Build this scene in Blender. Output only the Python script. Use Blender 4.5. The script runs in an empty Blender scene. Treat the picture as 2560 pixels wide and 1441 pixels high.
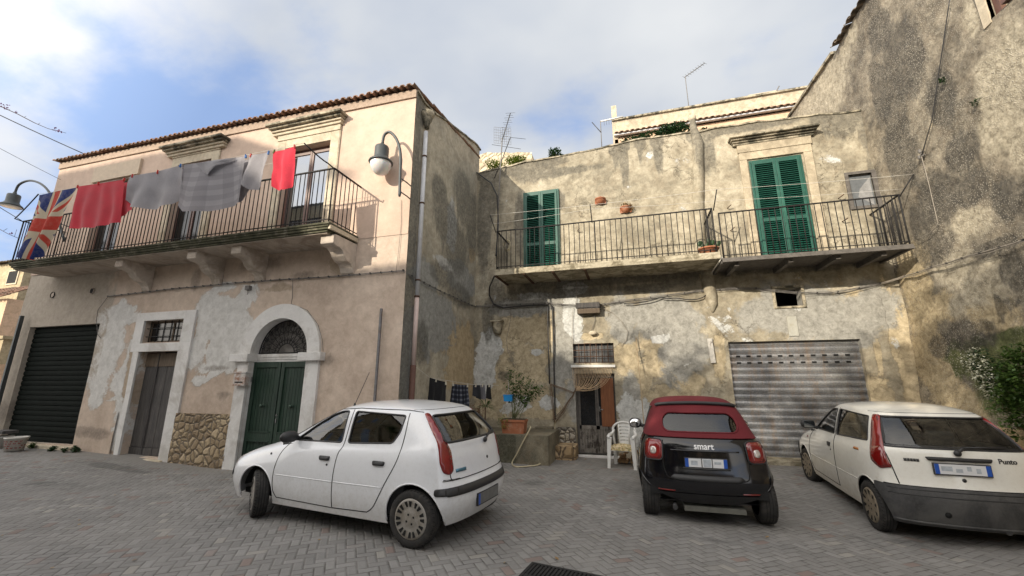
import bpy, bmesh, math, random
import numpy as np
from mathutils import Vector, Matrix, noise as mn
from mathutils.bvhtree import BVHTree
from mathutils.geometry import delaunay_2d_cdt
random.seed(7)
R = math.radians
sc = bpy.context.scene
# ---------------------------------------------------------------- camera, sky, sun, exposure
CH = 1.75                      # camera height
PITCH, YAW, FPX = 13.0, 16.27, 1012.5
cd = bpy.data.cameras.new('camera'); cam = bpy.data.objects.new('camera', cd)
sc.collection.objects.link(cam); sc.camera = cam
cam.location = (0, 0, CH); cam.rotation_euler = (R(90 + PITCH), 0, R(YAW))
cd.sensor_fit = 'HORIZONTAL'; cd.sensor_width = 36; cd.lens = FPX / 2560 * 36
cd.clip_start = 0.05; cd.clip_end = 500
SUN_AZ, SUN_EL = 29.5, 20.5    # direction the light travels, degrees east of +Y ; elevation
sd = bpy.data.lights.new('sun', 'SUN'); sun = bpy.data.objects.new('sun', sd)
sc.collection.objects.link(sun)
sd.energy = 4.2; sd.angle = R(0.6); sd.color = (1.0, 0.895, 0.735)
tv = Vector((math.sin(R(SUN_AZ)) * math.cos(R(SUN_EL)), math.cos(R(SUN_AZ)) * math.cos(R(SUN_EL)), -math.sin(R(SUN_EL))))
sun.rotation_euler = tv.to_track_quat('-Z', 'Y').to_euler(); sun.location = (-10, -15, 20)
sc.view_settings.view_transform = 'Standard'; sc.view_settings.look = 'None'
sc.view_settings.exposure = 0.40; sc.view_settings.gamma = 1
W = bpy.data.worlds.new('World'); sc.world = W; W.use_nodes = True

# view rays of the calibrated camera, used to measure real positions on real planes
_p, _y = R(PITCH), R(YAW)
_f0 = np.array([-math.sin(_y), math.cos(_y), 0]); _r = np.array([math.cos(_y), math.sin(_y), 0])
_w = math.cos(_p) * _f0 + math.sin(_p) * np.array([0, 0, 1.]); _u = -math.sin(_p) * _f0 + math.cos(_p) * np.array([0, 0, 1.])
def ray(x, y): return _w * FPX + _r * (x - 1280) - _u * (y - 720.5)
def onY(x, y, Y): d = ray(x, y) * Y / ray(x, y)[1]; return Vector((d[0], Y, d[2] + CH))
def onX(x, y, X): d = ray(x, y) * X / ray(x, y)[0]; return Vector((X, d[1], d[2] + CH))
def onZ(x, y, z): d = ray(x, y); d = d * (z - CH) / d[2]; return Vector((d[0], d[1], z))

# ---------------------------------------------------------------- shader helper
class S:
    def __init__(s, name=None, tree=None):
        if tree is None:
            s.m = bpy.data.materials.new(name); s.m.use_nodes = True; s.t = s.m.node_tree
        else: s.t = tree
        s.t.nodes.clear(); s._pos = None
    def n(s, typ, ins=None, **kw):
        nd = s.t.nodes.new(typ)
        for k, v in kw.items(): setattr(nd, k, v)
        for k, v in (ins or {}).items():
            if v is None: continue
            if isinstance(v, bpy.types.NodeSocket): s.t.links.new(v, nd.inputs[k])
            else:
                if isinstance(v, tuple) and len(v) == 3 and nd.inputs[k].type == 'RGBA': v = (*v, 1)
                nd.inputs[k].default_value = v
        return nd
    def pos(s):
        if s._pos is None: s._pos = s.n('ShaderNodeNewGeometry').outputs['Position']
        return s._pos
    def obj(s): s._pos = s.n('ShaderNodeTexCoord').outputs['Object']; return s._pos
    def map(s, scale=(1, 1, 1), loc=(0, 0, 0), rot=(0, 0, 0), vec=None):
        return s.n('ShaderNodeMapping', {'Vector': vec or s.pos(), 'Scale': scale, 'Location': loc, 'Rotation': rot}).outputs[0]
    def noise(s, scale, detail=5, rough=.6, vec=None, dist=0, col=False):
        nd = s.n('ShaderNodeTexNoise', {'Vector': vec or s.pos(), 'Scale': scale, 'Detail': detail, 'Roughness': rough, 'Distortion': dist})
        return nd.outputs['Color' if col else 'Fac']
    def voro(s, scale, vec=None, feature='F1', out='Distance', rnd=1.0):
        return s.n('ShaderNodeTexVoronoi', {'Vector': vec or s.pos(), 'Scale': scale, 'Randomness': rnd}, feature=feature).outputs[out]
    def m2(s, op, a, b=None, c=None, clamp=False):
        ins = {0: a}
        if b is not None: ins[1] = b
        if c is not None: ins[2] = c
        return s.n('ShaderNodeMath', ins, operation=op, use_clamp=clamp).outputs[0]
    def add(s, a, b): return s.m2('ADD', a, b)
    def sub(s, a, b): return s.m2('SUBTRACT', a, b)
    def mul(s, a, b): return s.m2('MULTIPLY', a, b)
    def step(s, v, e=.5, w=.05, lo=0., hi=1.):
        return s.n('ShaderNodeMapRange', {0: v, 1: e - w, 2: e + w, 3: lo, 4: hi}).outputs[0]
    def mix(s, f, a, b, blend='MIX'):
        return s.n('ShaderNodeMixRGB', {0: f, 1: a, 2: b}, blend_type=blend).outputs[0]
    def ramp(s, f, stops):
        nd = s.n('ShaderNodeValToRGB', {0: f}); e = nd.color_ramp.elements
        while len(e) < len(stops): e.new(.5)
        for el, (p, c) in zip(e, stops):
            el.position = p; el.color = (*c, 1) if len(c) == 3 else c
        return nd.outputs[0]
    def attr(s, name='m'):
        nd = s.n('ShaderNodeAttribute'); nd.attribute_name = name
        sp = s.n('ShaderNodeSeparateColor', {0: nd.outputs['Color']})
        return sp.outputs[0], sp.outputs[1], sp.outputs[2], nd.outputs['Alpha']
    def xyz(s, vec=None): return s.n('ShaderNodeSeparateXYZ', {0: vec or s.pos()}).outputs
    def comb(s, x, y, z=0.): return s.n('ShaderNodeCombineXYZ', {0: x, 1: y, 2: z}).outputs[0]
    def bump(s, h, st=.5, d=.02, nrm=None):
        return s.n('ShaderNodeBump', {'Height': h, 'Strength': st, 'Distance': d, 'Normal': nrm}).outputs[0]
    def out(s, col, rough=.8, metal=0., nrm=None, **kw):
        ins = {'Base Color': col, 'Roughness': rough, 'Metallic': metal, 'Normal': nrm}
        for k, v in kw.items(): ins[k.replace('_', ' ')] = v
        b = s.n('ShaderNodeBsdfPrincipled', ins)
        o = s.n('ShaderNodeOutputMaterial', {0: b.outputs[0]})
        s.b = b
        return s.m
def c3(r, g, b): return (r, g, b, 1)

# ---------------------------------------------------------------- sky with broken cloud
w = S(tree=W.node_tree)
sky = w.n('ShaderNodeTexSky'); sky.sky_type = 'NISHITA'; sky.sun_disc = False
sky.sun_elevation = R(SUN_EL); sky.sun_rotation = R(180 + SUN_AZ)
sky.air_density = 1.0; sky.dust_density = 0.6; sky.ozone_density = 1.5
dirv = w.n('ShaderNodeTexCoord').outputs['Generated']
dz = w.xyz(dirv)
den = w.m2('MAXIMUM', w.add(dz[2], .28), .08)
pl = w.comb(w.m2('DIVIDE', dz[0], den), w.m2('DIVIDE', dz[1], den), 0.)
warp = w.noise(.9, 4, .55, vec=w.map((1, 1, 1), (3.1, 1.7, 0), vec=pl), col=True)
pl2 = w.n('ShaderNodeMixRGB', {0: .12, 1: pl, 2: warp}, blend_type='ADD').outputs[0]
cn = w.noise(.75, 6, .42, vec=w.map((1, 1.3, 1), (4.2, 0.6, 0), vec=pl2))
fine = w.noise(2.2, 8, .5, vec=w.map((1, 1, 1), (1.2, 6.6, 0), vec=pl2))
vf = w.noise(5.5, 8, .55, vec=w.map((1, 1.5, 1), (2.2, 1.6, 0), vec=pl2))
dens = w.add(w.add(w.mul(cn, .36), w.mul(fine, .40)), w.mul(vf, .24))
dens = w.add(w.mul(w.sub(dens, .5), 1.45), .5)
def hole(px, py, rad, amt):
    d = ray(px, py); d = d / np.linalg.norm(d)
    dn = w.n('ShaderNodeVectorMath', {0: dirv, 1: tuple(d)}, operation='DOT_PRODUCT').outputs['Value']
    return w.n('ShaderNodeMapRange', {0: dn, 1: math.cos(rad), 2: 1.0, 3: 0., 4: amt}, interpolation_type='SMOOTHSTEP').outputs[0]
for (px, py, rad, amt) in [(370, 190, .26, .13), (90, 420, .32, .13), (560, 380, .26, .12), (1150, 40, .2, .06), (1420, 200, .16, .05), (1395, 310, .13, .12), (1250, 120, .5, -.12), (30, 30, .14, -.05), (560, 120, .16, -.05)]:
    dens = w.sub(dens, hole(px, py, rad, amt))
cm = w.n('ShaderNodeMapRange', {0: dens, 1: .26, 2: .53, 3: .10, 4: 1.0}, interpolation_type='SMOOTHSTEP').outputs[0]
shade = w.noise(1.15, 5, .5, vec=w.map((1, 1.2, 1), (9.2, 3.3, 0), vec=pl2))
ccol = w.ramp(shade, [(.38, (.44, .48, .55)), (.50, (.54, .565, .60)), (.62, (.63, .645, .66))])
skyc = w.mix(1.0, sky.outputs[0], (.12, .12, .12), 'MULTIPLY')
skyc = w.mix(.80, skyc, (.235, .365, .66))
# extra brightness added to the unseen sun-side sky, to lift the shaded walls
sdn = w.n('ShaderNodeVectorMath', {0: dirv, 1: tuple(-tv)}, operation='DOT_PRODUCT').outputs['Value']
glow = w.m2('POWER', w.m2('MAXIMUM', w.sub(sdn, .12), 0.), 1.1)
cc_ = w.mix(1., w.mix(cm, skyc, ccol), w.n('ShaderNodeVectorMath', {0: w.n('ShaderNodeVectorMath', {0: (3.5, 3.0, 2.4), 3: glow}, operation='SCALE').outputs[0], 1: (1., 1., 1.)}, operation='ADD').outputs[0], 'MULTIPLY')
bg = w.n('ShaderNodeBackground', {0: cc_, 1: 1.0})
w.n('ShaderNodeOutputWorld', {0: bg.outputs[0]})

# ---------------------------------------------------------------- object helpers
ORG = {}
def tag(o, label=None, cat=None, group=None, kind=None):
    if label: o['label'] = label
    if cat: o['category'] = cat
    if group: o['group'] = group
    if kind: o['kind'] = kind
    return o
def thing(name, loc, label, cat, group=None, rz=0):
    o = bpy.data.objects.new(name, None); o.empty_display_size = .2
    o.location = loc; o.rotation_euler = (0, 0, rz); sc.collection.objects.link(o)
    ORG[o.name] = Vector(loc) if rz == 0 else Vector((0, 0, 0))
    return tag(o, label, cat, group)
def link(name, me, parent=None, loc=None):
    o = bpy.data.objects.new(name, me); sc.collection.objects.link(o)
    if parent is not None:
        o.parent = parent; ORG[o.name] = ORG[parent.name]
    elif loc is not None:
        o.location = loc; ORG[o.name] = Vector(loc)
    else: ORG[o.name] = Vector((0, 0, 0))
    return o
class MB:
    def __init__(s): s.v = []; s.f = []; s.mi = []; s.sm = []; s.cur = 0; s.smooth = False
    def _f(s, f): s.f.append(tuple(f)); s.mi.append(s.cur); s.sm.append(s.smooth)
    def quad(s, *p):
        k = len(s.v); s.v += [tuple(q) for q in p]; s._f(range(k, k + len(p)))
    def box(s, x0, x1, y0, y1, z0, z1, M=None):
        P = [(x0, y0, z0), (x1, y0, z0), (x1, y1, z0), (x0, y1, z0), (x0, y0, z1), (x1, y0, z1), (x1, y1, z1), (x0, y1, z1)]
        if M is not None: P = [tuple(M @ Vector(p)) for p in P]
        k = len(s.v); s.v += P
        for f in ((3, 2, 1, 0), (4, 5, 6, 7), (0, 1, 5, 4), (1, 2, 6, 5), (2, 3, 7, 6), (3, 0, 4, 7)): s._f([k + i for i in f])
        return s
    def tube(s, pts, r, n=6, closed=False, cap=True):
        pts = [Vector(p) for p in pts]; rs = r if isinstance(r, (list, tuple)) else [r] * len(pts)
        k = len(s.v); L = len(pts); prev = None
        for i, p in enumerate(pts):
            a = pts[(i - 1) % L] if (i > 0 or closed) else p; b = pts[(i + 1) % L] if (i < L - 1 or closed) else p
            t = (b - a); t = t.normalized() if t.length > 1e-9 else Vector((0, 0, 1))
            if prev is None:
                h = Vector((0, 0, 1)) if abs(t.z) < .9 else Vector((1, 0, 0)); u = t.cross(h).normalized()
            else:
                u = prev - t * prev.dot(t); u = u.normalized() if u.length > 1e-6 else t.orthogonal().normalized()
            prev = u; vv = t.cross(u)
            for j in range(n):
                an = 2 * math.pi * j / n; s.v.append(tuple(p + (u * math.cos(an) + vv * math.sin(an)) * rs[i]))
        sm = s.smooth; s.smooth = n > 4
        for i in range(L if closed else L - 1):
            i2 = (i + 1) % L
            for j in range(n): s._f((k + i * n + j, k + i * n + (j + 1) % n, k + i2 * n + (j + 1) % n, k + i2 * n + j))
        s.smooth = False
        if cap and not closed:
            s._f([k + j for j in range(n)][::-1]); s._f([k + (L - 1) * n + j for j in range(n)])
        s.smooth = sm
        return s
    def bar(s, a, b, r, n=4): return s.tube([a, b], r, n)
    def lathe(s, prof, M=None, n=20, a0=0, a1=2 * math.pi):
        # prof list of (r,z) ; M matrix
        M = M or Matrix(); full = abs(a1 - a0 - 2 * math.pi) < 1e-6; m = n if full else n + 1
        k = len(s.v)
        for (r, z) in prof:
            for j in range(m):
                a = a0 + (a1 - a0) * j / n; s.v.append(tuple(M @ Vector((r * math.cos(a), r * math.sin(a), z))))
        sm = s.smooth; s.smooth = True
        for i in range(len(prof) - 1):
            for j in range(n):
                j2 = (j + 1) % m; s._f((k + i * m + j, k + i * m + j2, k + (i + 1) * m + j2, k + (i + 1) * m + j))
        s.smooth = sm
        return s
    def prism(s, poly, f, d0, d1):
        """poly: list of 2-D points, f(u,v,d)->xyz, extruded from d0 to d1"""
        k = len(s.v); n = len(poly)
        s.v += [tuple(f(u, v, d0)) for u, v in poly] + [tuple(f(u, v, d1)) for u, v in poly]
        s._f(range(k, k + n)); s._f(range(k + 2 * n - 1, k + n - 1, -1))
        for i in range(n): s._f((k + i, k + n + i, k + n + (i + 1) % n, k + (i + 1) % n))
        return s
    def ring(s, outer, inner, f, d0, d1):
        """solid between two outlines with the same number of points (open list joined in order)"""
        n = len(outer); k = len(s.v)
        for d in (d0, d1):
            s.v += [tuple(f(u, v, d)) for u, v in outer] + [tuple(f(u, v, d)) for u, v in inner]
        for i in range(n - 1):
            o0, o1, i0, i1 = k + i, k + i + 1, k + n + i, k + n + i + 1; D = 2 * n
            s._f((o0, o1, i1, i0)); s._f((i0 + D, i1 + D, o1 + D, o0 + D)); s._f((o0 + D, o1 + D, o1, o0)); s._f((i0, i1, i1 + D, i0 + D))
        s._f((k, k + n, k + 3 * n, k + 2 * n)); s._f((k + n - 1, k + 3 * n - 1, k + 4 * n - 1, k + 2 * n - 1))
        return s
    def grid(s, nu, nv, fn):
        k = len(s.v)
        for j in range(nv + 1):
            for i in range(nu + 1): s.v.append(tuple(fn(i / nu, j / nv)))
        for j in range(nv):
            for i in range(nu):
                a = k + j * (nu + 1) + i; s._f((a, a + 1, a + nu + 2, a + nu + 1))
        return s
    def build(s, name, mats, parent=None, smooth=None, bevel=0, local=False, fix=True):
        me = bpy.data.meshes.new(name)
        V = np.array(s.v, dtype=float).reshape(-1, 3)
        loc = None
        if parent is not None:
            if not local: V = V - np.array(ORG[parent.name])
        elif not local:
            loc = Vector(((V[:, 0].min() + V[:, 0].max()) / 2, (V[:, 1].min() + V[:, 1].max()) / 2, V[:, 2].min()))
            V = V - np.array(loc)
        me.from_pydata(V.tolist(), [], s.f)
        mats = mats if isinstance(mats, (list, tuple)) else [mats]
        for m in mats: me.materials.append(m)
        me.polygons.foreach_set('material_index', s.mi)
        me.polygons.foreach_set('use_smooth', [bool(smooth) if smooth is not None else x for x in s.sm])
        if fix:
            bm = bmesh.new(); bm.from_mesh(me)
            bmesh.ops.recalc_face_normals(bm, faces=bm.faces); bm.to_mesh(me); bm.free()
        me.update()
        o = link(name, me, parent, loc)
        if bevel:
            md = o.modifiers.new('bevel', 'BEVEL'); md.width = bevel; md.segments = 2; md.limit_method = 'ANGLE'; md.angle_limit = R(40)
        return o
def nz(x, y, z, s=1.0): return mn.noise(Vector((x * s, y * s, z * s)))
def fbm(x, y, z, s=1.0, o=4):
    t = 0; a = 1; q = s
    for i in range(o): t += a * mn.noise(Vector((x * q + 7.1 * i, y * q, z * q))); a *= .5; q *= 2.07
    return t
def text_mb(txt, size, f, depth=.004):
    """text as mesh; f(u,v,d)->xyz with u along the line, v up, centred"""
    cu = bpy.data.curves.new('t', 'FONT'); cu.body = txt; cu.size = size; cu.align_x = 'CENTER'; cu.align_y = 'CENTER'; cu.extrude = depth / 2; cu.offset = size * .018
    ob = bpy.data.objects.new('t', cu); sc.collection.objects.link(ob)
    dg = bpy.context.evaluated_depsgraph_get(); me = bpy.data.meshes.new_from_object(ob.evaluated_get(dg))
    mb = MB(); mb.v = [tuple(f(v.co.x, v.co.y, v.co.z)) for v in me.vertices]
    for p in me.polygons: mb._f(p.vertices)
    bpy.data.objects.remove(ob); bpy.data.curves.remove(cu); bpy.data.meshes.remove(me)
    return mb
def wall(axis, at, u0, u1, z0, z1, holes=(), step=.15, relief=None, depth=.25, sign=1, maskf=None, top=None, bot=None, hole_step=True):
    """vertical wall sheet. axis 'Y': plane Y=at, u=X ; axis 'X': plane X=at, u=Y. sign: direction of the reveal.
    holes: (u0,u1,z0,z1[,depth]). top/bot: functions of u for the upper / lower outline."""
    def br(a, b, cuts):
        c = sorted(set([a, b] + [x for x in cuts if a < x < b])); out = []
        for p, q in zip(c, c[1:]):
            n = max(1, int(math.ceil((q - p) / step)))
            out += [p + (q - p) * i / n for i in range(n)]
        return out + [b]
    us = br(u0, u1, [h[0] for h in holes] + [h[1] for h in holes]); zs = br(z0, z1, [h[2] for h in holes] + [h[3] for h in holes])
    nu, nv = len(us), len(zs)
    hz = max([h[3] for h in holes] + [z0]); lz = min([h[2] for h in holes] + [z1])
    V = []; cols = []
    for j, z in enumerate(zs):
        for i, u in enumerate(us):
            zz = z
            if top and z > hz: zz = hz + (z - hz) * (top(u) - hz) / (z1 - hz)
            if bot and z < lz: zz = lz - (lz - z) * (lz - bot(u)) / (lz - z0)
            d = relief(u, zz) if relief else 0
            V.append((u, at + d, zz) if axis == 'Y' else (at + d, u, zz))
            cols.append(maskf(u, zz) if maskf else (0, 0, 0, 0))
    mb = MB(); mb.v = V; mb.smooth = True
    def ish(i, j):
        if i < 0 or j < 0 or i >= nu - 1 or j >= nv - 1: return None
        cu, cz = (us[i] + us[i + 1]) / 2, (zs[j] + zs[j + 1]) / 2
        for h in holes:
            if h[0] < cu < h[1] and h[2] < cz < h[3]: return h
        return False
    for j in range(nv - 1):
        for i in range(nu - 1):
            a = j * nu + i; q = (a, a + 1, a + nu + 1, a + nu)
            h = ish(i, j)
            if not h: mb._f(q)
            else:
                dp = (h[4] if len(h) > 4 else depth) * sign
                for (di, dj, p, r_) in ((-1, 0, a, a + nu), (1, 0, a + 1, a + nu + 1), (0, -1, a, a + 1), (0, 1, a + nu, a + nu + 1)):
                    if ish(i + di, j + dj) is False:
                        k = len(mb.v)
                        for idx in (p, r_, r_, p):
                            x, y, z = V[idx]; mb.v.append((x, y, z)); cols.append(cols[idx])
                        for t in (2, 3):
                            x, y, z = mb.v[k + t]; mb.v[k + t] = (x, at + dp, z) if axis == 'Y' else (at + dp, y, z)
                        mb.smooth = False; mb._f((k, k + 1, k + 2, k + 3)); mb.smooth = True
    mb.cols = cols
    return mb
def set_cols(o, cols):
    at = o.data.color_attributes.new('m', 'FLOAT_COLOR', 'POINT')
    at.data.foreach_set('color', np.array(cols, dtype=float).ravel())
def blobs(lst, conv):
    """lst of (px,py,rx,ry,rot) measured in the photo -> ellipses on the wall"""
    out = []
    for b in lst:
        px, py, rx, ry = b[:4]; a = conv(px, py); r1 = conv(px + rx, py); r2 = conv(px, py - ry)
        out.append((a[0], a[1], abs(r1[0] - a[0]), abs(r2[1] - a[1])))
    def f(u, z):
        m = 0.
        for (cu, cz, ru, rz) in out:
            d = math.hypot((u - cu) / ru, (z - cz) / rz); m = max(m, min(1., max(0., 1.25 - .75 * d)))
        return m
    return f
# ---------------------------------------------------------------- materials
def stucco(name, base, patches, dark=(.10, .095, .08), streak=.5, pit=0., grain=.5, rough=.92, cracks=0., seed=0., mottled=.5, peb=.5, pebs=17., iso=0., scatter=(0, 0, 0), vary=.5):
    s = S(name); P = s.map((1, 1, 1), (seed, seed * 1.7, seed * .3))
    peb_ = peb
    n1 = s.noise(.8, 6, .62, P, .4); n2 = s.noise(3.2, 7, .66, P, .3); n3 = s.noise(26, 6, .7, P); n4 = s.noise(110, 3, .6, P); nm_ = s.noise(8.5, 9, .7, P, .5)
    col = s.ramp(s.add(s.mul(n1, .55), s.mul(n2, .45)), [(.40, base[0]), (.5, base[1]), (.60, base[2])])
    blt = s.step(s.add(s.mul(s.noise(4.3, 9, .72, P, .6), .8), s.mul(n3, .2)), .54, .07); col = s.mix(s.mul(blt, vary), col, s.mix(.6, base[0], (.20, .14, .08)))
    ch = list(s.attr())
    for i_, k_ in enumerate(scatter):
        if k_: ch[i_] = s.add(ch[i_], s.mul(s.step(s.noise(.95 + .3 * i_, 3, .5, s.map((1, 1, 1), (seed + 5. * i_, 3. * i_, seed))), .56, .10), k_))
    ch = tuple(ch); h = s.mul(n2, .3)
    edge = s.add(s.mul(s.sub(s.noise(1.9, 9, .66, P, .8), .5), 1.5), s.mul(s.sub(n3, .5), .35))
    for i, pt in enumerate(patches):
        if pt is None: continue
        ca, cb, wd, lift = pt
        m = s.step(s.add(ch[i], s.mul(edge, 1. if i != 1 else -1.)), .5, wd)
        pc = s.ramp(s.add(s.mul(n2, .5), s.mul(nm_, .5)), [(.38, ca), (.62, cb)])
        col = s.mix(m, col, pc); h = s.add(h, s.mul(m, lift))
        if wd < .06:
            rim = s.mul(s.step(s.add(ch[i], s.mul(edge, 1. if i != 1 else -1.)), .44, .05), s.m2('SUBTRACT', 1., m))
            col = s.mix(s.mul(rim, .35), col, s.mix(.6, pc, (.10, .085, .06)))
    sv = s.map((2.6, 2.6, .42) if not iso else (2.2, 2.2, .85), (seed, 0, seed)); st = s.noise(1.6, 7, .66, sv, .3); st2 = s.noise(6., 5, .7, sv)
    sm = s.step(s.add(s.add(s.mul(st, .7), s.mul(st2, .3)), s.mul(s.sub(ch[3], .5), .85)), .5, .08)
    sm = s.mul(sm, s.m2('MINIMUM', s.add(s.mul(ch[3], .95), streak * .4), 1.))
    spk = s.step(s.noise(14, 6, .75, P, .2), .5, .12)
    sm = s.mul(sm, s.add(.55, s.mul(spk, .45)))
    col = s.mix(s.mul(sm, .85), col, s.mix(s.mul(n3, .5), dark, s.mix(.5, dark, base[0])))
    # fine mottling
    col = s.mix(mottled, col, s.ramp(s.add(s.mul(n3, .32), s.add(s.mul(nm_, .58), s.mul(n4, .10))), [(.38, (.40, .38, .35)), (.5, (.84, .83, .81)), (.60, (1.10, 1.10, 1.10))]), 'MULTIPLY')
    if cracks:
        cv = s.n('ShaderNodeMixRGB', {0: .45, 1: P, 2: s.noise(2.2, 8, .65, P, col=True)}).outputs[0]
        v = s.voro(4.2, cv, 'DISTANCE_TO_EDGE'); cr = s.step(v, .010, .008, 1, 0)
        cr = s.mul(cr, s.step(s.noise(.9, 3, .5, P), .56, .05)); col = s.mix(s.mul(cr, cracks), col, (.12, .10, .07)); h = s.sub(h, s.mul(cr, .3))
    if pit:
        pv = s.voro(9, P, out='Distance'); pn = s.step(s.add(pv, s.mul(n3, .3)), .45, .3); h = s.add(h, s.mul(pn, -pit))
        peb = s.step(s.voro(pebs, P), .30, .12, 1, 0); pm = s.mul(peb, s.step(s.noise(1.1, 4, .6, P), .46, .1))
        col = s.mix(s.mul(pm, peb_), col, (.60, .55, .45)); h = s.add(h, s.mul(pm, .35))
    h = s.add(h, s.add(s.mul(n3, .30 * grain), s.mul(n4, .10 * grain)))
    return s.out(col, rough, nrm=s.bump(h, .75, .03))
M = {}
M['pink'] = stucco('salmon_plaster', [(.47, .375, .30), (.555, .45, .365), (.635, .525, .43)],
    [((.56, .55, .525), (.68, .67, .645), .05, .16), ((.37, .325, .27), (.44, .385, .32), .12, 0), ((.36, .29, .215), (.46, .37, .28), .04, -.15)],
    dark=(.13, .11, .09), streak=.22, grain=.4, mottled=.25, vary=.16, scatter=(.12, 0, .2))
M['cream'] = stucco('cream_upper_plaster', [(.51, .39, .31), (.57, .435, .345), (.63, .485, .385)], [None, None, None], dark=(.25, .19, .14), streak=.04, grain=.35, seed=3, mottled=.16, vary=.06)
M['side'] = stucco('weathered_side_plaster', [(.36, .335, .27), (.46, .42, .335), (.56, .51, .40)],
    [((.44, .345, .215), (.54, .44, .29), .04, -.2), ((.28, .28, .265), (.36, .36, .335), .05, .1), ((.48, .48, .46), (.58, .58, .56), .06, 0)],
    dark=(.07, .07, .062), streak=.8, grain=.9, seed=5, vary=.45, scatter=(.15, .2, .15))
M['old'] = stucco('old_patched_plaster', [(.25, .225, .17), (.39, .35, .265), (.51, .46, .355)],
    [((.42, .35, .23), (.55, .465, .32), .03, -.4), ((.29, .285, .26), (.38, .37, .335), .09, .18), ((.50, .51, .495), (.62, .625, .605), .03, .1)],
    dark=(.085, .082, .072), streak=1.25, grain=1.0, cracks=.7, seed=9, mottled=.6, vary=.45, scatter=(.30, .28, .34))
M['rub'] = stucco('pebbled_dark_render', [(.12, .108, .088), (.25, .22, .17), (.41, .36, .275)],
    [((.42, .34, .21), (.52, .43, .28), .12, -.2), ((.36, .32, .24), (.50, .445, .34), .2, .1), ((.07, .085, .03), (.14, .15, .06), .1, 0)],
    dark=(.045, .043, .040), streak=1.3, pit=.35, grain=1.6, seed=13, mottled=.9, peb=.5, pebs=34., iso=1., vary=.4, scatter=(.2, .2, 0))
M['peach'] = stucco('peach_plaster', [(.60, .42, .28), (.66, .47, .32), (.70, .50, .35)], [None, None, None], streak=.1, seed=21, mottled=.2)
M['parapet'] = stucco('parapet_cement', [(.44, .38, .28), (.54, .47, .35), (.62, .54, .41)], [None, None, None], dark=(.12, .11, .1), streak=.45, seed=23)
M['farwall'] = stucco('far_ochre_plaster', [(.36, .30, .19), (.46, .38, .24), (.54, .45, .30)], [None, None, None], streak=.5, seed=31)
def simple(name, col, rough=.6, metal=0., var=.25, scale=8., bump=.15, dirt=None, objc=False, bs=None, **kw):
    s = S(name)
    if objc: s.obj()
    n = s.noise(scale, 6, .65); n2 = s.noise(scale * 9, 4, .6)
    f = s.add(s.mul(n, .7), s.mul(n2, .3))
    lo = tuple(c * (1 - var) for c in col); hi = tuple(min(1, c * (1 + var)) for c in col)
    c = s.ramp(f, [(.35, lo), (.65, hi)])
    if dirt: c = s.mix(s.mul(s.step(s.noise(scale * .5, 7, .7, dist=.5), dirt[1], .08), dirt[2]), c, dirt[0])
    return s.out(c, rough, metal, s.bump(f, bump, .01) if bump else None, **kw)
M['iron'] = simple('black_iron', (.010, .0095, .0095), .75, 0., dirt=((.06, .035, .025), .66, .3), scale=20)
M['rust'] = simple('rusty_iron', (.10, .055, .035), .8, .3, scale=20)
M['stone'] = simple('limestone', (.56, .49, .37), .9, var=.22, scale=5, bump=.4, dirt=((.33, .27, .19), .56, .6))
M['stone_dull'] = simple('dull_limestone', (.45, .385, .28), .92, var=.28, scale=5, bump=.45, dirt=((.24, .20, .14), .53, .6))
M['stone_dark'] = simple('lichen_limestone', (.42, .37, .275), .95, var=.3, scale=7, bump=.7, dirt=((.035, .035, .025), .51, .9))
M['corbel'] = simple('painted_corbel', (.54, .47, .40), .9, var=.14, scale=5, bump=.3, dirt=((.24, .19, .14), .54, .6))
M['soffit'] = simple('balcony_soffit', (.44, .375, .31), .92, var=.2, scale=4, bump=.3, dirt=((.20, .15, .11), .54, .6))
M['moss'] = simple('mossy_edge', (.075, .075, .045), .95, var=.5, scale=6, bump=.6, dirt=((.30, .27, .21), .60, .7))
M['slab'] = simple('stained_concrete', (.42, .375, .28), .9, var=.25, scale=7, bump=.5, dirt=((.12, .10, .06), .52, .85))
M['darkwood'] = simple('weathered_beam', (.11, .10, .09), .85, var=.35, scale=10, bump=.5)
M['trim'] = simple('white_painted_trim', (.68, .67, .65), .8, var=.09, scale=3, bump=.2, dirt=((.36, .33, .29), .57, .55))
M['brown'] = simple('brown_painted_frame', (.13, .07, .055), .45, var=.2, scale=12)
M['black'] = simple('black_plastic', (.025, .025, .026), .5, var=.2, scale=30, bump=.05)
M['cable'] = simple('grey_cable', (.16, .15, .14), .7, var=.35, scale=14)
M['cablelight'] = simple('pale_cable', (.27, .24, .20), .7, var=.2, scale=14)
M['pvcgrey'] = simple('grey_pipe', (.55, .555, .57), .45, var=.1, scale=6, dirt=((.3, .2, .15), .66, .4))
M['pvcpink'] = simple('faded_pink_pipe', (.60, .47, .43), .6, var=.1, scale=6)
M['castiron'] = simple('rust_brown_pipe', (.115, .055, .04), .7, .1, var=.25)
M['lampgrey'] = simple('lamp_grey_paint', (.06, .068, .07), .5, .2, var=.12, scale=12, bump=.05)
s = S('opal_glass'); M['opal'] = s.out((.72, .72, .70), .25, **{'Subsurface_Weight': .3, 'Coat_Weight': .3})
M['tile'] = simple('clay_roof_tile', (.30, .17, .115), .9, var=.35, scale=9, bump=.5, dirt=((.12, .11, .09), .52, .7))
M['tileold'] = simple('old_lichen_tile', (.20, .155, .115), .95, var=.4, scale=9, bump=.6, dirt=((.06, .058, .05), .5, .8))
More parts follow.
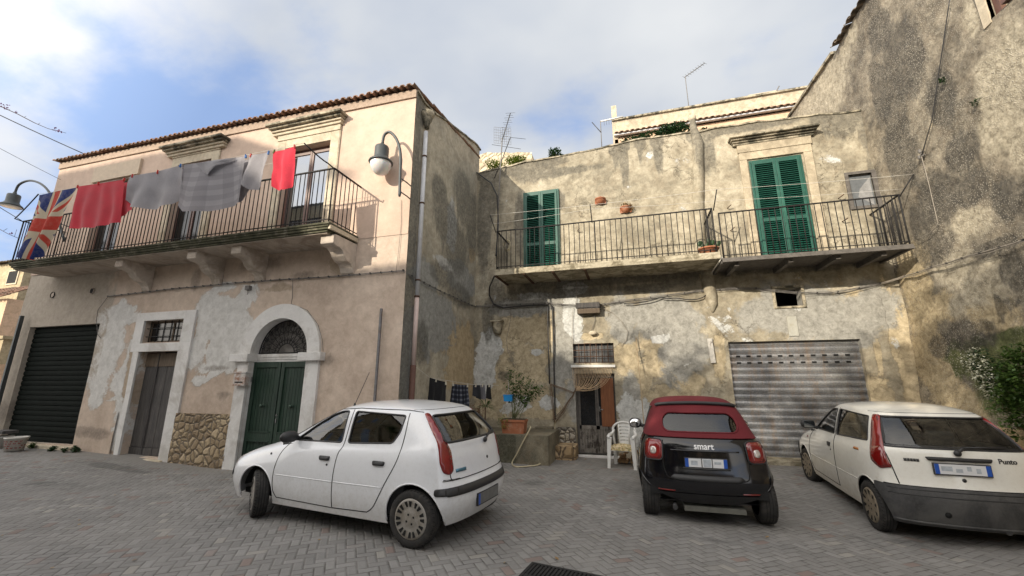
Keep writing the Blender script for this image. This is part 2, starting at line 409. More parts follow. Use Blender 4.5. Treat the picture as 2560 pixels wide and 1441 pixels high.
def wood(name, c0, c1, c2, sc=1., rough=.8, peel=None, axis='x'):
    s = S(name); v = s.map((14 * sc, 14 * sc, .8 * sc) if axis == 'x' else (.8, 14, 14))
    n = s.noise(2.2, 7, .7, v, .3); g = s.noise(9, 4, .6, v)
    f = s.add(s.mul(n, .65), s.mul(g, .35)); c = s.ramp(f, [(.34, c0), (.5, c1), (.66, c2)])
    c = s.mix(.35, c, s.ramp(s.noise(1.7, 5, .6), [(.35, (.4, .4, .4)), (.65, (1, 1, 1))]), 'MULTIPLY')
    if peel: c = s.mix(s.step(s.add(s.mul(n, .6), s.mul(s.noise(5, 6, .7), .4)), peel[1], .03), c, peel[0])
    return s.out(c, rough, nrm=s.bump(f, .55, .012))
M['oldwood'] = wood('grey_weathered_wood', (.035, .033, .033), (.075, .07, .068), (.14, .125, .115))
M['oldwood_top'] = wood('brown_dry_wood', (.07, .05, .035), (.13, .095, .065), (.19, .145, .10))
M['greenwood'] = wood('dark_green_door_paint', (.007, .021, .014), (.014, .038, .024), (.035, .07, .045), rough=.6)
M['peelwood'] = wood('peeling_white_wood', (.10, .085, .07), (.20, .18, .155), (.36, .335, .30), peel=((.03, .022, .017), .53))
M['orangewood'] = wood('varnished_brown_wood', (.14, .05, .02), (.22, .08, .03), (.31, .12, .045), rough=.45)
M['greenshut'] = simple('green_shutter_paint', (.010, .078, .056), .5, var=.22, scale=6, bump=.1, dirt=((.035, .16, .115), .62, .5))
M['shutgreen'] = simple('near_black_green_slats', (.005, .008, .0065), .85, 0., Specular_IOR_Level=.12, var=.3, scale=7)
def glass_dark(name, tint=(.02, .025, .03), rough=.03, alpha=1.):
    s = S(name); 
    b = s.n('ShaderNodeBsdfPrincipled', {'Base Color': (*tint, 1), 'Roughness': rough}); g_ = s.n('ShaderNodeBsdfGlossy', {0: (.9, .93, .96, 1), 1: .015})
    f_ = s.n('ShaderNodeFresnel', {0: 1.6}); mx = s.n('ShaderNodeMixShader', {0: s.m2('ADD', s.mul(f_.outputs[0], 1.5), .16, clamp=True), 1: b.outputs[0], 2: g_.outputs[0]})
    s.n('ShaderNodeOutputMaterial', {0: mx.outputs[0]}); return s.m
M['pane'] = glass_dark('window_glass')
M['panedark'] = simple('dark_room_glass', (.012, .013, .014), .12, var=.3)
s = S('clear_car_glass')
g1 = s.n('ShaderNodeBsdfTransparent', {0: (.42, .47, .45, 1)}); g2 = s.n('ShaderNodeBsdfGlossy', {0: (1, 1, 1, 1), 1: .01})
fr = s.n('ShaderNodeFresnel', {0: 1.55}); mxs = s.n('ShaderNodeMixShader', {0: s.m2('ADD', s.mul(fr.outputs[0], 1.25), .015, clamp=True), 1: g1.outputs[0], 2: g2.outputs[0]})
s.n('ShaderNodeOutputMaterial', {0: mxs.outputs[0]}); M['carglass'] = s.m
s = S('galvanised_shutter'); n1 = s.noise(1.3, 6, .6, dist=.6); n2 = s.noise(30, 5, .7); nv = s.noise(3, 5, .7, s.map((3, 3, .5)))
c = s.ramp(s.add(s.mul(n1, .5), s.mul(n2, .5)), [(.34, (.13, .135, .145)), (.5, (.25, .255, .265)), (.66, (.47, .465, .45))])
c = s.mix(s.mul(s.step(nv, .58, .08), .45), c, (.30, .20, .12))
M['galv'] = s.out(c, .40, .45, s.bump(n2, .12, .01))
# stone cladding (irregular stones with mortar)
def cladding(name, sc, cols, mortar, w0=.05):
    s = S(name); pv = s.n('ShaderNodeMixRGB', {0: .10, 1: s.pos(), 2: s.noise(5, 3, .5, col=True)}).outputs[0]
    e = s.voro(sc, pv, 'DISTANCE_TO_EDGE'); cid = s.voro(sc, pv, out='Color'); t = s.n('ShaderNodeSeparateColor', {0: cid}).outputs[0]
    n = s.noise(18, 6, .7); st = s.ramp(s.add(s.mul(t, .6), s.mul(n, .4)), [(.2, cols[0]), (.5, cols[1]), (.8, cols[2])])
    mk = s.step(s.add(e, s.mul(s.sub(n, .5), .05)), w0, .02)
    c = s.mix(mk, mortar, st); h = s.add(s.m2('MINIMUM', s.mul(e, 4.), 1.), s.mul(n, .35))
    return s.out(c, .9, nrm=s.bump(h, .9, .05))
M['clad'] = cladding('ochre_stone_cladding', 7.2, [(.22, .16, .10), (.36, .275, .17), (.48, .38, .25)], (.17, .14, .105))
M['cladgrey'] = cladding('pebble_cladding', 8.5, [(.20, .18, .15), (.32, .29, .24), (.42, .37, .28)], (.14, .12, .10))
M['ashlar'] = cladding('ochre_step_stone', 3.6, [(.25, .17, .09), (.38, .27, .15), (.48, .36, .22)], (.10, .07, .045), .03)
M['rubble'] = cladding('rubble_wall', 4.5, [(.42, .35, .24), (.54, .46, .32), (.62, .54, .40)], (.22, .18, .12), .02)
M['ledge'] = stucco('mossy_concrete_ledge', [(.12, .115, .085), (.20, .18, .13), (.29, .255, .18)], [None, None, None], dark=(.03, .035, .02), streak=.9, grain=1.3, pit=.2, seed=41, peb=.12, pebs=40.)
M['bank'] = stucco('eroded_ochre_bank', [(.40, .30, .17), (.50, .38, .22), (.58, .46, .28)], [None, None, None], dark=(.12, .10, .07), streak=.3, grain=1.5, pit=.3, seed=44, peb=.2, pebs=22.)
def cloth(name, col, scale=60, var=.15, rough=.9):
    s = S(name); n = s.noise(scale, 4, .6); n2 = s.noise(3, 4, .5)
    c = s.ramp(s.add(s.mul(n, .5), s.mul(n2, .5)), [(.35, tuple(x * (1 - var) for x in col)), (.65, tuple(x * (1 + var) for x in col))])
    b = s.n('ShaderNodeBsdfPrincipled', {'Base Color': c, 'Roughness': rough, 'Normal': s.bump(n, .3, .004), 'Sheen Weight': .2})
    t = s.n('ShaderNodeBsdfTranslucent', {0: c}); mx = s.n('ShaderNodeMixShader', {0: .28, 1: b.outputs[0], 2: t.outputs[0]})
    s.n('ShaderNodeOutputMaterial', {0: mx.outputs[0]}); return s.m
M['redcloth'] = cloth('dark_red_cloth', (.50, .02, .04)); M['redbright'] = cloth('bright_red_cloth', (.62, .03, .06))
M['greycloth'] = cloth('grey_cloth', (.30, .29, .31)); M['blackcloth'] = cloth('black_cloth', (.014, .014, .016)); M['sock'] = cloth('dark_sock', (.03, .032, .04)); M['sockgrey'] = cloth('grey_sock', (.16, .16, .18))
# uv based: checked grey cloth, dark plaid, flag
def uvmat(name, fn, rough=.9):
    s = S(name); uv = s.n('ShaderNodeUVMap', uv_map='UVMap').outputs[0]; q = s.xyz(uv); c = fn(s, q[0], q[1], uv)
    n = s.noise(70, 4, .6)
    b = s.n('ShaderNodeBsdfPrincipled', {'Base Color': s.mix(.3, c, s.ramp(n, [(.3, (.6, .6, .6)), (.6, (1, 1, 1))]), 'MULTIPLY'), 'Roughness': rough, 'Normal': s.bump(n, .25, .004)})
    t = s.n('ShaderNodeBsdfTranslucent', {0: c}); mx = s.n('ShaderNodeMixShader', {0: .22, 1: b.outputs[0], 2: t.outputs[0]})
    s.n('ShaderNodeOutputMaterial', {0: mx.outputs[0]}); return s.m
def chk(s, u, v, uv):
    a = s.step(s.m2('FRACT', s.mul(u, 3.2)), .5, .02); b = s.step(s.m2('FRACT', s.mul(v, 5.)), .5, .02)
    return s.ramp(s.mul(s.add(a, b), .5), [(0., (.24, .23, .25)), (.5, (.275, .265, .285)), (1., (.33, .32, .34))])
M['check'] = uvmat('grey_checked_cloth', chk)
def plaid(s, u, v, uv):
    a = s.step(s.m2('FRACT', s.mul(u, 5)), .62, .06); b = s.step(s.m2('FRACT', s.mul(v, 6)), .62, .06)
    return s.ramp(s.mul(s.add(a, b), .5), [(0., (.012, .014, .022)), (.5, (.035, .04, .06)), (1., (.16, .17, .20))])
M['plaid'] = uvmat('dark_plaid_cloth', plaid)
def flag(s, u, v, uv):
    # union flag 2:1, u 0..1, v 0..1
    x = s.mul(s.sub(u, .5), 2.); y = s.sub(v, .5)     # x -1..1, y -.5...5
    ax, ay = s.m2('ABSOLUTE', x), s.m2('ABSOLUTE', y)
    d1 = s.m2('ABSOLUTE', s.mul(s.sub(y, s.mul(x, .5)), .894)); d2 = s.m2('ABSOLUTE', s.mul(s.add(y, s.mul(x, .5)), .894))
    dd = s.m2('MINIMUM', d1, d2); cr = s.m2('MINIMUM', ax, ay)
    c = s.mix(s.step(dd, .10, .004, 1, 0), (.012, .03, .15), (.55, .48, .36))
    c = s.mix(s.step(dd, .034, .004, 1, 0), c, (.48, .05, .03))
    c = s.mix(s.step(cr, .165, .004, 1, 0), c, (.55, .48, .36))
    c = s.mix(s.step(cr, .10, .004, 1, 0), c, (.48, .045, .03))
    f = s.step(s.noise(11, 6, .75), .58, .12); return s.mix(s.mul(f, .22), c, (.42, .36, .27))
M['flag'] = uvmat('faded_flag_print', flag)
M['plasticwhite'] = simple('white_plastic', (.72, .72, .70), .45, var=.05, scale=5, bump=.03, dirt=((.5, .47, .4), .62, .4))
M['terracotta'] = simple('terracotta', (.34, .125, .06), .8, var=.2, scale=10, bump=.3, dirt=((.42, .30, .22), .6, .6))
M['bluebasket'] = simple('blue_plastic', (.02, .26, .62), .4, var=.1, scale=5, bump=.03)
M['hose'] = simple('pale_hose', (.52, .45, .30), .5, var=.12, scale=9, bump=.05)
M['rope'] = simple('bead_strings', (.60, .44, .28), .6, var=.45, scale=40, bump=.3)
M['bark'] = simple('bark', (.15, .10, .065), .95, var=.35, scale=20, bump=.6)
M['soil'] = simple('soil', (.06, .045, .03), .95, var=.4, scale=30, bump=.6)
def leaf(name, a, b):
    s = S(name); oi = s.n('ShaderNodeNewGeometry').outputs['Random Per Island']
    c = s.ramp(oi, [(0., a), (1., b)])
    p = s.n('ShaderNodeBsdfPrincipled', {'Base Color': c, 'Roughness': .5}); t = s.n('ShaderNodeBsdfTranslucent', {0: c})
    mx = s.n('ShaderNodeMixShader', {0: .3, 1: p.outputs[0], 2: t.outputs[0]}); s.n('ShaderNodeOutputMaterial', {0: mx.outputs[0]}); return s.m
M['leaf'] = leaf('green_leaf', (.025, .06, .012), (.10, .17, .035)); M['leafdark'] = leaf('dark_leaf', (.012, .035, .012), (.04, .09, .03))
M['leafyellow'] = leaf('yellow_green_leaf', (.10, .16, .02), (.24, .28, .05)); M['dryleaf'] = leaf('dry_leaf', (.18, .10, .04), (.36, .24, .11))
M['blossom'] = leaf('white_blossom', (.62, .62, .48), (.8, .8, .68)); M['purple'] = leaf('purple_bract', (.14, .02, .10), (.28, .05, .2)); M['reddish'] = leaf('reddish_stems', (.12, .04, .03), (.22, .12, .05))
# herringbone block paving
s = S('block_paving'); rp = s.map((1 / .093, 1 / .093, 1), (0, 0, 0), (0, 0, R(-38)))
wob = s.noise(.5, 3, .5, col=True); rp = s.n('ShaderNodeVectorMath', {0: rp, 1: s.n('ShaderNodeVectorMath', {0: wob, 1: (.9, .9, 0)}, operation='MULTIPLY').outputs[0]}, operation='ADD').outputs[0]
q = s.xyz(rp); ix, iy = s.m2('FLOOR', q[0]), s.m2('FLOOR', q[1]); fx, fy = s.m2('FRACT', q[0]), s.m2('FRACT', q[1])
k = s.m2('FLOORED_MODULO', s.sub(ix, iy), 4.)
eq = lambda v: s.m2('COMPARE', k, v, .1)
e0, e1, e2, e3 = eq(0.), eq(1.), eq(2.), eq(3.)
L_, R_, B_, T_ = fx, s.sub(1., fx), fy, s.sub(1., fy)
big = lambda e: s.mul(s.sub(1., e), 5.)
dist = s.m2('MINIMUM', s.m2('MINIMUM', s.add(L_, s.mul(e1, 5.)), s.add(R_, s.mul(e0, 5.))), s.m2('MINIMUM', s.add(B_, s.mul(e2, 5.)), s.add(T_, s.mul(e3, 5.))))
bx = s.sub(ix, e1); by = s.sub(iy, e2)
rid = s.n('ShaderNodeTexWhiteNoise', {0: s.comb(bx, by, k and s.add(e0, e1))}).outputs['Value']
nf = s.noise(60, 6, .75); nm = s.noise(7, 7, .7); nl = s.noise(.45, 8, .68, dist=.8)
stone_t = s.step(rid, .965, .004)
jt = s.step(s.add(dist, s.mul(s.sub(nm, .5), .16)), .055, .04)
stone_c = s.ramp(s.add(s.mul(rid, .35), s.add(s.mul(nm, .4), s.mul(nf, .25))), [(.25, (.195, .189, .18)), (.5, (.235, .228, .217)), (.75, (.285, .277, .263))])
stone_c = s.mix(s.mul(stone_t, .6), stone_c, (.20, .12, .095)); stone_c = s.mix(s.mul(s.step(rid, .035, .004, 1, 0), .6), stone_c, (.36, .34, .30))
joint_c = s.mix(s.step(s.noise(3.1, 6, .65), .52, .12), (.075, .068, .060), (.215, .203, .185))
col = s.mix(jt, joint_c, stone_c)
ch = s.attr()
dust = s.add(s.mul(s.step(s.add(ch[0], s.mul(s.sub(nm, .5), .9)), .5, .2), .75), s.mul(s.step(nl, .56, .12), .28))
col = s.mix(dust, col, s.ramp(nf, [(.3, (.19, .182, .168)), (.7, (.29, .275, .25))]))
st = s.step(s.add(ch[1], s.mul(s.sub(s.noise(2.2, 8, .75, dist=.8), .5), 1.5)), .55, .12)
col = s.mix(s.mul(st, .5), col, (.05, .048, .046))
col = s.mix(.5, col, s.ramp(s.noise(1.1, 7, .7), [(.35, (.62, .62, .63)), (.65, (1, 1, 1))]), 'MULTIPLY')
h = s.add(s.mul(s.m2('MINIMUM', s.mul(dist, 5.), 1.), s.sub(1., s.mul(dust, .7))), s.add(s.mul(nf, .35), s.mul(nm, .5)))
M['paving'] = s.out(col, .88, nrm=s.bump(h, .7, .010))
# car paints
def paint(name, col, dirt=(.30, .26, .19), amount=.5, zlo=.15, zhi=.75, coat=1., rough=.35, mottled=0.):
    s = S(name); s.obj(); q = s.xyz(); n = s.noise(3.2, 7, .7, dist=.4); n2 = s.noise(22, 6, .75); n3 = s.noise(120, 3, .6)
    hz = s.n('ShaderNodeMapRange', {0: q[2], 1: zlo, 2: zhi, 3: 1., 4: 0.}).outputs[0]
    d = s.mul(s.step(s.add(s.mul(hz, .9), s.mul(s.sub(s.add(s.mul(n, .6), s.mul(n2, .4)), .5), 1.4)), .55, .35), amount)
    d = s.add(d, s.mul(s.step(n2, .60, .12), amount * .25)); 
    c = s.mix(d, col, dirt)
    if mottled: c = s.mix(s.mul(s.step(n, .52, .2), mottled), c, dirt)
    sp = s.step(n3, .68, .04); c = s.mix(s.mul(sp, amount * .4), c, tuple(x * .5 for x in dirt))
    rg = s.m2('ADD', rough, s.mul(d, .5), clamp=True)
    return s.out(c, rg, **{'Coat_Weight': coat, 'Coat_Roughness': .06})
M['paint1'] = paint('white_car_paint', (.80, .815, .84), amount=.40); M['paint3'] = paint('cream_white_car_paint', (.80, .79, .73), dirt=(.42, .35, .24), amount=.6, mottled=.10)
M['paintblack'] = paint('black_car_paint', (.004, .004, .006), dirt=(.04, .038, .036), amount=.10, rough=.10, coat=.35)
M['apron'] = simple('dark_apron', (.014, .014, .015), .55, var=.3, scale=6, bump=.05, objc=True)
M['bumpgrey'] = simple('faded_black_bumper', (.045, .045, .046), .65, var=.4, scale=5, bump=.1, objc=True, dirt=((.10, .098, .092), .54, .6))
M['softtop'] = simple('red_canvas', (.125, .010, .015), .9, var=.15, scale=60, bump=.25, objc=True)
s = S('tail_lamp_red'); s.obj(); v = s.noise(4, 4, .6); M['lampred'] = s.out(s.ramp(v, [(.4, (.15, .008, .008)), (.6, (.24, .014, .013))]), .18, **{'Coat_Weight': 1.})
s = S('tail_lamp_deep'); M['lampdeep'] = s.out((.17, .006, .005), .12, **{'Coat_Weight': 1., 'Specular_IOR_Level': .8})
s = S('lamp_clear'); M['lampclear'] = s.out((.62, .56, .52), .12, .3, **{'Coat_Weight': 1.})
M['tyre'] = simple('tyre_rubber', (.022, .021, .02), .85, var=.35, scale=20, bump=.3, objc=True, dirt=((.07, .06, .05), .58, .6))
M['hubcap'] = simple('dirty_silver_hubcap', (.33, .31, .28), .5, .25, var=.2, scale=12, objc=True, dirt=((.16, .13, .09), .55, .6))
M['hub2'] = simple('brown_dust_hubcap', (.27, .225, .165), .65, .1, var=.2, scale=12, objc=True, dirt=((.13, .10, .065), .55, .6))
M['interior'] = simple('dark_interior', (.03, .03, .032), .8, var=.3, scale=20); M['seatgrey'] = simple('seat_fabric', (.06, .06, .065), .9, var=.25, scale=30)
M['platewhite'] = simple('plate_white', (.70, .71, .72), .35, var=.04); M['plateblue'] = simple('plate_blue', (.02, .09, .42), .35, var=.05); M['smudge'] = simple('plate_smudge', (.42, .46, .50), .4, var=.25, scale=25); M['plategrey'] = simple('plate_grey', (.16, .16, .155), .5, var=.2, scale=12)
M['chrome'] = simple('bright_metal', (.55, .55, .56), .2, .9, var=.05); M['badge'] = simple('badge_blue_grey', (.10, .22, .30), .35, .4); M['textwhite'] = simple('white_lettering', (.8, .8, .8), .4, var=.02); M['darkgrey'] = simple('dark_grey_metal', (.06, .06, .062), .5, .4)
M['orangesticker'] = simple('orange_sticker', (.45, .17, .04), .6); M['pegr'] = simple('red_peg', (.5, .03, .02), .5); M['pegb'] = simple('blue_peg', (.02, .15, .45), .5); M['pegw'] = simple('pale_peg', (.6, .55, .45), .6)
M['line'] = simple('white_line', (.62, .60, .55), .6, var=.1); M['paintbucket'] = simple('white_bucket', (.60, .58, .54), .5, var=.08, dirt=((.35, .3, .22), .58, .5)); M['bucketred'] = simple('red_print', (.25, .04, .035), .5)
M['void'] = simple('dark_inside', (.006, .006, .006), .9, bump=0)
# ---------------------------------------------------------------- ground
Y1, Y2, XC, XR = 6.87, 10.6, -4.2, 5.7      # left facade, right facade, corner between them, tall wall on the right
GP = [(-15.5, 6.9, .20), (-13, 6.9, .18), (-11, 6.9, .15), (-9.8, 6.9, .06), (-8.1, 6.9, .015), (-4.8, 4.5, .07), (-2.3, 4.3, .07), (-4.2, 9, .0), (-1, 10.6, -.03), (.9, 6.5, -.04), (2.8, 10.6, .05),
      (2.85, 6.8, -.09), (2.95, 9.25, -.01), (0, 0, .15), (5.5, 6, .0), (5, 0, .15), (-8, 0, .2), (-16, 0, .35), (-25, 6, .4), (-25, 12, .35), (0, -12, .4), (14, -4, .3), (-12, -12, .5), (3, 3, .06), (-1, 3.5, .09), (-.5, 6.5, 0)]
def gz(x, y):
    sw = sv = 0
    for a, b, z in GP:
        d = (x - a) ** 2 + (y - b) ** 2 + .6; w_ = 1 / d ** 1.6; sw += w_; sv += w_ * z
    return sv / sw
def axis_pts(a, b, c, d, fine, coarse):
    o = []; x = a
    while x < b: o.append(x); x += coarse
    x = b
    while x < c: o.append(x); x += fine
    x = c
    while x <= d: o.append(x); x += coarse
    return o
gx = axis_pts(-60, -18, 7, 60, .2, 3.); gy = axis_pts(-50, -1, 11.4, 60, .2, 3.)
mb = MB(); mb.smooth = True; cols = []
dustb = blobs([], None)
def gmask(x, y):
    dw = min(abs(y - Y1) if x < XC + .2 else 9, abs(y - Y2) if x > XC else 9)
    dust = max(0, 1.0 - dw / .9) * .9
    dust = max(dust, .55 - math.hypot((x + .3) / 1.3, (y - 9.8) / 1.1) * .25)
    st = 0
    for (cx, cy, rx, ry, a) in STAINS:
        st = max(st, a * (1.3 - .8 * math.hypot((x - cx) / rx, (y - cy) / ry)))
    return (dust, max(0, min(1, st)), 0, 0)
STAINS = []
for (px, py, rx, ry, a) in [(270, 1172, .9, .18, .95), (330, 1182, .5, .12, .8), (140, 1215, 1.3, .35, .55), (1340, 1200, .5, .3, .6), (1450, 1290, 1.2, .5, .35), (1760, 1330, .6, .25, .55), (900, 1320, 1.5, .5, .4), (2300, 1330, 1.2, .3, .6), (1240, 1330, .5, .3, .5)]:
    p = onZ(px, py, .05); STAINS.append((p.x, p.y, rx, ry, a))
for y in gy:
    for x in gx:
        mb.v.append((x, y, gz(x, y) + .006 * nz(x, y, 0, 2.5))); cols.append(gmask(x, y))
n_ = len(gx)
for j in range(len(gy) - 1):
    for i in range(n_ - 1): mb._f((j * n_ + i, j * n_ + i + 1, (j + 1) * n_ + i + 1, (j + 1) * n_ + i))
g = mb.build('ground', M['paving'], fix=False); set_cols(g, cols); tag(g, 'grey herringbone block paving of the small square', 'ground', kind='structure')

fY = lambda u, v, d: (u, d, v)          # outlines drawn on a facade (u = X, v = Z, d = Y)
fX = lambda u, v, d: (d, u, v)
def X1(px, py, Y=Y1): return onY(px, py, Y).x
def Z1(px, py, Y=Y1): return onY(px, py, Y).z
def tiles(x0, x1, y0, y1, ze, zb, per=.21, name='roof', mat=None, parent=None, axis='X', jag=.012, rows=6):
    """barrel tiles: x0..x1 along the eave, y0 eave -> y1 back, ze/zb heights (functions of x)"""
    mb = MB(); mb.smooth = True; n = int(abs(x1 - x0) / per) ; rnd = random.Random(3)
    rl = (y1 - y0) / rows
    for i in range(n):
        xa = x0 + (x1 - x0) * i / n; wd = (x1 - x0) / n
        for r_ in range(rows):
            ya, yb = y0 + rl * r_, y0 + rl * (r_ + 1) + .04 * (1 if y1 > y0 else -1); j1, j2 = rnd.uniform(-jag, jag), rnd.uniform(-jag, jag)
            for kind in (0, 1):
                k = len(mb.v); seg = 5
                for (yy, tt, rr) in ((ya, r_ / rows, 1.0), (yb, (r_ + 1.2) / rows, .82)):
                    for s_ in range(seg + 1):
                        a = math.pi * s_ / seg
                        if kind == 0: u = xa + wd * (.5 - .36 * math.cos(a) * rr) + j1; h = .032 * math.sin(a) * rr + .004
                        else: u = xa + wd * (1. - .30 * math.cos(a)) + j1; h = .03 - .05 * math.sin(a)
                        zz = ze(xa) + (zb(xa) - ze(xa)) * tt + h + j2 + (.02 if tt == r_ / rows else -.01)
                        mb.v.append((u, yy, zz) if axis == 'X' else (yy, u, zz))
                for s_ in range(seg): mb._f((k + s_, k + s_ + 1, k + seg + 2 + s_, k + seg + 1 + s_))
                if r_ == 0:  # end thickness
                    k2 = len(mb.v)
                    for s_ in range(seg + 1):
                        a = mb.v[k + s_]; mb.v.append(a); mb.v.append((a[0], a[1], a[2] - .018))
                    for s_ in range(seg): mb._f((k2 + 2 * s_, k2 + 2 * s_ + 2, k2 + 2 * s_ + 3, k2 + 2 * s_ + 1))
    return mb.build(name, mat, parent, fix=False)

# ================================================================ pink house
H1 = thing('pink_house', (-10, Y1, 0), 'salmon pink two storey house with long balcony and green arched door on the left', 'house')
zst = Z1(1000, 587)                                    # step in the plaster at balcony level
XL = X1(75, 700)
zt1 = Z1(1043, 226); zt0 = Z1(155, 410)
def top1(u): return zt0 + (zt1 - zt0) * (u - XL) / (XC - XL)
# openings: x0,x1,z0,z1,depth
gsh = (X1(76, 817), X1(250, 812), gz(-13, 6.9) + .10, Z1(160, 814))
gd = onX(97, 817, gsh[0]).y - Y1
wdr = (X1(352, 880), X1(449, 878), .12, Z1(400, 879)); wdd = onX(374, 882, wdr[0]).y - Y1
ww = (X1(366, 804), X1(464, 798), Z1(400, 856), Z1(410, 801))
ga0, ga1 = X1(630, 890), X1(771, 890); gac = (ga0 + ga1) / 2; gar = (ga1 - ga0) / 2; zcap = Z1(700, 884); zcapb = Z1(700, 904)
grd = onX(651, 890, ga0).y - Y1
gdoor = (ga0, ga1, -.1, zcap + gar)
holes1 = [(*gsh, gd), (*wdr, wdd), (*ww, wdd * .9), (*gdoor, grd)]
bl = lambda l: blobs(l, lambda px, py: (onY(px, py, Y1).x, onY(px, py, Y1).z))
white = bl([(560, 800, 75, 60), (520, 770, 30, 50), (600, 850, 60, 60), (560, 890, 60, 35), (490, 880, 25, 45), (300, 790, 55, 30), (270, 850, 45, 50), (255, 910, 38, 60), (300, 960, 30, 40), (250, 960, 18, 60), (300, 1040, 20, 90), (500, 950, 22, 14), (690, 850, 60, 40), (620, 740, 25, 30), (330, 900, 20, 80), (515, 925, 14, 10), (530, 935, 10, 8), (555, 715, 40, 10)])
grey = bl([(150, 760, 130, 300), (60, 900, 130, 400)])
dirt1 = bl([(335, 890, 14, 50), (325, 970, 12, 60), (345, 1000, 12, 40), (480, 800, 8, 30), (850, 650, 30, 30), (700, 720, 50, 12)])
dark1 = bl([(210, 1080, 40, 16), (250, 1085, 30, 14), (290, 1120, 12, 30), (820, 900, 20, 18), (560, 990, 26, 14), (650, 660, 60, 22), (760, 690, 40, 14), (490, 700, 14, 30), (385, 690, 8, 20), (330, 1130, 10, 30), (5, 1030, 60, 30), (540, 920, 40, 10)])
def mk1(u, z):
    return (white(u, z), grey(u, z) if u < gsh[1] + .35 else 0, dirt1(u, z) * .8, dark1(u, z) * .85)
lo = wall('Y', Y1, XL, XC, -.3, zst, holes1, .14, lambda u, z: .008 * fbm(u, 0, z, .9), maskf=mk1)
o = lo.build('lower_wall', M['pink'], H1, fix=False); set_cols(o, lo.cols)
# upper storey
dA = (X1(719, 360), X1(830, 355), zst, Z1(830, 353)); dB = (X1(451, 410), X1(533, 400), zst, Z1(533, 399)); dC = (X1(256, 455), X1(327, 445), zst, Z1(327, 444))
up = wall('Y', Y1 - .012, XL, XC, zst, max(zt0, zt1), [(*d, .22) for d in (dA, dB, dC)], .2, lambda u, z: .006 * fbm(u, 3, z, .8), depth=.22, top=lambda u: top1(u) - .02)
o = up.build('upper_wall', M['cream'], H1, fix=False); set_cols(o, up.cols)
mb = MB(); mb.prism([(XL, top1(XL) - .20), (XC + .012, top1(XC) - .20), (XC + .012, top1(XC) - .01), (XL, top1(XL) - .01)], fY, Y1 - .05, Y1 - .012)
mb.build('eaves_band', M['cream'], H1)
# side wall towards the inner corner
sp = [onX(x, y, XC) for x, y in ((1052, 240), (1062, 262), (1085, 285), (1110, 300), (1150, 332), (1190, 362))]
su = [p.y for p in sp]; sz = [p.z for p in sp]; su[0] = Y1
def top2(u): return float(np.interp(u, su, sz)) + .02 * nz(u, 1, 5, 4)
bx_ = lambda l: blobs(l, lambda px, py: (onX(px, py, XC).y, onX(px, py, XC).z))
s_och = bx_([(1150, 930, 30, 60), (1175, 940, 25, 50), (1130, 850, 25, 40), (1165, 880, 26, 60), (1180, 640, 8, 20)])
s_pale = bx_([(1110, 660, 24, 14), (1130, 560, 12, 60)])
s_gry = bx_([(1085, 800, 50, 80), (1020, 900, 18, 130), (1060, 700, 30, 50), (1150, 700, 30, 40)])
s_drk = bx_([(1120, 560, 30, 60), (1140, 620, 30, 70), (1160, 500, 22, 70), (1100, 480, 20, 40), (1023, 700, 13, 500), (1055, 860, 16, 60), (1180, 560, 14, 90), (1110, 690, 30, 30), (1150, 740, 30, 30), (1040, 260, 30, 60)])
sw_ = wall('X', XC, Y1, Y2 + .12, -.3, max(sz), (), .12, lambda u, z: -.012 * fbm(u, 1, z, 1.2) if u > Y1 + .05 else 0, top=top2, maskf=lambda u, z: (s_och(u, z), s_gry(u, z), s_pale(u, z), s_drk(u, z)))
o = sw_.build('side_wall', M['side'], H1, fix=False); set_cols(o, sw_.cols)
mb = MB()
for a, b in zip(range(24), range(1, 25)):
    ya, yb = Y1 + .02 + a * .3, Y1 + .02 + b * .3
    if yb > Y2 + .2: break
    mb.prism([(ya, top2(ya)), (yb, top2(yb)), (yb, top2(yb) + .045), (ya, top2(ya) + .045)], fX, XC - .28, XC + .035)
mb.build('gable_coping', M['stone_dark'], H1)
mb = MB()   # left end and back of the house
mb.box(XL + .01, XC - .02, Y2 - .1, Y2 + .1, -.3, 8.8); mb.quad((XL, Y1, -.3), (XL, Y2 + .1, -.3), (XL, Y2 + .1, 9.), (XL, Y1, zt0))
o = mb.build('rear_wall', M['cream'], H1); set_cols(o, [(0, 0, 0, 0)] * len(o.data.vertices))
def ze1(x): return top1(x) + .015
tiles(XL - .15, XC - .02, Y1 - .17, Y2 + .1, ze1, lambda x: ze1(x) + .52, .17, 'tiled_roof', M['tile'], H1, rows=9)
# inner dark rooms behind openings
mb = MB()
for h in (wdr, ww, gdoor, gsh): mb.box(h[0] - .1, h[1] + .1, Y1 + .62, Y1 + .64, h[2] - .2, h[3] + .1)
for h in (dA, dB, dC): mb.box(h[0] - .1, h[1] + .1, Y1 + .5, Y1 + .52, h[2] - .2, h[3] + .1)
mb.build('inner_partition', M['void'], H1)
# roller shutter
mb = MB(); z = gsh[2]; ysh = Y1 + gd - .03
mb.smooth = False
while z < gsh[3] - .02:
    hgt = .125
    prof = [(z, .0), (z + .012, -.022), (z + hgt * .5, -.030), (z + hgt - .016, -.022), (z + hgt, .0)]
    for (za, da), (zb_, db) in zip(prof, prof[1:]):
        mb.quad((gsh[0], ysh + da, za), (gsh[1], ysh + da, za), (gsh[1], ysh + db, min(zb_, gsh[3])), (gsh[0], ysh + db, min(zb_, gsh[3])))
    z += hgt
mb.box(gsh[0], gsh[1], ysh - .03, ysh + .01, gsh[2] - .03, gsh[2] + .03)
mb.build('roller_shutter', M['shutgreen'], H1, fix=False)
mb = MB(); mb.box(gsh[0] - .05, gsh[1] + .1, Y1 - .12, Y1 + gd, -.1, gsh[2] - .03); mb.box(wdr[0] - .1, wdr[1] + .15, Y1 - .1, Y1 + wdd, -.2, .10); mb.build('door_sill', M['stone'], H1, bevel=.015)
